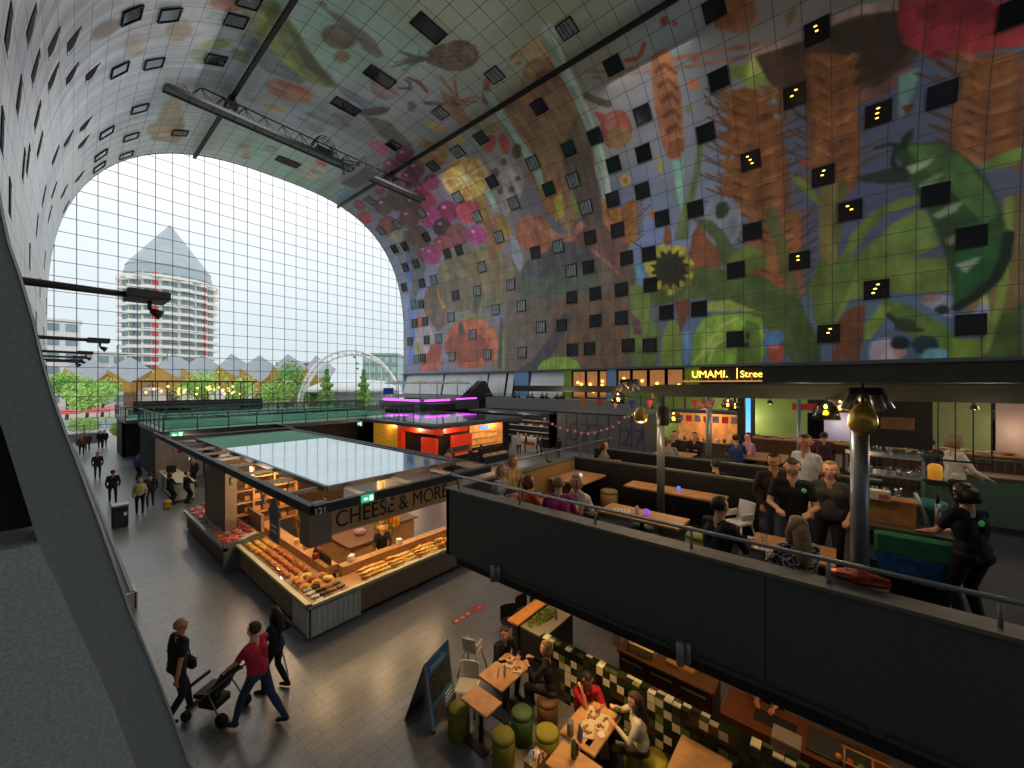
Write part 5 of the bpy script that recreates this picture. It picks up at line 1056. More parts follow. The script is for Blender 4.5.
# ---------- floor, right and left lower walls ----------
def tilemat(name,c1,c2,mort,bw,bh,rough,rot=0,msize=.012):
    m=bpy.data.materials.new(name); m.use_nodes=True; nt=m.node_tree; b=nt.nodes['Principled BSDF']; N_=nt.nodes.new; L_=nt.links.new
    t=N_('ShaderNodeTexCoord'); mp=N_('ShaderNodeMapping'); mp.inputs['Rotation'].default_value=(0,0,rot); L_(t.outputs['Object'],mp.inputs[0])
    br=N_('ShaderNodeTexBrick'); br.inputs['Color1'].default_value=lin(c1)+(1,); br.inputs['Color2'].default_value=lin(c2)+(1,); br.inputs['Mortar'].default_value=lin(mort)+(1,)
    br.inputs['Scale'].default_value=1; br.inputs['Brick Width'].default_value=bw; br.inputs['Row Height'].default_value=bh; br.inputs['Mortar Size'].default_value=msize; br.inputs['Mortar Smooth'].default_value=.3
    L_(mp.outputs[0],br.inputs['Vector']); nz=N_('ShaderNodeTexNoise'); nz.inputs['Scale'].default_value=.7; nz.inputs['Detail'].default_value=6; L_(t.outputs['Object'],nz.inputs['Vector'])
    mx=N_('ShaderNodeMix'); mx.data_type='RGBA'; mx.blend_type='MULTIPLY'; mx.inputs[0].default_value=.35; L_(br.outputs['Color'],mx.inputs[6]); L_(nz.outputs['Fac'],mx.inputs[7]); L_(mx.outputs[2],b.inputs['Base Color'])
    mr=N_('ShaderNodeMapRange'); b.inputs['Specular IOR Level'].default_value=.85; mr.inputs['To Min'].default_value=rough+.06; mr.inputs['To Max'].default_value=rough+.14; L_(nz.outputs['Fac'],mr.inputs[0]); L_(mr.outputs[0],b.inputs['Roughness'])
    bp=N_('ShaderNodeBump'); bp.inputs['Strength'].default_value=.3; bp.inputs['Distance'].default_value=.01; L_(br.outputs['Fac'],bp.inputs['Height']); bp.invert=True; L_(bp.outputs[0],b.inputs['Normal'])
    return m
fm=tilemat('dark grey floor tiles','85878c','7c7d80','5e5d5e',.62,.2,.22,0,.007)
MB().bx(-8,42,-61,58.3,-.3,0).build('floor',fm,kind='structure')
# ================= lower side walls =================
dk=M('dark grey painted steel','2c2f30',.55,noise=.12); dk2=M('charcoal panel','1e2021',.6,noise=.15); gy=M('mid grey steel','5c6062',.45,noise=.1); lt=M('light grey steel','9a9e9f',.35,metal=.4)
lime=M('lime green wall print','7ea02e',.5,noise=.2,nscale=.6); conc=M('grey concrete','7b7b78',.8,noise=.12,nscale=2,bump=.3)
MB().bx(39.9,40.3,-60,58,0,7.9).build('wall_right',M('wall behind the shops','3a3836',.7,noise=.2),kind='structure')
MB().bx(-2.6,-2.2,-60,58,0,9).build('wall_left',M('grey panelled lower wall','6e7172',.6,noise=.15),kind='structure')
MB().bx(39.2,39.95,-60,58,7.78,7.98).build('trim_71',gy,kind='structure')
MB().bx(37.5,39.9,-60,58,4.0,4.5).build('trim_72',M('pale fascia of the gallery','8f9290',.6,noise=.2),kind='structure')
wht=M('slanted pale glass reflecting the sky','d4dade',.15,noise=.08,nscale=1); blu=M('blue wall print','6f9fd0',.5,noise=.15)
wnum=400
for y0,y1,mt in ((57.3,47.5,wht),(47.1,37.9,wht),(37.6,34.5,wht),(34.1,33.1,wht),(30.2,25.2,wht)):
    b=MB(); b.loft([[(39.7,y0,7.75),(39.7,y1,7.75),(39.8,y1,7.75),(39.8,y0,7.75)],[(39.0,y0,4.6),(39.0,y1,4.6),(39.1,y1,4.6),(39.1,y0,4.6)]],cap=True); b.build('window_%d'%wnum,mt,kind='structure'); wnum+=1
for i,(y0,y1,mt) in enumerate(((58,57.4,blu),(32.8,30.5,blu),(25.1,24.2,lime),(19.6,18.6,blu),(11.5,10.2,lime))):
    MB().bx(39.3,39.85,y1,y0,4.5,7.8).build('wall_pier',mt,kind='structure')
shopglow=M('lit shop interior','7a5a3a',.6,emit=.35,ecol='c8854a',noise=.7,nscale=.9)
for i,(y0,y1) in enumerate(((24,22.4),(22.2,20.8),(20.6,19.7),(18.4,17),(16.8,15.2),(15,13.4),(13.2,11.7))):
    b=MB(); b.bx(39.5,39.6,y1,y0,4.6,7.7); o=b.build('window_%d'%wnum,fr,kind='structure'); wnum+=1
    MB().bx(39.45,39.5,y1+.08,y0-.08,4.7,7.6).build('pane',shopglow,o)
    for k in range(2):
        c=MB(); c.ball((39.3,random.uniform(y1+.3,y0-.3),random.uniform(5.2,6.9)),.16,8,6); c.build('lamp',lampm,o)
# noodle bar front with its lit sign
t=thing('shop_front','noodle bar front with shelves under a glowing yellow sign','shop front',(39.3,7.5,4.5))
MB().bx(.1,.4,-4,4.2,0,3.2).build('back_wall',M('dark shop wall','231b16',.7),t)
shelfm=M('warm lit shelf','b98a50',.5,emit=.5,ecol='d89a50')
for k in range(3): MB().bx(-.25,.1,-3.8,4.1,.5+k*.7,.62+k*.7).build('shelf',shelfm,t)
bc=[M('bottle '+c,c,.3) for c in ('c8452c','e0c060','5a7a3a','e8e0d0','8a3a2a','d08a3a')]
ym=M('glowing yellow letters','ffdc6a',.4,emit=2.6,ecol='ffd050')
text('UMAMI.',"sign_letters",.9,(-.3,3.3,2.3),(R(90),0,R(-90)),ym,t); text('Street',"sign_letters",.8,(-.3,-.7,2.3),(R(90),0,R(-90)),ym,t)
MB().bx(-.3,-.25,-.5,-.45,2.2,3.1).build('sign_divider',ym,t)
for k in range(40):
    b=MB(); b.lathe([(.06,0),(.06,.25),(.02,.32),(.02,.4)],n=7); o=b.build('bottle',bc[k%6],loc=(39.15,3.85+k*.19,5.12+.7*(k%3))); tag(o,'small coloured bottle on the lit shelves under the yellow sign','bottle','bottles on the noodle bar shelves')
# coloured print panels seen below the beams at the right
for i,(y0,y1,c) in enumerate(((18,14,'7a9448'),(13.8,11,'84a04e'),(10.8,7,'8aa454'),(6.8,2,'7f9a4e'),(1,-3,'a29ac0'),(-3.2,-7,'9fa060'),(-7.2,-11,'c09a8c'),(-11.2,-15,'b8a0b0'),(-15.2,-22,'7a9a48'))):
    MB().bx(37.3,37.45,y1,y0,1.2,5.7).build('wall_print_panel',M('print '+c,c,.5,noise=.12,nscale=.8),kind='structure')
# ================= left side: plinth, jamb of the opening, arm lights =================
b=MB(); b.bx(-1.5,1.5,15.0,57.5,0,.42,dk); b.bx(-1.5,1.53,14.93,15.0,.0,.44,lt); b.bx(1.5,1.56,14.93,15.6,0,.44,lt); b.bx(1.42,1.5,15,57.5,.42,.46,gy); b.build('baseboard_left',kind='structure')
jm=M('dark speckled grey jamb','868a88',.65,noise=.14,nscale=60,bump=.1); jl=M('grey speckled parapet','a6aaa8',.7,noise=.2,nscale=70,bump=.15); jh=M('edge highlight strip','b9bcb6',.3,metal=.5)
def jam(Yp,pts): return [(x,Yp,z) for x,z in pts]
E1=[(-0.15, 6.99), (-0.13, 6.85), (-0.1, 6.72), (-0.06, 6.51), (-0.03, 6.31), (0.0, 6.15), (0.04, 5.97), (0.08, 5.81), (0.17, 5.43), (0.28, 4.94), (0.41, 4.44), (0.54, 3.89), (0.74, 3.08)]
E2=[(-0.31, 6.83), (-0.15, 6.01), (-0.04, 5.43), (0.08, 4.99), (0.21, 4.5), (0.31, 4.06), (0.43, 3.49)]
E1=[(-.32,8.6)]+E1+[(1.35,.2)]; E2=[(-.9,8.6),(-.9,7.6)]+E2+[(.9,.2)]
b=MB(); ol=E1+E2[::-1]; b.prism(jam(3.0,ol),(0,.3,0),jm); b.tube([(x+.004,2.995,z) for x,z in E1],.007,6,jh); b.build('trim_74',kind='structure')  # thin pale tube paints the highlight along the jamb edge
b=MB(); lo=[(x-.0,z) for x,z in E2 if z<5.5]; z0_=max(z for x,z in lo); b.prism(jam(2.96,[(-2.2,z0_),(lo[0][0],z0_)]+lo[1:]+[(-2.2,.2)]),(0,.5,0),jl); b.build('wall_parapet',kind='structure')
MB().bx(-2.2,-.05,3.35,3.5,5.4,6.4).build('wall_recess',M('dark recess','141414',.7),kind='structure'); MB().bx(-1.2,-.1,3.3,3.34,5.98,6.3).build('trim_75',M('dull red strip','8a3f38',.6),kind='structure')
# cantilevered arm lights
def armlight(y,lab,first=[None]):
    if first[0] is None:
        t=thing('arm_light',lab,'light',(-.55,y,8.3),0,'arm lights along the left wall'); dm=M('dark bronze fitting','2a2b29',.45)
        b=MB(); b.cyl((0,0,0),(1.8,0,0),.075,n=10); b.build('arm',dm,t); b=MB(); b.cyl((0,.02,.09),(1.8,.02,.06),.012,n=6); b.build('cable',M('grey cable','77797a',.5),t)
        b=MB(); b.rbox((2.05,0,.0),(.75,.95,.2),.02); b.build('housing',dm,t)
        b=MB(); b.cyl((2.1,0,-.08),(2.1,0,-.3),.04); b.cyl((2.1,0,-.3),(2.18,-.02,-.33),.03); b.cyl((2.12,-.02,-.32),(2.3,-.07,-.42),.06,.13,12); b.build('spotlight',dm,t)
        first[0]=t; return t
    return dup(first[0],(-.55,y,8.3),label=lab)
for y,lb in ((12.8,'nearest cantilevered arm light with a box housing and spotlight over the walkway'),(27.5,'second arm light out from the left wall, behind the nearest one'),(39,'third arm light out from the left wall'),(46,'fourth thin arm light out from the left wall, far away'),(52,'farthest arm light on the left wall near the glass'),(55.5,'small last arm light beside the glass end')): armlight(y,lb)
# ================= roof rails, truss and cradle =================
steel=M('black rail steel','17191a',.5)
def rail(s_,nm):
    x,z=vat(s_,10); t=tag(MB().bx(x-.14,x+.14,-60,57.8,z-.75,z-.42).build('ceiling_rail',steel),nm,'rail')
    return x,z
xa,za=rail(31.0,'long black rail running along the ceiling to the right of the truss'); xb,zb=rail(47.6,'long black rail running along the ceiling above the left end of the truss')
def truss(name,lab,x0,x1,y,z,bays,hw=.55,h=1.5):
    t=thing(name,lab,'truss',(x0,y,z)); L_=x1-x0; c=M('dark truss steel','2e3234',.5); 
    for yy,zz in ((-hw,0),(hw,0)): MB().bx(0,L_,yy-.1,yy+.1,zz,zz+.28).build('bottom_chord',c,t)
    MB().bx(1,L_-1,-.05,.05,h,h+.1).build('top_chord',c,t)
    b=MB()
    for i in range(bays):
        xx=L_*(i+.5)/bays
        for yy in (-hw,hw):
            b.cyl((L_*i/bays,yy,.2),(max(1,min(L_-1,xx)),0,h),.035,n=5); b.cyl((L_*(i+1)/bays,yy,.2),(max(1,min(L_-1,xx)),0,h),.035,n=5)
        b.bx(L_*i/bays,L_*i/bays+.08,-hw,hw,.05,.13)
    b.build('lacing',c,t)
    MB().bx(.1,L_-.1,-hw+.1,hw-.1,.1,.13).build('walkway_grating',M('grey grating','75797a',.6,noise=.2,nscale=30),t)
    return t
t=truss('maintenance_truss','long dark lattice maintenance truss hanging crosswise under the ceiling rails',6.1,32.6,43.3,30.9,16)
for x in (xb-6.1,xa-6.1):
    b=MB()
    for dx,dy in ((-.5,-.5),(.5,-.5),(-.5,.5),(.5,.5)): b.cyl((x+dx,dy,.3),(x+dx*.3,dy*.3,2.1),.06,n=6)
    b.bx(x-.5,x+.5,-.6,.6,1.1,1.25); b.build('hanger',M('dark truss steel'),t)
b=MB(); 
for k in range(9): a=PI*k/8; b.tube([(13.2+1.3*math.cos(a+.02),-.5,.3+1.9*math.sin(a)),(13.2+1.3*math.cos(a),.5,.3+1.9*math.sin(a))],.04,5)
for yy in (-.5,0,.5): b.tube([(13.2+1.3*math.cos(PI*k/10),yy,.3+1.9*math.sin(PI*k/10)) for k in range(11)],.04,5)
b.bx(12.4,14,-.4,.4,.25,1.0); b.build('winch_cage',M('dark truss steel'),t)
t=thing('maintenance_cradle','grey box shaped maintenance cradle hanging below the truss end','cradle',(21.8,43.0,28.6)); cg=M('grey cradle steel','6c7072',.5)
b=MB(); b.bx(-.8,.8,-5.5,-.3,0,.1); b.build('platform',cg,t)
b=MB()
for x in (-.8,.8):
    b.bx(x-.04,x+.04,-5.5,-.3,1.1,1.18)
    for k in range(6): b.bx(x-.03,x+.03,-5.5+k*1.04,-5.44+k*1.04,0,1.18)
    b.bx(x-.03,x+.03,-5.5,-.3,.1,.5)
b.build('guard_rail',cg,t)
b=MB(); 
for x in (-.6,.6): b.cyl((x,-.5,1),(x,0,3.0),.09,n=6); b.cyl((x,-4,1),(x,0,2.9),.07,n=6)
b.build('hanger',steel,t)
# ================= outside the glass =================
GZ=-.35
MB().bx(-260,330,58.6,420,GZ-.3,GZ).build('ground_plaza',tilemat('pinkish brick paving','b5a8a4','a59894','8d827e',.8,.4,.7),kind='structure')
MB().bx(-30,90,84,84.8,GZ,GZ+.15).build('kerb',M('pale kerb','bfc0bd',.8),kind='structure')
MB().bx(-60,120,96,112,GZ,GZ+.06).build('lawn',M('mown grass','7f9a5c',.9,noise=.2,nscale=.4),kind='structure')
wm=M('white render','dedddb',.8,noise=.04); gl=M('bluish office glass','7f949c',.2,noise=.2,nscale=.3); red=M('red panel','c2565a',.6)
# pencil tower
t=thing('apartment_tower','pencil shaped apartment tower with a pointed grey roof and scalloped balconies','building',(27.7,184,GZ)); r0=12.3; ap=8
cw=M('cream facade panels','e6e0d4',.8,noise=.06); bw=M('pale balcony concrete','f0ece4',.8); wdk=M('flat windows blue grey','6f8a96',.3,noise=.3)
b=MB(); b.lathe([(r0,0),(r0,42)],n=16,smooth=False); b.build('wall',cw,t)
def scal(r,k,a,n_=96): return [((r+a*abs(math.sin(k*PI*i/n_)))*math.cos(2*PI*i/n_),(r+a*abs(math.sin(k*PI*i/n_)))*math.sin(2*PI*i/n_)) for i in range(n_)]
for f in range(14):
    z=4.4+2.8*f; p=scal(r0+.1,16,1.5); b=MB(); b.loft([[(x,y,z) for x,y in p],[(x,y,z+1.0) for x,y in p]],smooth=False); b.build('balcony',bw,t)
cam_a=math.atan2(-184,-27.7); cnt=0
for f in range(14):
    for k in range(7):
        a=cam_a+(k-3)*PI/8+.0; z=4.4+2.8*f+1.1; b=MB()
        for d_ in (-.09,.09): b.box(((r0+.02)*math.cos(a+d_),(r0+.02)*math.sin(a+d_),z+.8),(.3,1.7,1.5),wdk if k not in (2,5) or d_<0 else red,rz=a+d_)
        if cnt<98: b.build('window',wdk,t)
        cnt+=1
roofm=M('blue grey slate roof','a3aeb5',.6,noise=.06,nscale=.3); b=MB(); b.lathe([(12.4,42.3),(11.9,45),(11.5,46.6),(11.7,46.8),(9.6,50),(6.9,53.8),(4.2,57.8),(.1,63.6)],n=20,smooth=False); b.build('roof',roofm,t)
b=MB(); b.lathe([(r0+1.6,41.6),(r0+1.6,42.6),(13,42.8)],n=16,smooth=False); b.build('cornice',bw,t)
# cube houses: tilted cubes, grey roofs above, yellow undersides
def cubehouse(p,s_,lab,first=[None]):
    if first[0] is None:
        t=thing('cube_house',lab,'house',p,0,'tilted cube houses in a row'); t.scale=(s_,)*3
        rot=Matrix.Rotation(R(54.7),3,Vector((1,-1,0)).normalized())
        cc=[rot@Vector((a,b_,c))*.5 for a in(-1,1) for b_ in(-1,1) for c in(-1,1)]
        zc=[v.z for v in cc]; 
        F=[(0,1,3,2),(4,6,7,5),(0,4,5,1),(2,3,7,6),(0,2,6,4),(1,5,7,3)]
        up=MB(); lo=MB()
        for f in F:
            m_=sum(cc[i].z for i in f)/4
            q=[cc[i]+Vector((0,0,.87)) for i in f]; (up if m_>0 else lo).loft([[v*1 for v in q],[v*.985+Vector((0,0,.87*.015)) for v in q]])
        up.build('roof',M('zinc grey cube roof','939ba4',.5,noise=.1),t); lo.build('wall',M('ochre yellow cube wall','dcb050',.7,noise=.1),t)
        b=MB(); b.lathe([(.22,-.9),(.22,.15)],n=6,smooth=False); b.build('pillar',M('brown brick pillar','7a5a48',.8),t)
        b=MB(); 
        for k in range(3): b.box((-.2+.22*k,-.47,.75),(.13,.06,.13),rx=R(-35))
        b.build('window',M('white window rim','e8e8e6',.6),t)
        first[0]=t; return t
    return dup(first[0],p,label=lab,scale=s_)
for i in range(6):
    u=i/5; cubehouse((22+27*u,142-27*u,2.9 if i%2 else 3.3),6.6,'tilted yellow and grey cube house in the row %s'%('behind the trees right of the tower' if i<4 else 'behind the white arch'))
for i in range(2): cubehouse((6+8*i,150-2*i,2.9),6.2,'tilted cube house left of the tower above the trees')
for c in list(S.collection.objects):
    if c.name.startswith('cube_house'): c.rotation_euler[2]=random.uniform(-.3,.3)+.78
# wavy white ridge behind cubes
b=MB()
for i in range(14): b.loft([[(24+2.1*i,146-2.1*i,9.0),(26.1+2.1*i,143.9-2.1*i,9.0),(26.6+2.1*i,144.4-2.1*i,9.0),(24.5+2.1*i,146.5-2.1*i,9)],[(25+2.1*i,145-2.1*i,11.9+.4*(i%3)),(25.1+2.1*i,144.9-2.1*i,11.9+.4*(i%3)),(25.3+2.1*i,145.1-2.1*i,11.9),(25.2+2.1*i,145.2-2.1*i,11.9)]])
o=b.build('rooftop_row',wm); tag(o,'row of white peaked rooftops behind the cube houses','building')
# station arch
t=thing('station_arch','white double arch of the round station roof','arch',(47.1,91.5,GZ)); ca=Vector((16.2,-19.2,0)).normalized()
am=M('white painted steel arch','e4e5e4',.5)
for off,hh in ((0,14.6),(1.6,13.6)):
    q=[ca*(12.6*math.cos(PI*i/24))+Vector((.8*off,.7*off,.2+hh*math.sin(PI*i/24))) for i in range(25)]; b=MB(); b.tube(q,.32,6); b.build('arch_tube',am,t)
b=MB()
for i in range(2,23):
    p=ca*(12.6*math.cos(PI*i/24)); z=.2+14.6*math.sin(PI*i/24); b.cyl((p.x,p.y,z),(p.x+1.3,p.y+1.1,.2+13.6*math.sin(PI*i/24)),.12,n=5)
for i in range(3,22,2):
    p=ca*(12.6*math.cos(PI*i/24)); z=.2+14.6*math.sin(PI*i/24); b.cyl((p.x,p.y,.1),(p.x,p.y,z),.06,n=4)
b.build('bracing',am,t)
b=MB(); b.lathe([(11.5,4.6),(11,5.6),(7,7.3),(.1,7.9)],c=(3,3,0),n=28); b.build('roof_disc',M('pale station roof','c9cdce',.5),t)
b=MB(); b.lathe([(8,.0),(8,4.7)],c=(3,3,0),n=20); b.build('station_wall',M('pale station wall','a9b0b0',.4,noise=.1),t)
def bldg(name,lab,x,y,w_,d_,h_,mat,rows,cols,wmat,rz=0):
    t=thing(name,lab,'building',(x,y,GZ),rz); MB().bx(-w_/2,w_/2,-d_/2,d_/2,0,h_).build('wall',mat,t)
    for r_ in range(rows):
        for c in range(cols): 
            xx=-w_/2+w_*(c+.5)/cols; zz=h_*(r_+.55)/rows; MB().bx(xx-w_/cols*.33,xx+w_/cols*.33,-d_/2-.15,-d_/2+.05,zz-h_/rows*.25,zz+h_/rows*.28).build('window',wmat,t)
    MB().bx(-w_/2-.3,w_/2+.3,-d_/2-.3,d_/2+.3,h_,h_+.6).build('parapet',mat,t); return t
bldg('office_building','white block with grey window strips left of the tower',2.2,176,7,12,24.5,wm,6,2,gl)
bldg('office_building','lower white building with a stepped top beside the arm lights',10,172,10,12,15.5,M('offwhite render','d0cfcc',.8),4,3,gl)
bldg('office_building','wide pale low building half hidden by the left trees',17,186,14,10,12,M('sand render','c3bab0',.8),3,5,gl)
bldg('glass_building','green tinted glass building at the right end of the view',66,107,10,10,15,M('greenish glass facade','8aa39c',.25,noise=.12),5,5,M('pale green pane','a8c0b8',.15),R(-45))
bldg('brick_building','brown brick building behind the cube houses',56,140,14,10,13,M('brown brick','9a7a6c',.8,noise=.15),4,5,gl,R(-35))
# trees
leafm=[M('leaf green '+c,c,.7,noise=.35,nscale=.7) for c in ('a5cf6a','8fbf5a','7db056','b4d878')]
bark=M('bark','5a4a3a',.9)
def foliage(name,shape,n_,sz,mat,parent):
    b=MB(); 
    for _ in range(n_):
        while True:
            p=Vector((random.uniform(-1,1),random.uniform(-1,1),random.uniform(-1,1)))
            if .35<p.length<1: break
        q=shape(p); d=Vector((random.gauss(0,1),random.gauss(0,1),random.gauss(0,1))).normalized(); a=d.orthogonal().normalized()*sz; c=d.cross(a).normalized()*sz*.6
        b.add([q-a,q-c,q+a,q+c],[(0,1,2,3)])
    return b.build(name,mat,parent)
def tree(x,y,h_,w_,lab,mi,kind='round',n_=1500,grp=None):
    t=thing('tree',lab,'tree',(x,y,GZ),0,grp)
    b=MB(); b.tube([(0,0,0),(.1,0,h_*.25),(0,.1,h_*.6)],[.25,.2,.08],7)
    for k in range(5): a=k*1.26; b.tube([(0,0,h_*(.25+.06*k)),(w_*.3*math.cos(a),w_*.3*math.sin(a),h_*(.45+.07*k))],[.1,.04],5)
    b.build('trunk',bark,t)
    blobs=[(Vector((random.uniform(-.5,.5),random.uniform(-.5,.5),random.uniform(-.4,.4))),random.uniform(.4,.62)) for _ in range(7)]
    if kind=='round':
        def sh_(p):
            c,r=random.choice(blobs); q=c+p*r; return Vector((q.x*w_/2,q.y*w_/2,h_*.6+q.z*h_*.45))
    else:
        def sh_(p):
            z=(random.random())**1.3; r=(1-z)*.95+.08; r*= .75+.3*math.sin(z*34); return Vector((p.x*r*w_/2,p.y*r*w_/2,h_*(.22+.78*z)))
    foliage('foliage',sh_,n_,.26,leafm[mi],t)
for a in ((1.9,108,9.6,8,'broad green tree at far left under the arm lights',1),(6.6,112,8.5,9,'bushy green tree left of the tower foot',0),(4.0,99,7,6,'low bright tree in front of the far left trees',3),(20.5,107,10.2,11,'broad light green tree in front of the tower base',0),(26.5,97,8.5,7,'small rounded tree right of the pergola',3),(31.0,87.2,11.5,8.5,'tall full green tree in the middle of the glass view',2),(28.5,84,7.4,6,'lower tree leaning against the tall middle tree',0),(43,104,7,8,'small tree behind the station roof',1)): tree(*a)
tree(32.9,72.6,9.3,5.2,'cone shaped young tree left of the lamp post',1,'cone',1300); tree(38.4,69.3,9.3,5.0,'cone shaped young tree right of the lamp post',1,'cone',1300)
def bush(x,y,z,h_,w_,lab,mi=3):
    t=thing('shrub',lab,'shrub',(x,y,z)); foliage('foliage',lambda p:Vector((p.x*w_/2,p.y*w_/2,h_*.55+p.z*h_*.5)),700,.13,leafm[mi],t); MB().cyl((0,0,0),(0,0,h_*.5),.06,n=6).build('stem',bark,t)
t=tag(MB().rbox((2.55,64,GZ+.55),(2.7,1.3,1.1),.04).build('planter',M('slate grey planter','5c6266',.6)),'grey rectangular planter outside the glass doors','planter'); bush(2.4,64,GZ+1.1,1.7,2.7,'round bright green shrub growing in the grey planter')
bush(5.4,70,GZ,1.6,1.3,'small shrub outside right of the planter',1)
# lamp post, stone finial, barriers and parasols of the street market
t=thing('lamp_post','very tall slim lamp post with small floodlights outside the glass','lamp post',(37.9,71.3,GZ)); pm=M('galvanised pole','6c7072',.4)
MB().cyl((0,0,0),(0,0,13.6),.11,.06,8).build('pole',pm,t)
for z in (10.5,11.7,9.5): MB().box((.25 if z!=11.7 else -.3,0,z),(.5,.25,.3)).build('floodlight',pm,t)
for i,(x,y) in enumerate(((9.4,120),(20.5,140))):
    t=thing('street_pole','slim grey street pole %s the tower'%('left of' if i==0 else 'at the foot of'),'pole',(x,y,GZ)); MB().cyl((0,0,0),(0,0,15),.13,n=6).build('pole',pm,t); MB().box((.5,0,15),(1.2,.2,.1)).build('arm',pm,t)
t=thing('stone_finial','small dark statue on a plinth outside the doors','statue',(5.6,66.5,GZ)); b=MB(); b.lathe([(.35,0),(.35,.7),(.5,.75),(.45,1.2),(.3,1.7),(.12,2.1),(.02,2.3)],n=10); b.build('figure',M('weathered bronze','5a4c44',.7),t)
for i in range(5):
    x=-1.5+2.6*i; t=thing('fence_panel','pale blue construction barrier panel in the row %s'%('at the far left' if i<2 else 'left of the statue'),'barrier',(x,80,GZ),0,'pale barrier panels on the plaza')
    MB().bx(-1.25,1.25,-.03,.03,.15,1.6).build('sheet',M('pale blue sheet','b5c2c8',.6,noise=.1),t); MB().bx(-1.25,-1.18,-.05,.05,0,1.7).build('post',pm,t)
for x,y,c,lb in ((1.6,92,'c23a44','red'),(4.9,94,'c8404a','dark red'),(6.8,100,'d06a70','pinkish red')):
    t=thing('parasol',lb+' market parasol under the far trees','parasol',(x,y,GZ)); MB().cyl((0,0,0),(0,0,2.3),.04,n=6).build('pole',pm,t); b=MB(); b.lathe([(1.6,1.9),(1.5,2.05),(.05,2.6)],n=8,smooth=False); b.build('canopy',M('canvas '+c,c,.7),t)
# ================= market stalls =================
cream=M('cream counter edge','d8cfae',.5); wood=M('light oak board','b98a55',.5,noise=.25,nscale=8); woodd=M('brown stained wood','6a4a30',.55,noise=.25,nscale=8); wribs=M('white painted boards','c9ccc6',.6)
taupe=M('taupe laminate panel','8a7866',.55,noise=.1); mirror=M('glazed stall roof','c5d2d6',.07,metal=.85,noise=.03,nscale=.5,bump=.12); green=M('green roof felt','6cb898',.8,noise=.1)
blackm=M('black interior lining','0f1011',.7); alum=M('brushed aluminium rail','8e9496',.35,metal=.6)
def frame_roof(t,x0,x1,y0,y1,z,b_=.16,inner=None,post=True):
    m=MB()
    for yy in (y0,y1): m.bx(x0,x1,yy-b_/2,yy+b_/2,z-.22,z)
    for xx in (x0,x1): m.bx(xx-b_/2,xx+b_/2,y0,y1,z-.22,z)
    m.build('roof_beam',dk,t)
    if inner:
        a0,a1,c0,c1=inner; m=MB()
        for yy in (c0,c1): m.bx(a0,a1,yy-.05,yy+.05,z-.12,z+.02)
        for xx in (a0,a1): m.bx(xx-.05,xx+.05,c0,c1,z-.12,z+.02)
        n_=int((y1-y0)/1.7)
        for k in range(n_+1):
            yy=y0+(y1-y0)*k/n_
            for p,q in ((x0,a0),(a1,x1)): m.bx(p,q,yy-.05,yy+.05,z-.14,z-.04)
        for k in range(5): xx=x0+(x1-x0)*k/4; m.bx(xx-.05,xx+.05,y0,c0,z-.14,z-.04)
        m.build('inner_rail',gy,t)
def downlight(b,p,mat=lt): b.cyl((p[0],p[1],p[2]),(p[0],p[1],p[2]-.24),.055,n=10); b.cyl((p[0],p[1]+.07,p[2]),(p[0],p[1]+.07,p[2]-.24),.04,n=8)
# --- cheese stall ---
t=thing('cheese_stall','corner cheese stall with a glazed roof, wooden counters and a lettered name board','market stall',(4.0,9.8,0))
frame_roof(t,-.1,5.8,-.5,17.2,3.4,inner=(.85,5.45,.9,15.5))
MB().bx(.85,5.45,.95,10.8,3.36,3.39).build('glass_roof',mirror,t); MB().bx(.85,5.45,10.8,15.5,3.36,3.39).build('felt_roof',green,t)
# counters
m=MB(); m.bx(.06,.16,1.0,6.8,.1,.78,taupe); m.bx(1.35,5.45,.06,.16,.1,.78,taupe); m.bx(.1,.2,.2,6.8,0,.1,blackm); m.bx(.2,5.4,.1,.2,0,.1,blackm); m.build('counter_front',taupe,t)
m=MB(); m.bx(.02,.1,0,1.0,.06,.8,wribs); m.bx(0,1.35,-.0,.08,.06,.8,wribs)
for k in range(7): m.bx(.005,.02,.04+.14*k,.06+.14*k,.06,.8,wribs)
for k in range(10): m.bx(.06+.135*k,.08+.135*k,-.02,0,.06,.8,wribs)
m.build('corner_panel',wribs,t)
m=MB(); m.bx(0,1.15,0.98,6.8,.72,.76,wood); m.bx(0,5.45,0,.98,.72,.76,wood); m.bx(-.02,.1,-.02,6.85,.78,.85,cream); m.bx(-.02,5.45,-.02,.08,.78,.85,cream); m.build('display_shelf',wood,t)
m=MB(); m.bx(1.0,1.35,1.3,6.8,.76,1.02,wood); m.bx(1.35,5.4,1.0,1.3,.76,1.0,wood); m.bx(1.0,1.3,1.3,6.8,0,.76,woodd); m.bx(1.35,5.4,1.0,1.2,0,.76,woodd); m.build('service_ledge',woodd,t)
cg_=glassmat('counter glass','f4f8f8',.05); m=MB(); m.bx(.1,.115,1.0,6.8,.85,1.05); m.bx(1.4,5.4,.1,.115,.85,1.0); m.build('counter_glass',cg_,t)
m=MB(); m.bx(2.2,3.6,2.2,6.4,0,.95,wood); m.bx(2.1,3.7,2.1,6.5,.95,1.0,woodd); m.bx(4.2,5.2,3.0,7,0,.95,wood); m.bx(4.1,5.3,2.9,7.1,.95,1.0,woodd); m.build('island_counter',wood,t)
m=MB(); m.cyl((4.0,3.4,1),(4.0,3.4,3.2),.14,n=14); m.build('round_column',M('sand column','c8a878',.6),t)
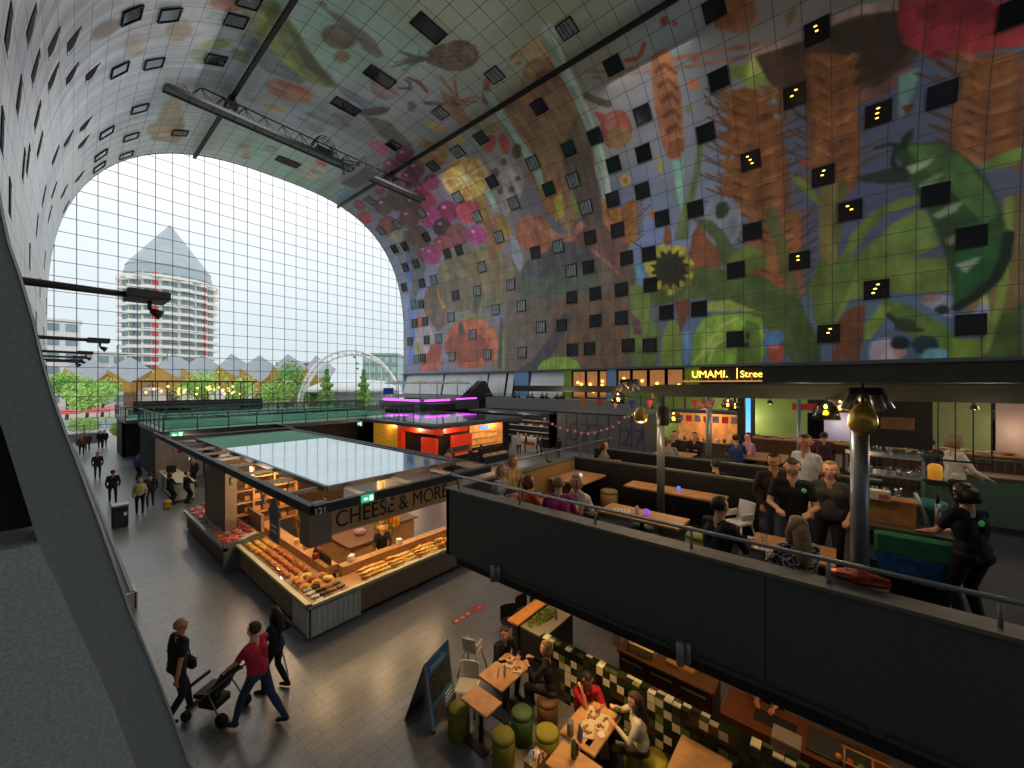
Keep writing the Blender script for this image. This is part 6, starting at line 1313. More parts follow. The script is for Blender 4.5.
# shelves at the back left
m=MB(); m.bx(0,.35,6.9,7.15,0,3.2,taupe); m.bx(0,.1,7.1,9.6,0,3.2,taupe); m.build('side_wall',taupe,t); m=MB()
for k in range(5): m.bx(.1,2.4,6.95,7.3,.9+.45*k,.94+.45*k,wood)
for x in (.9,1.6,2.4): m.bx(x-.03,x+.03,6.95,7.3,.4,3.1,wood)
m.build('back_shelves',taupe,t)
m=MB(); m.bx(.0,5.6,9.5,9.7,0,3.2); m.build('back_wall',woodd,t)
tan=M('sand sign board','c9a878',.6,noise=.06)
m=MB(); m.bx(.55,4.95,-.05,.05,2.42,3.12,tan); m.bx(.0,.55,-.05,.5,2.25,3.2,M('grey brown box','8a7c6c',.6)); m.build('name_board',tan,t)
ink=M('dark olive lettering','2f2a20',.6); tx=text('CHEESE & MORE','sign_letters',.6,(.62,-.065,2.57),(R(90),0,0),ink,t,ext=.006,sx_=.84)
text('121','stall_number',.2,(-.12,-.6,3.2),(R(90),0,0),M('white letters','e8e8e8',.5),t)
hp=[(-.2,1.3,2.05),(-.2,1.95,2.05),(-.2,1.95,2.75),(-.2,2.1,2.75),(-.2,1.62,3.2),(-.2,1.15,2.75),(-.2,1.3,2.75)]; hs=MB().prism(hp,(.04,0,0)).build('hanging_sign',M('slate grey sign','6a767a',.5),t)
m=MB(); 
for k in range(2): m.bx(-.215,-.2,1.45,1.78,2.3+.14*k,2.34+.14*k)
m.build('sign_line',M('white letters'),hs)
for q in [(-.25,2.2+3*k,3.2) for k in range(5)]+[(1.75+2.5*k,-.65,3.2) for k in range(2)]: m=MB(); downlight(m,q); m.build('beam_spotlight',lt,t)
ex=M('green exit sign','2fa070',.4,emit=.8,ecol='2fa878'); exw=M('white exit symbol','ffffff',.4,emit=1.2)
def exit_sign(x,y,z,lab,s_=1,rz=0):
    e=thing('exit_sign',lab,'exit sign',(x,y,z),rz); MB().bx(-.22*s_,.22*s_,-.03,.03,-.12*s_,.12*s_).build('panel',ex,e)
    m=MB(); m.prism([(-.17*s_,-.035,0),(-.09*s_,-.035,.06*s_),(-.09*s_,-.035,.02*s_),(-.01*s_,-.035,.02*s_),(-.01*s_,-.035,-.02*s_),(-.09*s_,-.035,-.02*s_),(-.09*s_,-.035,-.06*s_)],(0,-.004,0)); m.bx(.06*s_,.17*s_,-.04,-.035,-.08*s_,.08*s_); m.build('symbol',exw,e)
    m=MB(); m.ball((.115*s_,-.045,.05*s_),.022*s_,6,4); m.cyl((.115*s_,-.045,.03*s_),(.09*s_,-.045,-.06*s_),.014*s_,n=5); m.build('figure',ex,e)
exit_sign(5.2,9.2,3.3,'small green exit sign on the front beam of the cheese stall',.75)
exit_sign(4.6,28.6,3.35,'green exit sign over the walkway near the ice cream counter',1.3)
# produce: prototypes
def proto(name,fn,mat): m=MB(); fn(m); o=m.build(name,mat); return o
cheesem=[M('cheese '+c,c,.5,noise=.1) for c in ('e0ac48','d89838','e8c878','c87830','b8642c')]
def wedge(m): m.loft([[(0,0,0),(.2,-.07,0),(.2,.07,0)],[(0,0,.07),(.2,-.07,.07),(.2,.07,.07)]])
def wheel(m): m.lathe([(.06,0),(.075,.015),(.075,.045),(.06,.06),(.001,.06)],n=10)
PR={}
def item(key,p,mat,name,lab,cat,grp,rz=0,sc=1):
    k=(key,mat.name)
    if k not in PR:
        m=MB(); {'wedge':wedge,'wheel':wheel,'roll':lambda m:m.ball((0,0,.04),.07,8,5,sc=(1.2,.8,.7)),'slab':lambda m:m.rbox((0,0,.03),(.22,.14,.06),.01),
         'jar':lambda m:m.lathe([(.05,0),(.06,.01),(.06,.11),(.045,.13),(.05,.13),(.05,.155),(.001,.155)],n=10),'box':lambda m:m.rbox((0,0,.08),(.2,.14,.16),.006),
         'bottle':lambda m:m.lathe([(.04,0),(.04,.17),(.014,.23),(.014,.3),(.001,.3)],n=8),'steak':lambda m:m.ball((0,0,.02),.1,8,4,sc=(1.3,.9,.3)),'sausage':lambda m:m.tube([(-.1,0,.03),(-.03,.02,.035),(.05,.01,.035),(.1,-.02,.03)],[.02,.03,.03,.018],7),
         'basket':lambda m:(m.lathe([(.09,0),(.13,.1),(.11,.1),(.08,.02)],n=10),m.ball((0,0,.09),.09,8,5,sc=(1,1,.5)))}[key](m)
        o=m.build(name,mat); PR[k]=o
    else: o=PR[k].copy(); S.collection.objects.link(o)
    o.location=p; o.rotation_euler=(0,0,rz); o.scale=(sc,)*3; tag(o,lab,cat,grp); return o
for i in range(26):
    for j in range(4):
        item('wheel' if (i//4)%2 else 'wedge',(5.55+.115*i,9.94+.17*j,.765+.03*j),cheesem[(i//5+j)%3],'cheese','small yellow cheese in rows on the front display of the cheese stall','cheese','cheeses on the front display',random.uniform(-.3,.3),1.15)
jm_=[M('jar '+c,c,.25) for c in ('d88a28','e0b040','6a7a3a','b85a28')]
for i in range(7): item('jar',(8.2+.17*i,10.05+.0*i,.765),jm_[i%4],'jar','glass jar of preserves at the right end of the cheese display','jar','jars at the right end of the front display',sc=1.3)
for i in range(6): item('jar',(8.25+.17*i,10.3,.765),jm_[(i+2)%4],'jar','glass jar of preserves at the right end of the cheese display','jar','jars at the right end of the front display',sc=1.2)
for i in range(22):
    for j in range(3):
        item('roll' if i<14 else 'wheel',(4.3+.24*j,11.9+.2*i,.765),cheesem[3+(i+j)%2] if i<12 else cheesem[(i+j)%3],'pastry','round orange brown bread snack heaped on the left display','pastry','snacks on the left display',random.uniform(0,3),1.25)
sm=[M('packet '+c,c,.4) for c in ('c8ccc8','5a4030','8a6a3a','3a2a20')]
for i in range(14): item('slab',(4.35+.22*(i%4),9.98+.25*(i//4),.765),sm[(i*3)%4],'packet','small wrapped packet on the corner of the display','packet','packets on the corner display',random.uniform(-.4,.4),.9)
for i in range(8): item('basket',(4.35+.3*(i%3),10.85+.3*(i//3),.765),cheesem[i%5],'basket','small basket of bites on the left display near the corner','basket','baskets near the corner of the stall')
for i in range(9): item('bottle',(5.15+.0*i,11.15+.12*i,1.03),sm[3],'bottle','dark wine bottle on the service ledge','bottle','wine bottles on the service ledge')
for i,(c,x,y) in enumerate((('8a2c28',5.1,11.9),('c83c34',5.25,12.2),('e8e4d8',5.7,11.0),('d8b070',5.2,12.9),('c8a060',5.15,13.5),('e8e4d8',7.3,10.95))): item('box',(x,y,1.02),M('carton '+c,c,.5),'box',['dark red box','bright red box','white box nearest the corner','tan box','sand coloured tray box','white paper box'][i]+' standing on the service ledge','box','boxes on the service ledge',.3*i)
for i in range(14):
    for k in range(3): item('jar',(7.55+.16*(i%5),12.4+.18*(i//5),1.01+.21*k),jm_[(i+k)%4 if i%3 else 0],'jar','orange jar stacked in the tower on the middle counter','jar','jar tower on the middle counter',sc=1.3)
for i in range(24): item('box',(4.75+.3*(i%6),16.97,1.18-.22+.45*(i//6)),M('crate '+('a8743c','c08848','8a5a30')[i%3],('a8743c','c08848','8a5a30')[i%3],.6),'box','small brown product box on the shelves behind the counter','box','boxes on the back shelves',sc=1.1)
item('basket',(6.9,12.7,1.0),M('lilac cloth','9a7a94',.8),'basket','low lilac basket on the middle counter','basket','',sc=1.6)
for (x,y,p) in ((4.9,11,44),(6.5,10.6,50),(8.3,10.6,50),(4.9,13.5,50),(6.8,13,60),(8.8,13,48),(5.5,16,60)): bulb((x,y,2.75),p,(1,.66,.34),.08)
def pend(x,y,z,lab,grp,first=[None]):
    if first[0] is None:
        p=thing('pendant_lamp',lab,'lamp',(x,y,z),0,grp); MB().cyl((0,0,.1),(0,0,.35),.012,n=5).build('cord',blackm,p); MB().lathe([(.09,0),(.07,.09),(.03,.12)],n=10,cap=False).build('lamp_shade',dk,p); MB().ball((0,0,.02),.04,8,5).build('bulb',lampm,p); first[0]=p; return p
    return dup(first[0],(x,y,z),label=lab,group=grp)
for (x,y,_) in ((4.9,11,0),(6.5,10.6,0),(8.3,10.6,0),(4.9,13.5,0),(6.8,13,0),(8.8,13,0)): pend(x,y,2.9,'small dark shaded lamp hanging over the cheese counters','lamps inside the cheese stall')
bc_=[M('pennant '+c,c,.7) for c in ('c8342c','e8b040','e8e8e8','3a6ab0')]
for i in range(9): 
    m=MB(); x=8.6+.13*i; m.prism([(x,12.4,2.2),(x+.1,12.4,2.2),(x+.05,12.4,2.02)],(0,.01,0)); tag(m.build('pennant',bc_[i%4]),'tiny %s paper pennant strung at the right side inside the cheese stall'%['red','yellow','white','blue'][i%4],'pennant','pennants inside the cheese stall')
# --- meat counter ---
t=thing('butcher_counter','long glass fronted meat counter beside the walkway','display counter',(3.6,14.9,0)); 
m=MB(); m.bx(.15,1.2,.6,6.4,.08,.75,M('red brown panel','5a3a2c',.5)); m.bx(0.05,.16,.5,6.5,.7,.82,lt); m.bx(.05,1.25,.5,.62,0,.95,gy); m.build('body',dk,t)
m=MB(); m.loft([[(.1,.6,.8),(1.0,.6,1.1),(1.0,.6,1.05),(.1,.6,.75)],[(.1,6.4,.8),(1.0,6.4,1.1),(1.0,6.4,1.05),(.1,6.4,.75)]]); m.build('tray',M('white tray','e0dcd8',.4),t)
m=MB(); m.loft([[(.02,.6,.82),(.04,.6,.82),(.5,.6,1.45),(.48,.6,1.45)],[(.02,6.4,.82),(.04,6.4,.82),(.5,6.4,1.45),(.48,6.4,1.45)]]); m.build('glass_front',cg_,t)
m=MB(); m.bx(1.15,1.25,.6,6.4,1.0,1.6); m.build('back_screen',taupe,t)
mm_=[M('meat '+c,c,.4,noise=.2,nscale=20) for c in ('c83c34','e0604c','d88a80','a82c28')]
for i in range(24):
    for j in range(4): item('steak' if (i+j)%3 else 'sausage',(3.86+.2*j,15.65+.24*i,.85+.066*j),mm_[(i//4+j)%4],'meat_cut','red and pink cut of meat laid out in the glass counter','meat','cuts of meat in the butcher counter',random.uniform(-.5,.5),1.1)
for i,c in enumerate(('d8d0c8','b83c34','e0a080')):
    pass
m=MB(); m.bx(4.9,9.6,21.35,21.5,0,3.1,M('pale stall wall','b8ada0',.7)); tag(m.build('partition',None),'pale partition behind the meat counter','partition')
for i in range(6): 
    m=MB(); m.tube([(4.9+.18*i,21.05,2.2),(4.92+.18*i,21.05,1.6)],[.03,.035],6); tag(m.build('cured_sausage',M('cured red','a03c2c',.5)),'long dried red sausage hanging behind the meat counter','sausage','hanging sausages')
t=thing('butcher_sign','orange yellow lit price board above the meat counter','sign',(4.9,21.1,2.3)); MB().bx(0,1.3,-.05,.05,-.25,.3).build('panel',M('amber lit board','d89830',.5,emit=.4,ecol='e09830'),t)
# --- ice cream counter and wall ---
t=thing('ice_cream_counter','white fronted ice cream counter by the walkway','counter',(4.2,26.6,0)); whc=M('white counter front','d0cfc8',.5)
m=MB(); m.bx(0,.8,0,4.6,.08,.95,whc); m.bx(-.05,.85,-.05,4.65,.95,1.0,cream); m.bx(0.0,.8,.05,4.55,0,.08,blackm); m.build('body',whc,t)
m=MB(); m.bx(-.02,0,2.9,3.9,.2,.8); m.build('grille',gy,t); m=MB(); m.rbox((.4,3.6,1.2),(.4,.4,.4),.03); m.cyl((.4,3.2,1),(.4,3.2,1.4),.06); m.build('machine',blackm,t)
t=thing('shop_wall','pale stone look stall wall facing the walkway','wall panel',(4.3,33.2,0)); MB().bx(0,2.4,0,.15,0,3.15).build('panel',M('travertine look','a89f94',.7,noise=.15,nscale=1.5),t)
for k in range(3): m=MB(); m.cyl((1.2,-.02,2.5-.35*k),(1.2,0,2.5-.35*k),.13,n=14); m.build('round_sign',M('round red signs','b8423c',.5),t)
MB().bx(2.3,2.5,-4,.1,2.0,3.1).build('side_fascia',taupe,t)
# frame roof over these
t=thing('canopy_frame','steel roof frame over the butcher and ice cream counters','canopy',(4.0,20.0,0)); frame_roof(t,-.1,6.2,7.3,10.4,3.4); 
for (x,y,p) in ((4.6,17,45),(4.6,20,45),(5.2,24.5,40),(5.2,30,24)): bulb((x,y,2.9),p,(1,.75,.55),.08)
# --- further blocks with green roofs and balustrades ---
def block(x0,x1,y0,y1,lab,face='L'):
    t=thing('stall_block',lab,'market stall',(x0,y0,0)); X_,Y_=x1-x0,y1-y0
    m=MB(); m.bx(0,X_,0,Y_,3.05,3.32); m.build('roof_slab',gy,t); MB().bx(.5,X_-.3,.4,Y_-.3,3.32,3.35).build('felt_roof',green,t)
    m=MB(); m.bx(.2,X_,3.4,3.6,0,3.05,dk); m.bx(.1,.3,3.4,Y_,0,3.05,blackm); m.bx(X_-.2,X_,.2,Y_,0,3.05,dk); m.bx(.2,X_,Y_-.3,Y_-.1,0,3.05,dk); m.build('wall',dk,t)
    m=MB(); n_=int(X_/1.6)
    for i in range(n_+1):
        m.bx(X_*i/n_-.03,X_*i/n_+.03,0,.06,3.3,4.35)
        m.bx(X_*i/n_-.03,X_*i/n_+.03,Y_-.06,Y_,3.3,4.35)
    for i in range(int(Y_/1.6)+1):
        for xx in (0,X_-.05): m.bx(xx,xx+.05,i*1.6,i*1.6+.05,3.3,4.35)
    for yy in (0,Y_-.06): m.bx(0,X_,yy,yy+.06,4.3,4.37); m.bx(0,X_,yy,yy+.04,3.5,3.55)
    for xx in (0,X_-.06): m.bx(xx,xx+.06,0,Y_,4.3,4.37); 
    m.build('balustrade',gy,t)
    m=MB(); m.bx(.02,X_-.02,.02,.03,3.55,4.3); m.bx(.02,.03,0,Y_,3.55,4.3); m.build('balustrade_glass',glassmat('balustrade glass','d8e6e0',.1),t)
    return t
block(4.3,22,30.6,40.8,'stall block with a green felt roof and steel balustrade behind the cheese stall'); block(3.8,24,43.2,50.5,'farther stall block with a green roof and dark balustrade')
# roof terrace with a pergola of bulbs near the glass
t=thing('pergola','flat roofed terrace pergola with warm bulbs near the glass end','pergola',(5.8,53.2,0)); pb=M('red brown pergola roof','7a4a3a',.7)
m=MB(); m.bx(-.6,10.5,-.4,3.6,0,3.6,dk); m.bx(-.6,10.5,-.45,-.35,3.6,4.5,dk); m.build('terrace_base',dk,t)
MB().bx(-.3,10,-.2,3.4,6.4,6.56).build('roof',pb,t); m=MB()
for i in range(9):
    for yy in (0,3.2): MB().bx(i*1.2,i*1.2+.07,yy,yy+.07,3.6,6.4).build('post',dk,t)
for i in range(26): m=MB(); m.ball((.2+random.random()*9.4,.2+random.random()*3,random.uniform(5.0,6.0)),.12,7,5); m.build('bulb',M('warm hanging bulb','ffd070',.5,emit=2.2,ecol='ffc860'),t)
# big middle block with glazed roof, red food stall in its corner
t=thing('food_hall_block','large middle stall block with a reflective roof and a red food stall at its corner','market stall',(16.9,21.3,0))
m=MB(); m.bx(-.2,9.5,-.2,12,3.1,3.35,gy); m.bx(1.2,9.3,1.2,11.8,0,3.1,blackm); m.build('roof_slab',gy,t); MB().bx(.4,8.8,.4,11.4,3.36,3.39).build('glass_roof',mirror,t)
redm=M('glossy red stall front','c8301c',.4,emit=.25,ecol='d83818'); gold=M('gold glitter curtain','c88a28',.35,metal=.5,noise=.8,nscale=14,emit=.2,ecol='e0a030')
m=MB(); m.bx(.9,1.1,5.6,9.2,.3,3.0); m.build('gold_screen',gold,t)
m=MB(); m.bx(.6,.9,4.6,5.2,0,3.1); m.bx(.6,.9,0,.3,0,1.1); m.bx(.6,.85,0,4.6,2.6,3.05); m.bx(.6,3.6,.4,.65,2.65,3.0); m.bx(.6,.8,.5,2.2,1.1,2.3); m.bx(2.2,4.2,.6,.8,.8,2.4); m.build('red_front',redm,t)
m=MB(); m.bx(.3,.6,.2,4.6,0,1.0,woodd); m.bx(.8,4.4,-.05,.3,0,1.0,dk); m.bx(.7,4.4,-.1,.3,1.0,1.05,wood); m.bx(1.3,3.4,-.08,-.04,1.3,1.7,gy); m.build('counter',woodd,t)
for k,(y,z) in enumerate(((3.9,2.72),(1.6,2.72))): pass
m=MB(); m.bx(4.5,7.6,.3,.6,0,1.1,blackm); m.bx(4.6,7.5,-.3,.3,.55,.6,M('white tray'),); m.bx(4.6,7.5,-.35,.3,0,.5,dk); 
for k in range(3): m.bx(4.6,7.6,1.0,1.2,1.3+.5*k,1.35+.5*k,wood)
m.build('food_counter',dk,t); MB().bx(4.6,7.5,-.36,-.34,.6,1.15).build('counter_glass',cg_,t)
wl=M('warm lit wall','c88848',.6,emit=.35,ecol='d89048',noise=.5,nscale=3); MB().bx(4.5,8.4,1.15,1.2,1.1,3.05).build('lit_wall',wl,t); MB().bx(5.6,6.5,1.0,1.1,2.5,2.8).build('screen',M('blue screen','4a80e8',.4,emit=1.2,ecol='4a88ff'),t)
for i in range(30): item('roll' if i%2 else 'slab',(21.7+.19*(i%15),21.15+.2*(i//15),.61),cheesem[i%5],'snack','small lit snack behind the glass of the far food counter','snack','snacks in the far food counter',sc=1.2)
for (x,y,p) in ((17.2,24,60),(18.5,21.2,50),(22.5,21.2,60),(24,22,40),(17.4,28,50)): bulb((x,y,2.8),p,(1,.6,.3),.1)
exit_sign(16.6,30.6,2.9,'tiny green exit sign at the left end of the red food stall block',1.5,R(-90))
# purple lit roof terrace with parasols
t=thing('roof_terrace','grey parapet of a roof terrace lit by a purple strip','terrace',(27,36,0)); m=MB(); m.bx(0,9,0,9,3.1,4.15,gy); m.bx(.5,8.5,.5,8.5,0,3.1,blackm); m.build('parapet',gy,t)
pu=M('purple light strip','e040f0',.4,emit=2.2,ecol='e048ff'); m=MB(); m.bx(-.06,0,.5,8,4.2,4.4); m.bx(.3,4,-.06,0,4.2,4.4); m.bx(5,8.5,-.06,0,4.3,4.45); m.build('light_strip',pu,t)
m=MB(); m.bx(-.5,2.6,-2.6,-.2,3.35,4.0); m.build('stacked_seating',dk2,t)
for i,(x,y) in enumerate(((28.5,43),(30,40.5),(31.5,39),(34,38))):
    p=thing('terrace_parasol','pale grey flat parasol on the purple lit terrace, %s'%['leftmost','second from the left','second from the right','rightmost'][i],'parasol',(x,y,4.1)); MB().cyl((0,0,0),(0,0,2.3),.05,n=6).build('pole',gy,p); b=MB(); b.lathe([(1.7,2.1),(1.6,2.25),(.1,2.55)],n=8,smooth=False); b.build('canopy',M('pale canvas','b0aca4',.8),p)
t=thing('banner_screen','small blue screen on the purple lit terrace','screen',(27.4,43.5,5.2)); MB().bx(-.7,.7,-.05,.05,-.3,.5).build('panel',M('blue board','3a68c8',.5),t)
t=thing('stair','dark sloping stair climbing behind the purple terrace','stairs',(36,36.2,4)); m=MB(); m.loft([[(-3,0,0),(3,0,0),(3,0,.4),(1.4,0,2.6),(.8,0,2.6)],[(-3,1,0),(3,1,0),(3,1,.4),(1.4,1,2.6),(.8,1,2.6)]]); m.build('flight',dk,t); m=MB()
for k in range(8): m.bx(-2.6+.45*k,-2.55+.45*k,-.05,0,.3+.28*k,1.3+.28*k)
m.build('baluster',gy,t)
# grey kiosk with big numerals, gallery parapet above
t=thing('grey_kiosk','closed grey kiosk with large recessed numerals','kiosk',(31,12.2,0)); kg=M('blue grey shutter','5d656b',.5,noise=.08); MB().bx(0,4,0,8.4,0,3.5).build('body',kg,t)
text('077','numerals',2.4,(-.02,7.2,1.0),(R(90),0,R(-90)),M('dark grey numerals','43494e',.5),t,ext=.015); text('27','numerals',2.2,(-.02,2.1,1.0),(R(90),0,R(-90)),M('dark grey numerals'),t,ext=.015)
m=MB(); 
for k in range(9): m.bx(-.03,0,k*1.05-.02,k*1.05+.02,0,3.5)
m.build('panel_joint',dk,t)
t=thing('gallery_parapet','long grey parapet of the upper gallery above the kiosk','parapet',(31,12,0)); m=MB(); m.bx(0,6.2,0,18,3.6,3.8); m.bx(0,.15,0,18,3.8,4.75); m.build('parapet',M('mid grey parapet','7c8184',.6,noise=.08),t); m=MB(); m.bx(.03,.08,0,18,5.1,5.16); 
for k in range(9): m.bx(.03,.08,k*2,k*2+.05,4.75,5.1)
m.build('rail',gy,t)
# busy far stall
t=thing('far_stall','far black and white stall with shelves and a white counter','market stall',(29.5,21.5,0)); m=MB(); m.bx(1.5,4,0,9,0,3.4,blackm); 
for k in range(4): m.bx(1.2,1.5,0,8,.9+.55*k,.95+.55*k,M('white shelf','c8c8c4',.6))
m.bx(-.6,0,0,3,0,1.1,whc); m.bx(-.6,0,4.4,7,0,1.1,whc); m.bx(-.63,-.6,.2,1.6,.5,.8,red); m.build('counter',whc,t); MB().bx(-.6,4,-.5,9,3.3,3.5).build('roof_slab',gy,t)
for i in range(36): item('box',(30.9,21.8+.2*(i%18),.97+.55*(i//18)*2),sm[i%4] if i%3 else bc[i%6],'box','small product on the shelves of the far black and white stall','box','products on the far stall shelves')
bulb((28.7,23,2.9),50,(1,.85,.7),.1); bulb((28.7,27,2.9),50,(1,.85,.7),.1)
# litter bin by the left wall, floor arrow
t=thing('litter_bin','dark waste bin with a pale lid beside the walkway','bin',(1.95,24.0,0)); m=MB(); m.rbox((0,0,.45),(.5,.5,.9),.03); m.build('body',M('dark bin body','202224',.4),t); MB().rbox((0,0,.94),(.56,.56,.08),.02).build('lid',lt,t); MB().bx(.1,.2,-.262,-.25,.5,.65).build('notice',M('white letters'),t); MB().bx(-.15,.15,-.262,-.25,.72,.84).build('slot',blackm,t)
ar=MB(); w0=[(6.73,7.62),(7.55,7.62),(7.55,7.5),(7.94,7.69),(7.55,7.88),(7.55,7.76),(6.73,7.76)]; ar.prism([(x,y,.001) for x,y in w0],(0,0,.004)); o=ar.build('floor_arrow',M('red floor sticker','c03c38',.5)); tag(o,'red arrow sticker with pale marks on the floor','floor marking')
pk=M('pale pink print','e0a8a0',.6)
for k in range(3): MB().bx(6.8+.2*k,6.93+.2*k,7.64,7.74,.005,.007).build('pale_mark',pk,o)
MB().prism([(7.62,7.66,.005),(7.8,7.69,.005),(7.62,7.72,.005)],(0,0,.002)).build('pale_mark',pk,o)
# ================= upper terrace =================
TZ=3.3
fas=M('black green fascia sheet','5c625d',.6,noise=.08,nscale=30,bump=.05); ledge=M('worn grey ledge','7a766c',.6,noise=.15); oakt=M('oak table top','c08a50',.45,noise=.22,nscale=5); pole_m=M('galvanised grey pole','8a8f90',.35,metal=.5); olive=M('dark olive steel beam','585b50',.5,noise=.08)
MB().bx(5.05,17,-8,5.85,2.95,TZ).build('floor_terrace',dk2,kind='structure')
t=thing('terrace_parapet','long black parapet of the upper terrace with a steel handrail','parapet',(4.95,0,0))
m=MB(); m.bx(0,.08,-8,.62,2.92,4.15); m.build('fascia_panel',fas,t); m=MB(); m.bx(0,.08,.63,5.85,2.92,4.15); m.build('fascia_panel',fas,t); MB().bx(0,4.5,5.77,5.85,2.92,4.15).build('end_panel',fas,t)
m=MB(); m.bx(-.02,.26,-8,5.87,4.15,4.19); m.bx(.26,4.5,5.72,5.87,4.15,4.19); m.build('top_ledge',ledge,t); MB().bx(.08,.2,-8,5.77,3.3,4.15).build('inner_lining',dk2,t)
m=MB(); m.bx(.12,.4,-8,5.7,2.72,2.92); m.build('edge_beam',dk,t)
m=MB(); m.tube([(.1,-8,4.43),(.1,5.8,4.43)],.024,8); m.tube([(.1,5.8,4.43),(7,5.8,4.43)],.024,8); m.build('handrail',pole_m,t)
for y in (-6,-4,-2.2,-1.0,.1,1.4,2.7,4.1,5.6): m=MB(); m.tube([(.1,y,4.17),(.1,y,4.43)],.018,6); m.build('baluster',pole_m,t)
for x in (1.7,3.3,5,6.6): m=MB(); m.bx(x-.02,x+.02,5.78,5.82,3.3,4.43); m.build('baluster',pole_m,t)
for y in (4.52,1.47): m=MB(); m.cyl((-.03,y,2.85),(-.03,y,3.12),.045,n=12); m.cyl((.03,y-.07,2.87),(.03,y-.07,3.1),.035,n=10); o=m.build('edge_spotlight',lt); o.location=(4.88,0,0); tag(o,'silver cylinder spotlight clamped under the black parapet, %s'%{4.52:'leftmost',1.47:'the middle one above the steel worktop',-.13:'rightmost'}[y],'spotlight')
for (y0,y1) in ((-4,-.3),(-.2,1.3),(1.6,4.4)): m=MB(); m.tube([(4.9,y0,2.98),(4.9,y0+.02,3.02),(4.9,y1-.02,3.02),(4.9,y1,2.98)],.014,6); o=m.build('cable_conduit',dk); tag(o,'thin black conduit along the parapet bottom, %s'%('right of the picture' if y0==-4 else 'short middle piece' if y0==-.2 else 'left piece'),'conduit')
# poles and beams
def pole(x,y,lab,r=.075,z1=5.98): tag(MB().cyl((x,y,TZ),(x,y,z1),r,n=14).build('steel_pole',pole_m),lab,'pole')
pole(7.7,2.7,'round grey pole left of centre carrying the terrace beam'); pole(11.7,2.79,'grey pole right of the first one near the shop'); pole(6.05,-.16,'thick grey pole in the right foreground',.085,6.0); tag(MB().bx(13.9,14.1,2.3,2.5,TZ,5.98).build('square_post',dk2),'dark square post beside the glowing screen','post'); pole(12,.81,'thin white pole behind the standing group',.045)
tag(MB().bx(7.6,7.85,-7,2.8,5.96,6.19).build('roof_beam',olive),'long dark horizontal beam across the right half at eye height','beam'); tag(MB().bx(7.66,7.78,2.8,6.4,6.02,6.16).build('roof_beam',gy),'thinner grey beam continuing left of the first pole','beam'); tag(MB().bx(7.9,17,2.62,2.76,5.98,6.15).build('roof_beam',olive),'dark cross beam running back from the first pole','beam')
t=thing('canopy_beam','upper dark olive canopy edge at the right','beam',(5,0,0)); MB().bx(0,4,-8,.66,6.21,6.4).build('fascia',olive,t); MB().bx(-.02,0,-8,.66,6.39,6.42).build('edge_strip',lt,t)
# furniture
def table(x0,x1,y0,y1,z,base,lab,top=oakt):
    t=thing('dining_table',lab,'table',((x0+x1)/2,(y0+y1)/2,base)); w,d=x1-x0,y1-y0; MB().rbox((0,0,z-base-.02),(w,d,.045),.008).build('tabletop',top,t)
    m=MB(); m.cyl((0,0,.02),(0,0,z-base-.05),.04,n=8); m.build('column',dk,t); m=MB(); m.rbox((0,0,.015),(min(w,.5),min(d,.5),.03),.01); m.build('foot_plate',dk,t); return t
table(7.32,8.5,4.25,5.1,4.05,TZ,'wide oak table in the corner booth of the upper terrace'); table(6.0,6.57,1.84,3.18,4.05,TZ,'narrow oak table at the parapet with a purple candle glass'); table(7.88,8.4,1.65,3.55,4.05,TZ,'long oak bar table in front of the dark partition'); table(11.9,12.9,3.4,4.5,4.05,TZ,'oak table behind the partition with seated guests'); table(5.95,6.62,.05,.95,4.05,TZ,'small oak table in front of the standing group'); table(5.5,5.95,3.7,4.9,4.05,TZ,'table of the group beside the parapet'); table(13,14.4,1.2,2.2,4.05,TZ,'long oak table at the back by the glowing screen')
def part_(x0,x1,y0,y1,z,lab,mat=dk2,rail=True):
    t=thing('booth_partition',lab,'partition',(x0,y0,TZ)); MB().bx(0,x1-x0,0,y1-y0,0,z-TZ).build('panel',mat,t)
    m=MB(); m.bx(-.01,x1-x0+.01,-.01,y1-y0+.01,z-TZ,z-TZ+.04); m.build('cap_rail',M('olive cap rail','5c5f52',.5),t)
ply=M('lit plywood','a07c4c',.5,noise=.1)
part_(6.35,8.5,5.15,5.25,4.3,'low plywood backed booth wall at the back left',ply); part_(8.62,8.75,1.2,5.2,4.32,'dark partition behind the long bar table'); part_(10.6,10.75,-.6,5.7,4.25,'second dark partition farther back'); part_(8.0,8.6,5.3,5.6,4.25,'short dark booth end at the back'); part_(12,14.2,-.0,.12,4.2,'dark low wall at the back right')
def bench(x0,x1,y0,y1,z,lab,mat):
    t=thing('bench_cushion',lab,'bench',(x0,y0,TZ)); MB().bx(0,x1-x0,0,y1-y0,0,z-TZ-.08).build('base',dk2,t); MB().rbox(((x1-x0)/2,(y1-y0)/2,z-TZ-.04),(x1-x0,y1-y0,.1),.02).build('cushion',mat,t)
limem=M('lime green leatherette','a8b828',.5); bench(8.05,8.6,5.62,5.75,4.2,'lime green cushion at the back of the corner booth',limem); bench(8.85,9.4,1.3,5,3.8,'dark bench behind the partition',M('dark green cushion','2a3a30',.6))
def pouf(x,y,z0,col,lab,h=.48,r=.2,grp=None):
    t=thing('pouf_stool',lab,'stool',(x,y,z0),0,grp); cm=M('pouf '+col,col,.6,noise=.08); MB().lathe([(r*.92,0),(r,.03),(r*1.02,h*.5),(r,h-.05)],n=20).build('body',cm,t); MB().lathe([(r,h-.05),(r*.98,h-.01),(r*.85,h+.02),(.001,h+.03)],n=20).build('seat',cm,t)
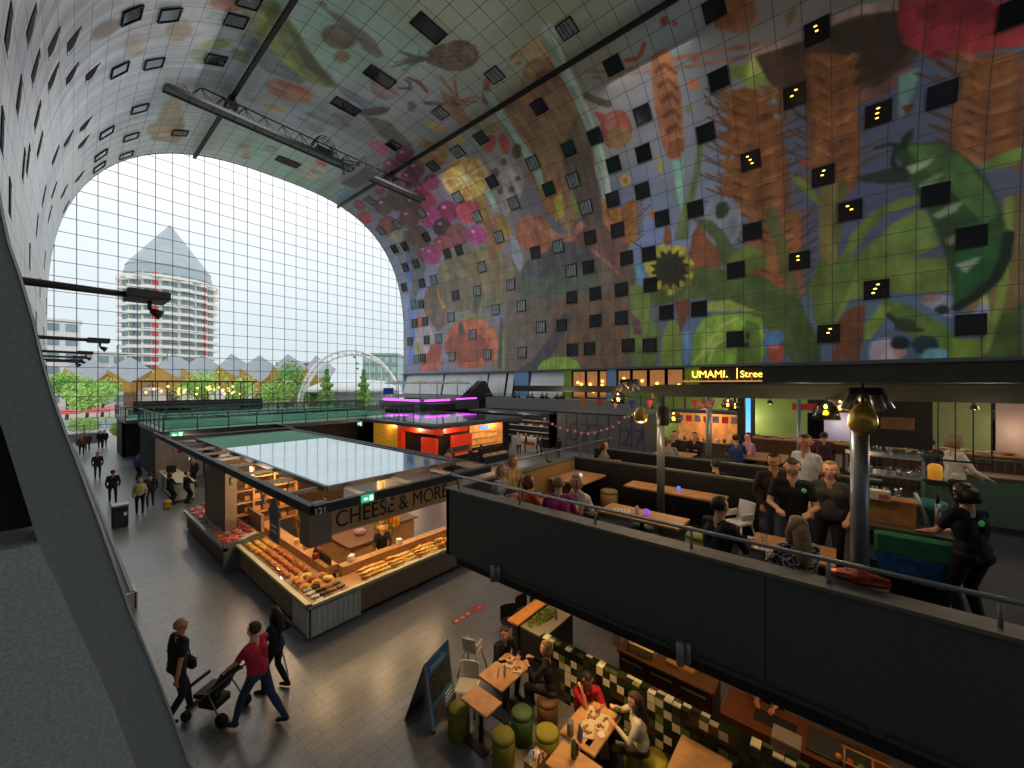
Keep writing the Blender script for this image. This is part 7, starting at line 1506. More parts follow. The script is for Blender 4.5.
pouf(8.18,4.03,TZ,'a8875c','tan round pouf between the corner booth and the long bar table'); pouf(6.72,1.75,TZ,'98a03a','yellow green pouf at the near end of the narrow table'); pouf(6.5,2.6,TZ,'2f5a44','dark green pouf beside the narrow oak table'); pouf(6.7,3.9,TZ,'8a9a34','lime pouf behind the woman in white')
hc=M('white moulded plastic','dcdad4',.4)
def highchair(x,y,z,rz,lab,col=hc):
    t=thing('high_chair',lab,'high chair',(x,y,z),rz); m=MB(); m.rbox((0,0,.52),(.32,.3,.05),.02); m.build('seat',col,t)
    m=MB(); m.loft([[(.16*math.cos(a)*1.0,-.13+.03*math.sin(a)-.02*k,.54+.08*k) for a in np.linspace(0,2*PI,12,endpoint=False)] for k in range(5)]); m.build('backrest',col,t)
    for sx_ in (-1,1):
        MB().bx(sx_*.16-.015,sx_*.16+.015,-.14,.12,.6,.7).build('armrest',col,t)
        for sy in (-1,1): m=MB(); m.cyl((sx_*.14,sy*.12,.5),(sx_*.24,sy*.24,0),.016,n=6); m.build('leg',col if z>1 else pole_m,t)
highchair(7.65,1.35,TZ,R(60),'white plastic high chair with perforated back on the upper terrace')
def candle(x,y,z,col,lab): 
    t=thing('candle_glass',lab,'candle',(x,y,z)); MB().lathe([(.03,0),(.037,.02),(.035,.09),(.03,.09),(.03,.02)],n=12).build('glass',M('glow glass '+col,col,.2,emit=.8,ecol=col),t); MB().cyl((0,0,.01),(0,0,.05),.02,n=8).build('candle',M('wax','e8e0d0',.5,emit=.6,ecol='ffc080'),t)
candle(6.33,2.45,4.05,'7a4ad0','purple candle glass on the narrow oak table'); candle(8.15,2.5,4.05,'4a70e0','blue candle glass on the long bar table'); candle(7.9,4.6,4.05,'a8b8d8','pale candle glass on the corner booth table')
tag(MB().lathe([(.025,0),(.03,.1),(.02,.12),(.001,.13)],n=10).build('salt_shaker',M('white ceramic','e8e6e0',.3),loc=(6.3,2.6,4.05)),'white shaker beside the purple candle glass','shaker')
def papers(x,y,z,rz,lab,c='d8d8d0',w=.2,d=.28):
    t=thing('menu_card',lab,'menu',(x,y,z),rz); MB().bx(-w/2,w/2,-d/2,d/2,0,.006).build('card',M('card '+c,c,.5),t); m=MB()
    for k in range(4): m.bx(-w*.35,w*.3,-d*.35+k*d*.2,-d*.3+k*d*.2,.006,.0075)
    m.build('printed_lines',M('ink grey','4a4a4a',.6),t)
papers(6.25,2.85,4.05,.5,'printed menu sheets on the narrow oak table'); papers(6.05,.75,4.05,.2,'white menu on the small table of the standing group'); 
tag(MB().lathe([(.035,0),(.04,.12),(.03,.12),(.001,.11)],n=10).build('tumbler',glassmat('glassware','e8f0f0',.25),loc=(6.25,.8,4.05)),'clear tumbler on the small table before the standing group','glass')
t=thing('foil_packet','crumpled red foil bag lying on the parapet ledge','bag',(5.2,-.12,4.2)); m=MB()
rg=[]; 
for i in range(7):
    x=-.24+.08*i; rg.append([(.12*math.cos(a)*(1-.3*abs(i-3)/3)+random.uniform(-.012,.012),x,.075+.07*math.sin(a)*(1-.5*abs(i-3)/3)+random.uniform(-.008,.008)) for a in np.linspace(0,2*PI,10,endpoint=False)])
m.loft(rg); m.build('wrapper',M('red brown foil','8a3424',.25,metal=.5,noise=.5,nscale=30),t)
# pendant lamps of the terrace
def shade(x,y,z,kind,lab,power=8):
    t=thing('pendant_lamp',lab,'lamp',(x,y,z),0,None); m=MB(); m.cyl((0,0,.15),(0,0,6.0-z if 6-z>.2 else .25),.008,n=5); m.build('cord',blackm,t)
    gm={'g':M('gold glass lamp','d0a850',.3,metal=.4),'c':M('copper lamp','d08a6a',.35,metal=.4),'k':M('dark lattice lamp','2a2420',.5),'s':glassmat('smoked lamp glass','d8c8a8',.12),'v':glassmat('green lamp glass','b0b870',.15)}[kind]
    pr={'g':[(.02,.17),(.07,.15),(.11,.07),(.125,0),(.11,-.07),(.07,-.11),(.062,-.1),(.1,-.06),(.112,0),(.1,.06)],'c':[(.03,.16),(.1,.1),(.125,0),(.1,-.1),(.09,-.1),(.11,0)],'k':[(.03,.2),(.08,.17),(.11,.12),(.11,-.12),(.09,-.16),(.08,-.15),(.1,-.1),(.1,.1)],'s':[(.03,.17),(.12,.1),(.16,0),(.14,-.1),(.13,-.1),(.15,0)],'v':[(.02,.17),(.09,.13),(.15,.02),(.17,-.1),(.16,-.1),(.14,.02)]}[kind]
    MB().lathe(pr,n=18,cap=False).build('lamp_shade',gm,t); MB().ball((0,0,-.01),.035,8,6).build('bulb',M('clear glowing bulb','ffc870',.4,emit=9,ecol='ffb860'),t)
    if power: bulb((x,y,z-.2),power,(1,.66,.34),.05)
for a in ((7.51,3.5,5.9,'s','large smoked glass lamp with a bright bulb below the grey beam'),(6.84,2.75,5.62,'g','gold drop shaped lamp left of the lattice lamp'),(7.03,2.43,5.62,'k','dark lattice lantern beside the first pole'),(8.3,2.65,5.5,'s','amber lamp just right of the first pole, lowest of its cluster'),(9.73,2.42,5.72,'c','copper lamp between the first two poles'),(11.06,2.2,5.69,'s','small smoked lamp right of the second pole'),(12.46,2.3,5.55,'v','green glass bell lamp farther right of the second pole'),(7.06,.17,5.8,'v','green glass lamp with a glowing bulb before the thin white pole'),(9.15,.02,5.79,'s','small bulb lamp behind the green glass lamp')): shade(*a)
t=thing('pendant_lamp','large shiny gold lamp at the right in front of the thick pole','lamp',(5.55,-.17,5.83)); MB().lathe([(.02,.17),(.05,.15),(.09,.1),(.12,.02),(.125,-.05),(.1,-.12),(.04,-.165),(.001,-.17)],n=24).build('lamp_shade',M('polished gold','dcb050',.3,metal=.6),t); MB().cyl((0,0,.14),(0,0,.38),.01,n=5).build('cord',blackm,t)
def clus(x,y,z,lab):
    t=thing('spotlight_cluster',lab,'spotlight',(x,y,z)); m=MB(); m.rbox((0,0,.06),(.3,.3,.08),.02); m.build('base',dk,t)
    for k,(dx,dy) in enumerate(((.2,.12),(-.16,.2),(.14,-.24),(-.14,-.14))): m=MB(); m.cyl((dx*.5,dy*.5,.04),(dx*.85,dy*.85,-.14),.05,.055,12); m.build('can',lt,t)
    m=MB(); m.ball((0,0,-.03),.06,10,6); m.build('lens',M('crystal lens','c8c4b0',.1,metal=.6),t)
clus(5.9,-.2,6.06,'cluster of four silver spotlight cans above the gold lamp'); clus(7.6,3.3,6.2,'cluster of silver spotlight cans above the smoked glass lamp')
# pennants and bead string
def flag(x,y,z,c,lab,s_=.16): m=MB(); m.prism([(0,-s_*.6,0),(0,s_*.6,0),(0,0,-s_*1.7)],(.006,0,0)); o=m.build('pennant',M('flag '+c,c,.7),loc=(x,y,z)); o.rotation_euler[2]=R(35); tag(o,lab,'pennant','pennants over the terrace')
for (x,y,z,c,n_) in ((10.56,6.1,5.8,'e06a28','orange pennant, the leftmost of the string'),(10.91,5.68,5.75,'c83838','red pennant second in the string'),(11.2,5.3,5.72,'f0f0f0','white pennant third in the string'),(11.55,4.93,5.7,'2a4a90','blue pennant fourth in the string'),(11.9,4.5,5.7,'c83838','red pennant fifth in the string'),(12.6,3.4,5.72,'c83838','red pennant right of the lattice lantern'),(12.9,3,5.72,'a82838','dark red pennant between the lamps'),(13.2,2.6,5.72,'d04040','red pennant right of the copper lamp')): flag(x,y,z,c,n_,.17)
t=thing('bead_garland','looping garland of red and white beads left of the first pole','garland',(0,0,0)); pts=[]; 
A_=[Vector((11.4,8.1,4.95)),Vector((12.15,7.31,4.5)),Vector((12.8,6.62,4.52)),Vector((13.3,5.94,5.0)),Vector((13.6,5.5,5.4))]
for i in range(4):
    for k in range(8): pts.append(A_[i].lerp(A_[i+1],k/8)+Vector((0,0,-.1*math.sin(PI*k/8))))
MB().tube(pts,.012,5).build('string',blackm,t)
for i,p in enumerate(pts[::1]): MB().ball(p,.05,7,5).build('bead',M('bead red','c84a40',.5) if i%2 else M('bead white','e0dcd8',.5),t)
# screen, lit kitchen, rail crowd fittings at the back
t=thing('advert_screen','tall glowing blue and pink advertising screen','screen',(16.3,2.6,TZ),R(-28)); MB().bx(-.1,.1,-.22,.22,0,2.45).build('casing',dk,t)
def gradmat():
    m=bpy.data.materials.new('screen picture'); m.use_nodes=True; nt=m.node_tree; b=nt.nodes['Principled BSDF']; tcn=nt.nodes.new('ShaderNodeTexCoord'); s_=nt.nodes.new('ShaderNodeSeparateXYZ'); r=nt.nodes.new('ShaderNodeValToRGB')
    nt.links.new(tcn.outputs['Generated'],s_.inputs[0]); nt.links.new(s_.outputs['Z'],r.inputs[0]); r.color_ramp.elements[0].color=lin('e04a88')+(1,); r.color_ramp.elements[1].color=lin('4ab0f0')+(1,)
    for p,c in ((.12,'f0a0c0'),(.35,'d0a0d8'),(.5,'7ac0f4')): e_=r.color_ramp.elements.new(p); e_.color=lin(c)+(1,)
    nt.links.new(r.outputs[0],b.inputs['Emission Color']); b.inputs['Emission Strength'].default_value=1.1; b.inputs['Base Color'].default_value=(0,0,0,1); return m
MB().bx(-.13,-.1,-.19,.19,.1,2.4).build('display',gradmat(),t); MB().prism([(-.14,-.05,.8),(-.14,.07,.8),(-.14,.04,1.4),(-.14,0,1.8)],(-.01,0,0)).build('figure',M('pale figure','d8e0f0',.5,emit=.7,ecol='d8e0f8'),t)
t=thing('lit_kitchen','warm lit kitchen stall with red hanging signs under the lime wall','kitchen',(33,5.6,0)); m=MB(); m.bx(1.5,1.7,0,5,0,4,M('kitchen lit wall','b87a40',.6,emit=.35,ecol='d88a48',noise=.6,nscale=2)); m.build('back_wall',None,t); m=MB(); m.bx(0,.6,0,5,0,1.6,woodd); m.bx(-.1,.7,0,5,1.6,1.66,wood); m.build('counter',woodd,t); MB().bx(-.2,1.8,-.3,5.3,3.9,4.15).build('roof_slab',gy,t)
for k in range(7): m=MB(); m.bx(.1,.15,.3+.65*k,.75+.65*k,3.2,3.7); m.build('hanging_card',redm if k%2 else whc,t)
for k in range(10): m=MB(); m.lathe([(.1,1.66),(.13,1.9),(.05,2.0)],c=(.3,.3+.48*k,0),n=8); m.build('pot',bc[k%6],t)
bulb((33.2,8,3.6),90,(1,.7,.4),.1); bulb((36,6,3.3),160,(1,.85,.6),.2); bulb((36,14,3.3),160,(1,.85,.6),.2); bulb((36,0,3.3),60,(1,.85,.6),.2); bulb((36,-8,3.3),40,(1,.85,.6),.2)  # lamps before the wall print panels are added to brighten them
tag(MB().bx(12,12.04,.4,.95,5.55,5.72).build('red_sign',M('red hanging plate','b8343c',.5)),'small red plate hanging on the thin white pole','sign')
# long counters behind with plates
t=thing('back_counter','long dark counter with rows of plates behind the standing group','counter',(15.8,-3.5,TZ)); MB().bx(0,.8,0,6,0,1.0).build('body',woodd,t); MB().bx(-.05,.85,-.05,6.05,1.0,1.05).build('worktop',wood,t)
for k in range(26): m=MB(); m.lathe([(.06,0),(.12,.03),(.13,.04),(.001,.02)],n=8); tag(m.build('plate',whc if k%3 else bc[k%6],loc=(16.0+.3*(k%2),-3.3+.22*k,4.36)),'small plate in the row on the long back counter','plate','plates on the back counter')
for k in range(3): bulb((15.5,-3+2.4*k,5.7),14,(1,.7,.4),.1)
for k in range(3): pend(15.3,-2.6+2.2*k,5.55,'small bare bulb lamp above the long back counter','lamps above the back counter')
# bar at the right
def checker(name,cols,size,rough=.25):
    m=bpy.data.materials.new(name); m.use_nodes=True; nt=m.node_tree; b=nt.nodes['Principled BSDF']; N_=nt.nodes.new; L_=nt.links.new
    tcn=N_('ShaderNodeTexCoord'); sc=N_('ShaderNodeVectorMath'); sc.operation='SCALE'; sc.inputs['Scale'].default_value=1/size; L_(tcn.outputs['Object'],sc.inputs[0]); ad=N_('ShaderNodeVectorMath'); ad.operation='ADD'; ad.inputs[1].default_value=(.37,.37,.37); L_(sc.outputs[0],ad.inputs[0])
    fl=N_('ShaderNodeVectorMath'); fl.operation='FLOOR'; L_(ad.outputs[0],fl.inputs[0]); wn_=N_('ShaderNodeTexWhiteNoise'); L_(fl.outputs[0],wn_.inputs[0]); r=N_('ShaderNodeValToRGB'); r.color_ramp.interpolation='CONSTANT'; L_(wn_.outputs['Value'],r.inputs[0])
    for i,c in enumerate(cols):
        e_=r.color_ramp.elements[i] if i<2 else r.color_ramp.elements.new(i/len(cols)); e_.position=i/len(cols); e_.color=lin(c)+(1,)
    fr_=N_('ShaderNodeVectorMath'); fr_.operation='FRACTION'; L_(ad.outputs[0],fr_.inputs[0]); sp=N_('ShaderNodeSeparateXYZ'); L_(fr_.outputs[0],sp.inputs[0])
    def edge(o): a=N_('ShaderNodeMath'); a.operation='LESS_THAN'; a.inputs[1].default_value=.06; L_(o,a.inputs[0]); return a.outputs[0]
    mx=N_('ShaderNodeMath'); mx.operation='MAXIMUM'; L_(edge(sp.outputs['Y']),mx.inputs[0]); L_(edge(sp.outputs['Z']),mx.inputs[1])
    mm=N_('ShaderNodeMix'); mm.data_type='RGBA'; L_(mx.outputs[0],mm.inputs[0]); L_(r.outputs[0],mm.inputs[6]); mm.inputs[7].default_value=lin('20201c')+(1,); L_(mm.outputs[2],b.inputs['Base Color']); b.inputs['Roughness'].default_value=rough; return m
t=thing('bar_counter','tiled service bar at the right with a pale shelf box on top','counter',(7.15,-1.02,TZ)); MB().bx(0,.7,0,.84,0,.96).build('body',checker('black grey bar tiles',['1c1e1c','2a2e2a','8a8c84','3a4038','c0c0b8'],.2),t); MB().bx(-.03,.75,-.03,.87,.96,1.0).build('worktop',M('dull steel worktop','6a6c60',.35,metal=.5),t)
t=thing('serving_shelf','wooden stepped serving shelf standing on the tiled bar','shelf',(7.35,-.75,4.3)); MB().bx(0,.25,0,.55,0,.3).build('box',wood,t); MB().bx(-.02,.27,-.02,.57,.3,.33).build('top',wood,t)
t=thing('order_box','white order box with a red label on the serving shelf','box',(7.28,-.5,4.63)); MB().bx(-.05,.1,-.0,.3,0,.12).build('body',whc,t); MB().bx(-.055,-.05,.02,.12,.02,.08).build('label_strip',red,t)
for k in range(5): tag(MB().lathe([(.03,0),(.04,.12),(.035,.12),(.001,.01)],n=9).build('beer_glass',glassmat('glassware'),loc=(7.5+.02*k,-.35-.12*k,4.64 if k<3 else 4.3)),'clear glass standing by the serving shelf','glass','glasses by the serving shelf')
t=thing('green_cloth_bag','blue plastic sack with a green cloth hanging in front of the tiled bar','bag',(7.06,-1.05,3.75)); gb=M('green cloth','2a7a50',.7,noise=.2); bb=M('blue plastic sack','2a5a98',.3,noise=.35,nscale=14)
m=MB(); m.rbox((0,.36,.38),(.12,.72,.28),.03); m.build('cloth',gb,t); m=MB()
rg=[[(.09*math.cos(a)+random.uniform(-.01,.01),.36+(.38-.03*k)*math.sin(a),.25-.09*k+random.uniform(-.01,.01)) for a in np.linspace(0,2*PI,16,endpoint=False)] for k in range(4)]; m.loft(rg); m.build('sack',bb,t)
t=thing('beer_tap','chrome beer tap on the tiled bar','tap',(7.4,-.95,4.3)); m=MB(); m.cyl((0,0,0),(0,0,.35),.03); m.tube([(0,0,.3),(-.1,0,.36),(-.14,0,.28)],.02,8); m.cyl((0,.06,0),(.05,.2,.45),.02); m.build('column',lt,t); MB().cyl((0,0,.35),(.02,0,.5),.018,n=8).build('handle',blackm,t)
t=thing('teal_cooler','teal plastic tub behind the beer tap','tub',(7.75,-.9,4.3)); MB().lathe([(.14,0),(.18,.2),(.19,.3),(.17,.3),(.001,.25)],n=14).build('body',M('teal plastic','2a6a70',.4),t)
t=thing('glass_rack','rack of upturned glasses above the bar','rack',(8.4,-.95,4.75)); m=MB(); m.bx(0,.5,0,.9,0,.03); m.bx(0,.5,0,.9,.3,.32); m.bx(0,.03,0,.03,0,.32); m.bx(0,.03,.87,.9,0,.32); m.build('tray',lt,t)
for k in range(16): tag(MB().lathe([(.03,0),(.035,.02),(.045,.12),(.04,.12)],n=9).build('wine_glass',glassmat('glassware'),loc=(8.45+.13*(k//8),-.9+.11*(k%8),4.78+.32*((k//4)%2)*0+(.32 if k%3==0 else 0))),'small clear glass in the rack above the bar','glass','glasses in the rack above the bar')
t=thing('menu_board','black hanging screen with a wire frame above the bar','screen',(9,-1.1,5.15)); MB().bx(0,.08,0,.85,0,.8).build('panel',blackm,t); m=MB()
for k in range(4): m.bx(-.05,-.03,-.6+.18*k,-.585+.18*k,-.15,.8)
m.bx(-.05,-.03,-.6,.85,-.15,-.12); m.bx(-.05,-.03,-.6,.85,.78,.8); m.build('wire_frame',dk,t); MB().bx(-.02,0,.2,.6,.3,.5).build('picture',woodd,t)
t=thing('bar_fridge','tall black fridge with a lit edge at the right border','fridge',(8.1,-3.3,TZ)); MB().bx(0,.8,0,.95,0,2.25).build('body',M('gloss black fridge','101214',.2),t); MB().bx(-.02,0,.88,.94,.05,2.2).build('door_edge',M('pale lit door edge','8aa0a8',.3,emit=.3),t); MB().bx(-.02,0,.1,.3,1.8,1.95).build('control_panel',M('blue screen'),t)
t=thing('railing','grey railing with vertical bars behind the bar','railing',(13.3,-4.2,TZ)); m=MB(); m.bx(0,.05,0,4,1.2,1.25)
for k in range(30): m.bx(.01,.03,k*.135,k*.135+.02,.1,1.2)
m.build('bars',gy,t)
t=thing('back_bar_table','pale green back counter behind the woman in white','counter',(12.4,-3.6,TZ)); MB().bx(0,.6,0,2.2,0,.95).build('body',M('pale green front','5a7a68',.6),t); MB().bx(-.03,.63,-.03,2.23,.95,1.0).build('worktop',woodd,t)
t=thing('amber_bottle_crate','amber drink dispenser left of the woman in white','dispenser',(10.8,-1.35,4.4)); MB().lathe([(.1,0),(.1,.25),(.06,.29),(.001,.3)],n=12).build('tank',M('amber drink','e09a30',.2,emit=.25),t); MB().bx(-.12,.12,-.12,.12,-.1,0).build('base',dk,t)
bulb((7.6,-1.4,5.7),10,(1,.8,.6),.1); bulb((6.2,.4,5.85),9,(1,.75,.5),.06); bulb((10,-2.5,5.8),16,(1,.85,.7),.1); bulb((12,4,5.7),16,(1,.65,.35),.1); bulb((7.6,4.8,5.8),12,(1,.7,.4),.08)
# ================= restaurant below the terrace =================
tile=checker('green white black wall tiles',['1c2018','26361e','c8c4a8','14160f','3f5230','6f7a3c','2a3418','d8d4bc','4a3620','1c2a18','b8b498','20241a'],.135)
t=thing('tiled_wall','low wall of mixed green, cream and black tiles','tiled wall',(6.45,-3,0)); MB().bx(0,.16,0,7.7,0,1.06).build('wall',tile,t)
steelt=M('bronze steel worktop','7a5a3c',.35,metal=.4,noise=.1)
t=thing('kitchen_cabinet','long steel topped kitchen counter behind the tiled wall','cabinet',(7.3,1.7,0)); MB().bx(.05,.65,0,1.7,.05,.86).build('body',M('dark brown steel front','3a241a',.35,metal=.3),t); MB().bx(0,.7,-.03,1.73,.86,.9).build('worktop',steelt,t)
for k in range(3): o=MB().bx(.02,.05,.05+.56*k,.56+.56*k,.12,.8).build('door',M('brown steel door','4a2c20',.3,metal=.3),t); MB().bx(0,.02,.1+.56*k,.5+.56*k,.74,.77).build('handle',lt,o)
t=thing('kitchen_machine','dark brown oven unit with a rounded window right of the steel counter','oven',(7.0,-.5,0)); MB().bx(0,.7,0,2.0,.05,.88).build('body',M('brown oven body','6a4028',.4,metal=.2),t); m=MB(); m.rbox((.35,1.3,.885),(.3,.55,.02),.01); m.build('window',blackm,t); MB().bx(.1,.6,.2,.9,.88,.9).build('hob',dk,t)
t=thing('wire_rack','wire rack with small glasses and herbs at the right of the oven','rack',(7.0,-.95,.9)); m=MB()
for k in range(4): m.tube([(0,.02+.3*k,0),(0,.02+.3*k,.14),(.3,.02+.3*k,.14),(.3,.02+.3*k,0)],.012,6)
m.tube([(0,0,.14),(0,.95,.14)],.012,6); m.tube([(.3,0,.14),(.3,.95,.14)],.012,6); m.build('frame',wood,t); foliage('herbs',lambda p:Vector((.15+p.x*.12,.25+p.y*.22,.1+p.z*.1)),160,.035,M('herb green','5a7a34',.7),t)
for k in range(5): tag(MB().lathe([(.03,0),(.035,.09),(.001,.085)],n=8).build('jar',jm_[k%4],loc=(7.15,-.35+.12*k-.1,.9)),'small jar in the wire rack','jar','jars in the wire rack')
t=thing('kitchen_towel','grey kitchen towel hanging over the oven unit','towel',(7.0,.45,.6)); m=MB(); m.rbox((-.02,.18,.12),(.025,.36,.4),.008); m.rbox((.12,.18,.31),(.3,.36,.02),.005); m.build('cloth',M('grey towel','8a8078',.9,noise=.1,nscale=20,bump=.2),t)
t=thing('plastic_crate','cream ribbed crate on the steel counter','crate',(7.42,2.75,.9)); m=MB(); m.bx(0,.3,0,.5,0,.02); 
for a in ((0,.02,0,.5),(.28,.3,0,.5),(0,.3,0,.02),(0,.3,.48,.5)): m.bx(*a,0,.16)
for k in range(9): m.bx(-.008,0,.03+.05*k,.05+.05*k,.01,.15)
m.build('body',M('cream plastic','d8c898',.5),t)
tag(MB().rbox((7.6,2.3,.93),(.18,.5,.06),.01).build('tray',M('tan tray','b08850',.5)),'small tan tray beside the cream crate on the steel counter','tray')
t=thing('salad_bar','salad display with greens and a chrome tap','display counter',(6.6,4.72,0)); MB().bx(0,1.15,0,.62,0,.9).build('body',dk,t); MB().bx(0,1.15,0,.62,.9,.93).build('worktop',M('grey stone top','8a8474',.4),t); foliage('salad',lambda p:Vector((.55+p.x*.5,.42+p.y*.18,.97+p.z*.05)),500,.03,M('mixed salad','8a9a50',.7,noise=.6,nscale=30),t); m=MB(); m.tube([(.7,.15,.93),(.7,.15,1.25),(.7,.25,1.33),(.7,.33,1.25)],.022,8); m.build('tap',lt,t)
t=thing('counter_ledge','bright oak ledge in front of the salad display','ledge',(6.5,5.33,0)); MB().bx(0,1.25,0,.3,.97,1.01).build('worktop',M('warm oak','d08a3c',.4,noise=.15,nscale=5),t); MB().bx(.05,1.2,.05,.2,0,.97).build('panel',dk,t)
MB().bx(9.9,10.0,-5,5.7,0,2.95).build('wall_kitchen',M('dark kitchen wall','1a1512',.6),kind='structure')
for k,(y,w_) in enumerate(((4.0,.5),(3.3,.12))): t=thing('wall_frame','%s beige post in the dark kitchen'%('wide' if k==0 else 'thin'),'post',(8.6,y,0)); MB().bx(0,.1,0,w_ if k else .15,0,2.4).build('panel',M('beige panel','8a7050',.6),t)
# dining tables below
oakl=M('pale oak table top','c89a62',.45,noise=.2,nscale=6)
table(5.16,6.0,4.6,5.2,.75,0,'lower oak table by the tiled wall shared by the two people in black',oakl); table(4.62,5.02,4.46,5.08,.72,0,'empty smaller oak table left of the first one',oakl); table(5.14,6.05,2.76,3.38,.75,0,'lower oak table with plates in front of the man in red',oakl); table(4.62,5.1,2.6,3.28,.72,0,'small oak table with a plant bottle left of the plates table',oakl); table(5.65,6.35,1.2,1.9,.75,0,'empty oak table at the bottom edge of the picture',oakl)
pouf(4.66,5.22-.05,0,'74761c','lime pouf nearest the advertising board',.5,.19); pouf(4.75,4.2,0,'7c7a1e','yellow green pouf at the bottom, right of the first lime pouf',.5,.19); pouf(5.3,4.25,0,'3a5a2a','dark green pouf under the oak table',.5,.19); pouf(5.85,4.1,0,'6a4a28','brown pouf under the woman in black',.45,.19); pouf(5.3,3.72,0,'8c861e','round yellow pouf between the two lower tables',.46,.2); pouf(6.0,2.2,0,'a8a028','yellow pouf behind the woman in the white shirt',.45,.2); pouf(5.2,2.45,0,'2f5a30','green pouf at the bottom right of the plates table',.45,.18); pouf(6.0,2.5,0,'8a8a30','pouf the woman in the white shirt sits on',.45,.18); pouf(6.15,3.5,0,'5a4a30','pouf the man in red sits on',.45,.18); pouf(5.98,5.35,0,'4a3a2a','pouf the young man in black sits on',.45,.18)
highchair(5.85,6.05,0,R(-70),'pale high chair with steel legs beside the young man in black',M('pale cream plastic','c8c0ac',.4))
def cafe(x,y,rz,lab,col,g=None):
    t=thing('cafe_chair',lab,'chair',(x,y,0),rz,g); m=MB(); m.rbox((0,0,.45),(.42,.4,.04),.02); m.build('seat',col,t); m=MB(); m.loft([[(.2*math.cos(a),-.17-.06*abs(math.sin(a))+.0,.47+.08*k) for a in np.linspace(0,PI,8)]+[(.18*math.cos(a),-.15-.05*abs(math.sin(a)),.47+.08*k) for a in np.linspace(PI,0,8)] for k in range(5)]); m.build('backrest',col,t)
    for sx_ in(-1,1):
        for sy in(-1,1): m=MB(); m.cyl((sx_*.17,sy*.15,.44),(sx_*.2,sy*.19,0),.013,n=6); m.build('leg',pole_m,t)
cafe(7.15,6.1,R(150),'black cafe chair at the oak ledge, nearer one',blackm); cafe(7.75,6.1,R(170),'black cafe chair at the oak ledge, farther one',blackm); cafe(8.3,6.05,R(170),'black chair mostly hidden behind the parapet end',blackm); cafe(5.12,5.45,R(120),'white cafe chair tucked at the lower oak table',M('white shell','d0ccc0',.4))
# things on the lower tables
def plate(x,y,z,lab,w=.3,d=.2,rz=0):
    t=thing('serving_plate',lab,'plate',(x,y,z),rz); MB().rbox((0,0,.012),(w,d,.022),.006).build('board',M('cream plate','d8ccb0',.4),t); m=MB()
    for k in range(7): m.ball((random.uniform(-w*.35,w*.35),random.uniform(-d*.3,d*.3),.035),random.uniform(.02,.035),7,4,sc=(1.3,1,.5))
    m.build('food',M('fried food','b87a38',.6,noise=.4,nscale=30),t)
plate(5.75,3.12,.75,'rectangular plate of food nearest the man in red',.34,.2,.3); plate(5.72,2.92,.75,'rectangular plate of food in front of the long haired woman',.34,.18,.2); plate(5.45,3.05,.75,'third food plate toward the table end',.3,.2,.4); plate(5.8,4.95,.75,'plate of fries between the two people in black',.3,.22,.2); plate(5.75,4.72,.75,'small food plate near the woman in black',.2,.16,.5)
tag(MB().lathe([(.03,0),(.06,.03),(.055,.03),(.001,.01)],n=12).build('sauce_bowl',M('white ceramic'),loc=(5.5,2.84,.75)),'small white sauce bowl beside the plates','bowl')
tag(MB().rbox((0,0,.005),(.15,.08,.01),.003).build('phone',M('black phone','0c0c0e',.15),loc=(5.3,2.93,.752)),'black phone lying on the plates table','phone')
t=thing('cup_stack','grey cylinder holder at the end of the plates table','holder',(5.22,3.22,.75)); MB().lathe([(.055,0),(.055,.2),(.05,.2),(.001,.19)],n=16).build('cylinder',M('grey zinc','8a9090',.35,metal=.6),t)
def menustand(x,y,z,rz,lab,c1,c2):
    t=thing('menu_stand',lab,'menu stand',(x,y,z),rz); MB().box((0,0,.11),(.12,.012,.22),rx=.15).build('card',M('menu '+c1,c1,.5),t); MB().box((0,-.012,.06),(.1,.004,.07),rx=.15).build('picture',M('menu '+c2,c2,.5),t); MB().box((0,-.01,.17),(.1,.004,.04),rx=.15).build('heading',M('menu dark','2a3430',.5),t)
menustand(5.22,3.05,.75,R(60),'narrow blue grey menu stand on the plates table','8aa0a8','4a78a0'); menustand(5.38,4.88,.75,R(40),'menu stand with pictures on the lower oak table','c8c8c0','b8642c'); menustand(5.46,4.8,.75,R(50),'second menu stand leaning by the first one','b0b4a8','6a8a3a')
t=thing('plant_bottle','green bottle shaped holder on the small lower table','bottle',(4.95,3.0,.72)); MB().lathe([(.04,0),(.045,.02),(.04,.18),(.03,.26),(.001,.27)],n=10).build('body',M('leaf green glass','4a6a34',.3),t); MB().box((.05,0,.1),(.03,.08,.16)).build('card',dk2,t)
t=thing('paper_shopping_bag','brown paper bag with pink and white handles on the floor','bag',(4.85,3.62,0)); m=MB(); m.loft([[(-.15,-.1,0),(.15,-.1,0),(.15,.1,0),(-.15,.1,0)],[(-.16,-.11,.42),(.16,-.11,.42),(.16,.11,.42),(-.16,.11,.42)]]); m.build('body',M('kraft paper','a08058',.8),t); m=MB(); m.tube([(-.06,-.1,.42),(-.05,-.1,.54),(.05,-.1,.54),(.06,-.1,.42)],.012,6); m.build('handle',M('pink cord','c0607a',.6),t); m=MB(); m.ball((.02,.02,.43),.09,8,5,sc=(1.1,.9,.6)); m.build('tissue',M('white tissue','d8d4cc',.8),t); MB().tube([(-.12+.07*math.cos(a),0,.5+.1*math.sin(a)) for a in np.linspace(0,2*PI,12)],.012,6).build('ring_handle',M('pale blue ring','8ac0d8',.5),t)
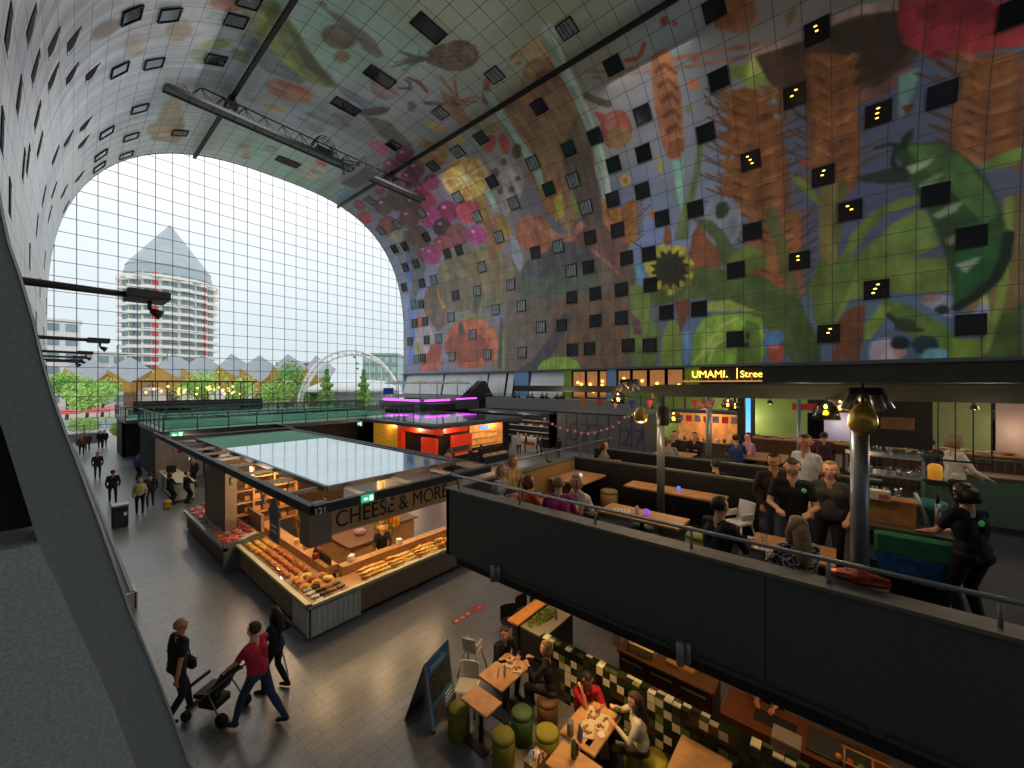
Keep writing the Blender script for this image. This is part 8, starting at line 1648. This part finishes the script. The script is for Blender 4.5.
# advertising board
t=thing('pavement_sign','folding advertising board with a blue poster of food','sign board',(4.62,5.6,0),R(17)); bl=M('blue poster','3a88b8',.4); 
def slab(tx,m): return m
fr_m=MB(); fr_m.box((.12,0,.6),(.76,.03,1.22),rx=0); pb_=fr_m.build('front_frame',M('aluminium poster frame','b0b4b4',.35,metal=.4),t); MB().box((.12,-.018,.62),(.68,.01,1.1)).build('poster',bl,pb_)
m=MB(); m.box((.12,-.026,.7),(.64,.006,.46)); m.build('photo',M('dark food photo','3a4430',.5,noise=.9,nscale=14),pb_); m=MB(); m.box((-.02,-.026,.24),(.3,.006,.3)); m.build('photo_small',M('dark food photo two','5a5248',.5,noise=.8,nscale=18),pb_)
text('Mosselen','poster_text',.13,(-.15,-.03,1.0),(R(90),0,0),M('white letters'),pb_,ext=.002)
m=MB(); 
for k in range(4): m.bx(.18,.42,-.028,-.022,.15+.07*k,.18+.07*k)
m.build('text_line',M('white letters'),pb_)
pb_.rotation_euler[0]=R(-9); m=MB(); m.box((.12,.42,.58),(.72,.02,1.24),rx=R(21)); m.build('back_frame',dk,t)
for x in (-.24,.48): MB().bx(x-.02,x+.02,-.03,.03,-.0,.05).build('foot',dk,t)
for (x,y,p,s_) in ((5.75,4.85,75,80),(5.7,3.05,110,80),(7.2,5.3,60,90),(7.6,2.6,45,100),(7.3,0.2,45,110),(6.0,1.5,25,90)): bulb((x,y,2.65),p,(1,.6,.26),.06,spot=s_)
for (x,y,n_) in ((5.7,4.8,'over the first lower table'),(5.65,3.0,'over the plates table'),(7.2,5.3,'over the salad display'),(7.6,2.6,'over the steel counter')): 
    t=thing('ceiling_spot','small black spotlight under the terrace '+n_,'spotlight',(x,y,2.85)); MB().cyl((0,0,-.16),(0,0,.1),.05,n=12).build('can',blackm,t); MB().cyl((0,0,-.165),(0,0,-.16),.04,n=12).build('lens',lampm,t)
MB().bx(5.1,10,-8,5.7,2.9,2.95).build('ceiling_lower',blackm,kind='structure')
# ================= people =================
def caps(m,a,b,ra,rb,n=12,fl=1.0,axis=None):
    a=Vector(a);b=Vector(b); d=b-a
    if d.length<1e-4: d=Vector((0,0,1e-3)); b=a+d
    d.normalize(); u=Vector(axis) if axis is not None else d.orthogonal(); u=(u-d*u.dot(d)); u=u.normalized() if u.length>1e-5 else d.orthogonal().normalized(); v=d.cross(u); rings=[]
    for t in (-1,-.8,-.45,0): rings.append((a+d*ra*t,ra*math.sqrt(max(.0004,1-t*t))))
    for t in (0,.45,.8,1): rings.append((b+d*rb*t,rb*math.sqrt(max(.0004,1-t*t))))
    m.loft([[p+(u*math.cos(2*PI*i/n)+v*math.sin(2*PI*i/n)*fl)*r for i in range(n)] for p,r in rings],None,True)
def ik(a,t,l1,l2,pole):
    a=Vector(a);t=Vector(t);d=t-a;L_=min(d.length,(l1+l2)*.995); d.normalize(); t=a+d*L_
    x=(l1*l1-l2*l2+L_*L_)/(2*L_); h=math.sqrt(max(0,l1*l1-x*x)); p=Vector(pole); p=(p-d*p.dot(d)).normalized(); return a+d*x+p*h,t
SKIN={'l':M('light skin','d8a284',.5),'m':M('tan skin','b87c5c',.5),'d':M('brown skin','8a5a40',.5)}
HAIR={'brown':'3a2618','black':'14100e','blond':'b08c58','grey':'8a8480','bald':'a07860','dkblond':'94744c','auburn':'6a3a20'}
eyem=M('dark eye','1a1210',.3); lipm=M('lip','a8664f',.5)
NP=[0]
def person(label,loc,rz,top='1a1a1c',bot='1c1e24',shoe='141414',skin='l',hair='brown',hl='short',lean=0,ph=.93,hands=None,feet=None,sc=1,vx=.014,sleeve='short',look=(0,0),legs=True,group=None,stripe=None,detail=True,female=False):
    """local frame: +Y is the way the body faces, +X its right hand side"""
    ld=Vector((0,math.sin(lean),math.cos(lean))); P=Vector((0,0,ph)); chest=P+ld*.32; neck=P+ld*.50; sw=.165 if female else .185
    yaw,pit=look; hd=Vector((0,math.sin(lean*.55),math.cos(lean*.55))); HC=neck+hd*.165+Vector((0,.015,0))
    fw=Matrix.Rotation(yaw,3,'Z')@Vector((0,math.cos(pit),-math.sin(pit))); rt=fw.cross(Vector((0,0,1))).normalized(); up=rt.cross(fw)
    hands=hands or ((.24,.06,.86),(-.24,.06,.86)); feet=feet or ((.1,0,.08),(-.1,0,.08))
    pr=[]  # a,b,ra,rb,zone
    def add(a,b,ra,rb,z,fl=1,ax=None): pr.append((Vector(a),Vector(b),ra,rb,z,fl,ax))
    wv=.03 if female else 0
    for s_ in (-1,1):
        add(P+Vector((s_*.075,0,-.02)),P+Vector((s_*.06,0,.04)),.115+wv*.5,.085,'p'); add(P+Vector((s_*.065,0,0))+ld*.1,chest+Vector((s_*.075,.0,0)),.105-wv,.12,'t'); add(chest+Vector((s_*.07,0,0)),neck+Vector((s_*.09,0,-.06)),.115,.07,'t')
    add(neck+Vector((-sw*.8,0,-.045)),neck+Vector((sw*.8,0,-.045)),.06,.06,'t'); add(P+ld*.03,P+ld*.16,.14,.125,'t'); add(P+ld*.06+Vector((-.07,0,0)),P+ld*.06+Vector((.07,0,0)),.112,.112,'t')
    if female: 
        for s_ in(-1,1): add(chest+Vector((s_*.065,.055,.01)),chest+Vector((s_*.065,.06,.0)),.058,.055,'t')
    add(neck+Vector((0,0,-.05)),HC-up*.05,.066,.06,'s')
    # head
    add(HC+up*.035-fw*.01,HC+up*.03-fw*.025,.092,.09,'s'); add(HC-up*.03+fw*.025,HC-up*.075+fw*.04,.072,.045,'s'); add(HC-up*.02+fw*.09,HC+up*.025+fw*.085,.016,.008,'s')
    add(HC-up*.055+fw*.082,HC-up*.057+fw*.084,.016,.016,'s')
    for s_ in (-1,1): add(HC+rt*s_*.088+up*.015,HC+rt*s_*.09-up*.025,.02,.014,'s'); add(HC+rt*s_*.035+up*.035+fw*.078,HC+rt*s_*.02+up*.036+fw*.082,.014,.012,'s'); add(HC+rt*s_*.045-up*.02+fw*.055,HC+rt*s_*.04-up*.03+fw*.055,.03,.026,'s')
    th=Matrix.Identity(3)
    for i,s_ in ((0,1),(1,-1)):
        sh_=neck+Vector((s_*sw,0,-.055)); el,w_=ik(sh_,hands[i],.29,.25,(s_*.55,-.6,-.6)); z1='t' if sleeve!='none' else 's'; z2='t' if sleeve=='long' else 's'
        mid=sh_.lerp(el,.62)
        add(sh_,mid,.062 if z1=='t' else .052,.056 if z1=='t' else .044,z1); add(mid,el,.045 if z2=='s' else .05,.04 if z2=='s' else .045,z2); add(el,el.lerp(w_,.85),.043 if z2=='t' else .039,.03 if z2=='s' else .036,z2); add(el.lerp(w_,.8),w_,.027,.025,'s')
        hdv=(w_-el).normalized(); sd=hdv.cross(Vector((0,0,1))); sd=sd.normalized() if sd.length>.2 else Vector((0,1,0)); sd=-sd if False else sd; dn=(hdv*.75+Vector((0,.0,-.3))+Vector((0,.15,0))).normalized()
        palm=w_+hdv*.07; 
        for k in (-1,0,1): add(w_+hdv*.015+sd*k*.012,palm+sd*k*.022,.016,.015,'s')
        if detail:
            nrm=sd.cross(hdv).normalized(); nrm=nrm if nrm.z<0 else -nrm
            for k,(o_,l_) in enumerate(((-.033,.062),(-.011,.074),(.011,.07),(.033,.055))):
                k1=palm+sd*o_+hdv*.005; k2=k1+(hdv*.85+nrm*.35).normalized()*l_*.5; k3=k2+(hdv*.5+nrm*.85).normalized()*l_*.5; add(k1,k2,.0105,.0095,'s'); add(k2,k3,.0095,.0085,'s')
            q=w_+hdv*.03+sd*.025*(1 if i else -1)*-1; add(q,q+(hdv*.6+sd*.7*(-1 if i else 1)).normalized()*.035,.012,.011,'s'); add(q+(hdv*.6+sd*.7*(-1 if i else 1)).normalized()*.035,q+(hdv+nrm*.3+sd*.35*(-1 if i else 1)).normalized()*.065,.011,.009,'s')
        else: add(palm,palm+hdv*.06,.022,.016,'s')
    if legs:
        for i,s_ in ((0,1),(1,-1)):
            hp=P+Vector((s_*.09,0,-.02)); kn,an=ik(hp,feet[i],.44,.43,(s_*.1,1,.15))
            add(hp,kn,.095,.062,'p'); add(kn,kn.lerp(an,.35),.06,.062,'p'); add(kn.lerp(an,.3),an,.062,.045,'p')
            sd=(an-kn).normalized(); fd=Vector((s_*.12,1,0)); fd=fd.normalized(); pt=-.25 if an.z>.14 else 0
            add(an+Vector((0,-.03,-.035)),an+fd*.14+Vector((0,0,-.045+pt*.2)),.042,.036,'h'); add(an+fd*.12+Vector((.012,0,-.05+pt*.2)),an+fd*.18+Vector((0,0,-.052+pt*.25)),.034,.026,'h')
    m=MB()
    for a,b,ra,rb,z,fl,ax in pr: caps(m,a,b,ra,rb,10)
    NP[0]+=1
    tmp=m.build('tmp',SKIN[skin]); md=tmp.modifiers.new('r','REMESH'); md.mode='VOXEL'; md.voxel_size=vx; md.use_smooth_shade=True
    s2=tmp.modifiers.new('s','SMOOTH'); s2.iterations=2; s2.factor=.5
    bpy.context.view_layer.update(); me=bpy.data.meshes.new_from_object(tmp.evaluated_get(bpy.context.evaluated_depsgraph_get())); bpy.data.objects.remove(tmp)
    nf=len(me.polygons); cen=np.zeros(nf*3); me.polygons.foreach_get('center',cen); cen=cen.reshape(-1,3); best=np.full(nf,1e9); zi=np.zeros(nf,np.int32); zo={'s':0,'t':1,'p':2,'h':3}
    for a,b,ra,rb,z,fl,ax in pr:
        a_=np.array(a);b_=np.array(b); ab=b_-a_; t=np.clip(((cen-a_)@ab)/(ab@ab+1e-9),0,1); d=np.linalg.norm(cen-a_-t[:,None]*ab,axis=1)-(ra+(rb-ra)*t); u_=d<best; best[u_]=d[u_]; zi[u_]=zo[z]
    tm=M('cloth '+top,top,.8,noise=.15,nscale=9,bump=.25)
    if stripe: tm=stripe
    me.materials.clear()
    for k_ in (SKIN[skin],tm,M('trousers '+bot,bot,.8,noise=.15,nscale=8,bump=.2),M('shoe '+shoe,shoe,.5)): me.materials.append(k_)
    me.polygons.foreach_set('material_index',zi); me.polygons.foreach_set('use_smooth',np.ones(nf,bool)); me.name='person'
    o=bpy.data.objects.new('person',me); S.collection.objects.link(o); o.location=loc; o.rotation_euler=(0,0,rz); o.scale=(sc,)*3; tag(o,label,'person',group)
    # hair: cap that hugs the skull and opens at the face
    hm=M('hair '+hair,HAIR[hair],.6,noise=.3,nscale=25,bump=.3); m=MB(); n1,n2=18,12; rings=[]
    for j in range(n2+1):
        ph_=PI*j/n2; ring=[]
        for i in range(n1):
            a=2*PI*i/n1; v=Vector((math.sin(ph_)*math.cos(a),math.sin(ph_)*math.sin(a),math.cos(ph_))); f=v.y; z=v.z
            face=(f>.25 and z<.55) or (f>-.25 and z<-.0 and hl=='short') or (z<-.62 and hl=='short') or (f>.1 and z<.2)
            r=.106 if not face else .07
            if hair=='bald': r=.097 if not face else .07
            if hl=='long' and not face: r=.115
            ring.append(HC+up*.03-fw*.012+rt*v.x*r*.93+fw*v.y*r*1.05+up*v.z*r*1.02+Vector((random.uniform(-.002,.002),)*3))
        rings.append(ring)
    m.loft(rings,hm,True,smooth=True)
    if hl=='long': 
        bk=HC-fw*.06; m.tube([bk+up*.06,bk-up*.03-fw*.02,neck-fw*.085-up*.02,neck-fw*.1-up*.16,neck-fw*.09-up*.27],[.07,.088,.085,.07,.03],10,hm)
        for s_ in(-1,1): m.tube([HC+rt*s_*.07+up*.05-fw*.02,HC+rt*s_*.092-up*.05,HC+rt*s_*.09-up*.17-fw*.02,HC+rt*s_*.08-up*.26],[.03,.032,.035,.015],8,hm)
    if hl=='bob':
        m.tube([HC-fw*.04+up*.05,HC-fw*.055-up*.05,HC-fw*.05-up*.12],[.08,.095,.06],10,hm)
        for s_ in(-1,1): m.tube([HC+rt*s_*.07+up*.05,HC+rt*s_*.09-up*.05,HC+rt*s_*.08-up*.11],[.03,.034,.018],8,hm)
    if hl=='tail': m.tube([HC-fw*.09+up*.06,HC-fw*.15+up*.03,HC-fw*.15-up*.1,HC-fw*.12-up*.2],[.03,.035,.03,.01],8,hm)
    m.build('hair',hm,o)
    if detail:
        for s_ in (-1,1): m=MB(); m.ball(HC+rt*s_*.033+up*.018+fw*.089,.009,7,5); m.build('eye',eyem,o)
        m=MB(); m.ball(HC-up*.052+fw*.094,.015,8,5,sc=(1,.3,.3)); m.build('mouth',lipm,o)
    return o
def striped(name,c1,c2,fr=30,axis='Z'):
    m=M(name,c1,.8); nt=m.node_tree; b=nt.nodes['Principled BSDF']; t=nt.nodes.new('ShaderNodeTexCoord'); w_=nt.nodes.new('ShaderNodeTexWave'); w_.bands_direction=axis; w_.inputs['Scale'].default_value=fr; w_.inputs['Distortion'].default_value=.6; r=nt.nodes.new('ShaderNodeValToRGB'); r.color_ramp.interpolation='CONSTANT'; r.color_ramp.elements[0].color=lin(c1)+(1,); r.color_ramp.elements[1].position=.5; r.color_ramp.elements[1].color=lin(c2)+(1,)
    nt.links.new(t.outputs['Object'],w_.inputs[0]); nt.links.new(w_.outputs['Fac'],r.inputs[0]); nt.links.new(r.outputs[0],b.inputs['Base Color']); return m
def spotted(name,c1,c2,sc_=28,th=.5):
    m=M(name,c1,.8); nt=m.node_tree; b=nt.nodes['Principled BSDF']; t=nt.nodes.new('ShaderNodeTexCoord'); w_=nt.nodes.new('ShaderNodeTexNoise'); w_.inputs['Scale'].default_value=sc_; r=nt.nodes.new('ShaderNodeValToRGB'); r.color_ramp.interpolation='CONSTANT'; r.color_ramp.elements[0].color=lin(c1)+(1,); r.color_ramp.elements[1].position=th; r.color_ramp.elements[1].color=lin(c2)+(1,)
    nt.links.new(t.outputs['Object'],w_.inputs[0]); nt.links.new(w_.outputs['Fac'],r.inputs[0]); nt.links.new(r.outputs[0],b.inputs['Base Color']); return m
def face_to(dx,dy): return math.atan2(-dx,dy)      # rotation so that local +Y points along (dx,dy)
# --- walkway, nearest ---
p=person('man in a black t-shirt and dark trousers walking with a small black bag',(1.5,9.35,0),face_to(1,.25),top='16161a',bot='17181c',skin='m',hair='bald',feet=((.1,-.22,.13),(-.1,.24,.08)),hands=((.27,-.12,.84),(-.25,.16,.9)),lean=.08,sc=1.08,vx=.011)
m=MB(); m.rbox((0,.2,.88),(.26,.1,.2),.03); m.tube([(0,.2,.98),(.02,.16,1.15),(.1,.1,1.4),(.05,-.05,1.5)],.012,6); m.build('shoulder_bag',blackm,p)
p=person('man in a red t-shirt and blue jeans striding while pushing the pushchair',(2.42,8.05,0),face_to(-.5,.85),top='b8203a',bot='2c3a5c',shoe='1a1a1c',skin='l',hair='brown',feet=((.12,-.4,.15),(-.1,.36,.08)),hands=((.16,.42,1.0),(-.14,.44,1.0)),lean=.12,sc=1.1,vx=.011)
m=MB(); m.tube([(-.15,-.02,1.5),(-.07,.1,1.42),(.07,.1,1.42),(.13,-.02,1.5)],.01,6); m.build('lanyard',M('pale cord','c8a8a8',.6),p)
p=person('long haired woman in a black jacket and black trousers with a white side stripe',(2.95,8.75,0),face_to(-.6,.8),top='131315',bot='141418',skin='m',hair='black',hl='long',feet=((.1,-.18,.1),(-.1,.2,.08)),hands=((.25,.1,1.05),(-.2,.3,1.1)),sleeve='long',lean=.05,sc=.97,vx=.012,female=True)
m=MB(); m.tube([(.19,-.0,.9),(.185,-.02,.65),(.175,-.1,.4),(.155,-.16,.18)],.018,6); m.build('side_stripe',M('white stripe','d0d0d0',.7),p)
t=thing('pushchair','black folded hood pushchair with double wheels pushed toward the left','pushchair',(2.05,8.95,0),face_to(-.5,.86)); bkc=M('black pushchair fabric','17181a',.7,bump=.2)
m=MB(); m.loft([[(-.2,-.05,.42),(.2,-.05,.42),(.2,0,.5),(-.2,0,.5)],[(-.2,.35,.38),(.2,.35,.38),(.2,.35,.46),(-.2,.35,.46)]]); m.build('seat',bkc,t); m=MB(); m.loft([[(-.2,-.05,.45),(.2,-.05,.45),(.2,.02,.45),(-.2,.02,.45)],[(-.2,-.3,.9),(.2,-.3,.9),(.2,-.24,.92),(-.2,-.24,.92)]]); m.build('backrest',bkc,t)
m=MB(); 
m.loft([[(.22*math.cos(a),-.3+.35*k/4*1.0,.72+ (.16-.03*k)*math.sin(a)-.04*k) for a in np.linspace(0,PI,9)] for k in range(5)],cap=False,closed=False); m.build('hood',bkc,t)
for s_ in (-1,1):
    m=MB(); m.cyl((s_*.24,-.55,1.0),(s_*.22,.42,.18),.014,n=7); m.build('side_frame',gy,t); m=MB(); m.cyl((s_*.23,.0,.55),(s_*.26,-.3,.12),.014,n=7); m.build('rear_leg',gy,t)
    for y,r in ((.45,.09),(-.32,.12)):
        for q in (-.02,.02): m=MB(); m.cyl((s_*.25+q-.012,y,r),(s_*.25+q+.012,y,r),r,n=16); m.cyl((s_*.25+q-.014,y,r),(s_*.25+q+.014,y,r),r*.45,n=10,mat=None); m.build('wheel',blackm,t)
m=MB(); m.tube([(-.24,-.55,1.0),(-.2,-.6,1.03),(.2,-.6,1.03),(.24,-.55,1.0)],.018,8); m.build('handle_bar',bkc,t); m=MB(); m.rbox((0,.1,.25),(.34,.4,.16),.03); m.build('basket',bkc,t); m=MB(); m.rbox((0,.42,.6),(.42,.05,.06),.02); m.build('bumper_bar',bkc,t)
# --- walkway, farther ---
person('man in a dark suit jacket walking away in the middle of the walkway',(2.1,29.0,0),face_to(0,1),top='1c1e20',bot='2a2624',sleeve='long',vx=.024,detail=False,skin='m',feet=((.1,-.1,.08),(-.1,.2,.1)))
p=person('woman in a pale top and black skirt with a yellow bag walking toward the glass',(2.75,25.6,0),face_to(.1,1),top='b8a890',bot='181818',sleeve='long',vx=.024,detail=False,hair='grey',hl='bob',female=True,feet=((.1,-.12,.1),(-.1,.15,.08)))
m=MB(); m.rbox((-.2,-.12,.95),(.16,.1,.2),.02); m.build('yellow_bag',M('yellow bag','c8a030',.6),p); m=MB(); m.rbox((0,-.16,1.25),(.28,.12,.34),.04); m.build('backpack',M('pale lime backpack','a8b058',.7),p)
person('person in black with a grey waist wrap beside the woman with the yellow bag',(3.25,26.6,0),face_to(0,1),top='1a1c1e',bot='3a3a3c',shoe='c8c8c8',sleeve='long',vx=.024,detail=False,hair='black')
person('walker in a dark purple top with bag straps, alone farther up the walkway',(2.0,37.5,0),face_to(0,-1),top='4a2a38',bot='3a3a3a',sleeve='long',vx=.024,detail=False,skin='l')
far=((2.2,53,'5a3a34','walker in a brown red jacket near the doors',1),(3.1,54.5,'1a1c1c','tall dark figure near the doors, left of the group',0),(3.4,54.9,'26292a','dark figure close behind the tall one near the doors',0),(4.6,53.5,'3c3a3a','figure in grey at the left of the crowd by the doors',0),(5.1,53.8,'1c1a1a','figure in black in the middle of the crowd by the doors',0),(5.5,54.6,'2a2c2a','figure at the right end of the crowd by the doors',0),(1.75,50.5,'8a3a44','walker in dull red at the left wall near the doors',1),(4.85,56,'2c2a30','figure behind the crowd by the doors',0))
for x,y,c,lb,f in far: person(lb,(x,y,0),face_to(random.uniform(-1,1),-1),top=c,bot='202224',sleeve='long',vx=.03,detail=False,hair=random.choice(['brown','black','dkblond']))
for x,y,c,lb,f in ((3.95,26.3,'17171a','woman in black perched at the ice cream counter, nearer one',1),(4.55,25.9,'1c1818','person in a dark coat leaning at the ice cream counter, farther from the wall',0)): person(lb,(x,y,.0),face_to(.9,.3),top=c,bot='141414',sleeve='long',vx=.025,detail=False,hl='bob' if f else 'short',female=bool(f),hands=((.2,.35,1.05),(-.2,.35,1.05)),ph=.88)
tag(MB().rbox((3.75,25.6,.22),(.3,.3,.42),.05).build('stool',M('yellow stool','c8a030',.5)),'small yellow stool at the ice cream counter','stool')
person('stall keeper in dark clothes inside the ice cream stall',(5.6,29.8,0),face_to(-1,-.6),top='22242a',bot='1a1a1a',sleeve='long',vx=.024,detail=False)
person('person in a blue top beside the black stall opening',(3.6,34.5,0),face_to(.8,.4),top='2a5a98',bot='1a1a1a',sleeve='long',vx=.024,detail=False,hl='short')
person('shopkeeper in dark clothes leaning inside the cheese stall',(7.0,11.5,0),face_to(-.5,-1),top='241c18',bot='1a1a1a',sleeve='long',vx=.02,detail=False,lean=.3,hands=((.2,.45,1.0),(-.2,.45,1.0)))
for x,y,c,lb in ((18.2,20.8,'8a3a28','customer in a rust top at the red stall'),(19.6,20.5,'2a2a2c','customer in black at the red stall counter'),(20.6,20.4,'1a1a20','man in dark clothes between the red stall and the food counter'),(17.6,20.6,'c8a080','cook in a pale top in the red stall'),(28.0,22.0,'18181a','man in black before the far black and white stall'),(28.3,23.2,'c8ccc8','man in a pale shirt before the far stall'),(27.6,24.2,'202428','person in dark blue at the left of the far stall'),(28.2,20.8,'2a2022','person with a red bag before the far stall'),(27.2,19.8,'3a3c40','person in grey at the right of the far stall'),(27.6,18.2,'1a1a1a','person in black standing before the grey kiosk'),(26.4,21.5,'9a9a9c','person in light grey walking to the far stall')): person(lb,(x,y,0),random.uniform(0,6),top=c,bot='22242a',sleeve='long',vx=.035,detail=False,hair=random.choice(['brown','black','blond']),hl=random.choice(['short','bob']))
for k in range(8): person('diner in dark clothes seated behind the gallery parapet above the kiosk',(31.7+.5*(k%2),20.5+.9*k,3.8+.12),random.uniform(0,6),top=('1c1c20','2a2a30','3a2a2a')[k%3],bot='1a1a1a',sleeve='long',vx=.045,detail=False,legs=True,ph=.6,feet=((.1,.45,.1),(-.1,.45,.1)),group='diners behind the gallery parapet')
# --- upper terrace guests (seated: hips .5 above the floor) ---
def sit(label,x,y,z,dx,dy,seat=.5,**k):
    d=dict(ph=seat+.07,feet=((.12,.42,.08),(-.12,.40,.08)),hands=((.14,.40,.82),(-.14,.40,.82)),lean=.12,vx=.014); d.update(k); return person(label,(x,y,z),face_to(dx,dy),**d)
sit('woman in a black and white striped top seated at the parapet end',5.62,5.15,TZ,.25,-1,stripe=striped('striped jersey','d8d8d8','1a1a20',16),hair='blond',hl='bob',female=True,sleeve='long',lean=.2)
sit('woman with light brown hair seated behind the striped woman',6.1,5.2,TZ,0,-1,top='b89858',hair='dkblond',hl='bob',female=True,sleeve='long',seat=.6)
sit('dark haired woman in an orange and red top seated at the parapet',5.42,4.35,TZ,.8,-.2,top='c8542a',hair='auburn',hl='bob',female=True,skin='l',lean=.25,seat=.42)
sit('person in a magenta hooded top seated with the back to the walkway',5.38,3.55,TZ,.8,.5,top='a82878',hair='dkblond',sleeve='long',lean=.2,seat=.5)
sit('woman in a white t-shirt leaning over the parapet table',6.25,3.45,TZ,-.8,.45,top='c8c4bc',hair='dkblond',hl='bob',female=True,lean=.5,seat=.5,hands=((.1,.5,.8),(-.1,.5,.82)))
sit('man in a black leather jacket seated near the parapet with his back turned',5.6,1.25,TZ,.9,-.5,top='16181c',hair='black',sleeve='long',lean=.1,sc=1.05,seat=.5)
sit('long haired blond woman in a patterned black and white blouse at the parapet',5.45,.35,TZ,.75,.5,stripe=spotted('leaf print blouse','20201f','b8b4a8',26),hair='dkblond',hl='long',female=True,sleeve='long',lean=.1,seat=.52,skin='l')
sit('person with red brown curls seated at the back left of the terrace',9.7,5.0,TZ,.3,-1,top='8a7a60',hair='auburn',hl='bob',female=True,vx=.02,detail=False,seat=.5)
sit('guest in a pale cardigan seated with bent back at the middle table',11.6,3.9,TZ,1,0,top='a89c90',hair='dkblond',hl='short',vx=.02,detail=False,sleeve='long',lean=.35)
sit('guest in black seated facing left at the middle table',13.3,4.2,TZ,-1,0,top='1a1a1e',hair='black',vx=.02,detail=False,sleeve='long')
sit('second guest in black seated farther along the middle table',13.4,3.6,TZ,-1,0,top='222028',hair='brown',vx=.02,detail=False,sleeve='long')
sit('man in a blue shirt seated with his back turned near the glowing screen',12.6,2.3,TZ,.9,.1,top='243c70',hair='black',vx=.02,detail=False,sleeve='short',seat=.6)
sit('person in a pink shirt seated beside the man in blue',13.4,2.05,TZ,-.4,.5,top='c88a98',hair='brown',vx=.02,detail=False,seat=.6)
sit('dark clothed guest seated low behind the first partition',9.1,2.0,TZ,.5,.5,top='1c1418',hair='brown',vx=.02,detail=False,seat=.45)
for k,(x,y,c) in enumerate(((14.9,.4,'5a3038'),(15.1,-.7,'2a2c30'),(15.0,-1.8,'3a3a3c'))): sit(['guest in wine red','guest in dark blue grey','guest in dark grey'][k]+' seated at the long back counter',x,y,TZ,1,0,top=c,vx=.025,detail=False,seat=.6,sleeve='long')
# standing group
person('man in a black polo shirt looking down at his hands in front of the group',(6.98,.55,TZ),face_to(-.95,-.1),top='131416',bot='39404e',skin='l',hair='brown',hands=((.16,.34,1.08),(-.16,.34,1.08)),look=(0,.45),lean=.06,sc=1.06,vx=.011)
o=S.collection.objects[-1]
person('dark haired man in a maroon and black jumper standing at the left of the group',(7.7,.86,TZ),face_to(-.9,-.5),top='2a1418',bot='2a3448',skin='m',hair='black',sleeve='long',hands=((.22,.12,.9),(-.2,.2,.92)),look=(-.5,.2),sc=1.02,vx=.013)
person('tall dark haired man in a white t-shirt at the back of the group',(9.0,.5,TZ),face_to(-.6,.5),top='c8ccd0',bot='2a2c34',skin='m',hair='black',hands=((.24,.08,.9),(-.24,.06,.88)),look=(.6,.1),sc=1.14,vx=.013)
person('fair haired woman in a striped dark top at the right of the group',(7.45,.13,TZ),face_to(-.9,.1),stripe=striped('dark dashed jersey','1a1a1c','5a5a58',22),bot='151517',skin='l',hair='dkblond',hl='bob',female=True,sleeve='short',hands=((.2,.2,1.0),(-.22,.22,.98)),sc=1.02,vx=.012)
t=thing('shirt_badge','small green round badge on the black polo shirt','badge',(6.9,.41,4.68),face_to(-.95,-.1)); MB().cyl((-.0,.05,.02),(-.0,.065,.02),.03,n=14).build('disc',M('green badge','5ac060',.5,emit=.1),t)
person('woman in a white jumper standing behind the bar',(11.5,-1.7,TZ),face_to(.3,-.9),top='d8d0bc',bot='2a2a2c',skin='l',hair='dkblond',hl='bob',female=True,sleeve='long',hands=((.15,.35,1.0),(-.15,.35,1.0)),look=(.3,.4),vx=.014,sc=1.1)
p=person('waitress in black with black hair working at the tiled bar',(6.93,-1.17,TZ),face_to(.75,.6),top='0e0e10',bot='0e0e10',skin='l',hair='black',hl='bob',female=True,sleeve='short',hands=((.12,.42,1.04),(-.14,.42,1.04)),look=(0,.5),lean=.12,vx=.012,sc=1.0)
m=MB(); m.cyl((-.08,-.155,1.33),(-.08,-.15,1.33),.035,n=14); m.build('back_badge',M('green badge'),p)
person('person in grey at the right border behind the fridge',(9.5,-3.6,TZ),face_to(-1,0),top='3c3e42',bot='202020',sleeve='long',vx=.02,detail=False,hair='brown')
# --- restaurant below ---
sit('young man in black seated at the lower oak table facing the woman in black',5.98,5.35,0,-.3,-1,top='141416',hair='brown',sleeve='long',lean=.25,vx=.012,seat=.45,look=(0,.35),hands=((.12,.42,.8),(-.14,.42,.8)))
sit('woman in a black coat seated with her back to the tiled wall table',6.05,4.12,0,-.35,1,top='101012',hair='dkblond',hl='bob',sleeve='long',female=True,lean=.2,vx=.012,seat=.45,hands=((.14,.42,.85),(-.1,.42,.85)),sc=1.05)
sit('man in a red polo shirt with white collar eating at the plates table',6.12,3.5,0,-.75,-.7,top='c01c30',bot='1a1c24',hair='black',skin='m',lean=.42,vx=.011,seat=.45,look=(0,.5),hands=((.1,.3,.98),(-.16,.42,.8)))
sit('woman with very long dark hair in a white shirt at the plates table',6.02,2.42,0,-.55,.85,top='c8c0a8',bot='3a2a1c',hair='brown',hl='long',sleeve='long',female=True,lean=.15,vx=.012,seat=.45,look=(0,.2),hands=((.14,.38,.95),(-.12,.4,.85)))
person('cook partly hidden in the dark at the right of the steel counter',(8.0,.9,0),face_to(-1,.1),top='241a16',bot='141414',skin='m',hair='black',sleeve='short',lean=.35,hands=((.12,.5,1.0),(-.12,.5,1.0)),look=(0,.5),vx=.014)
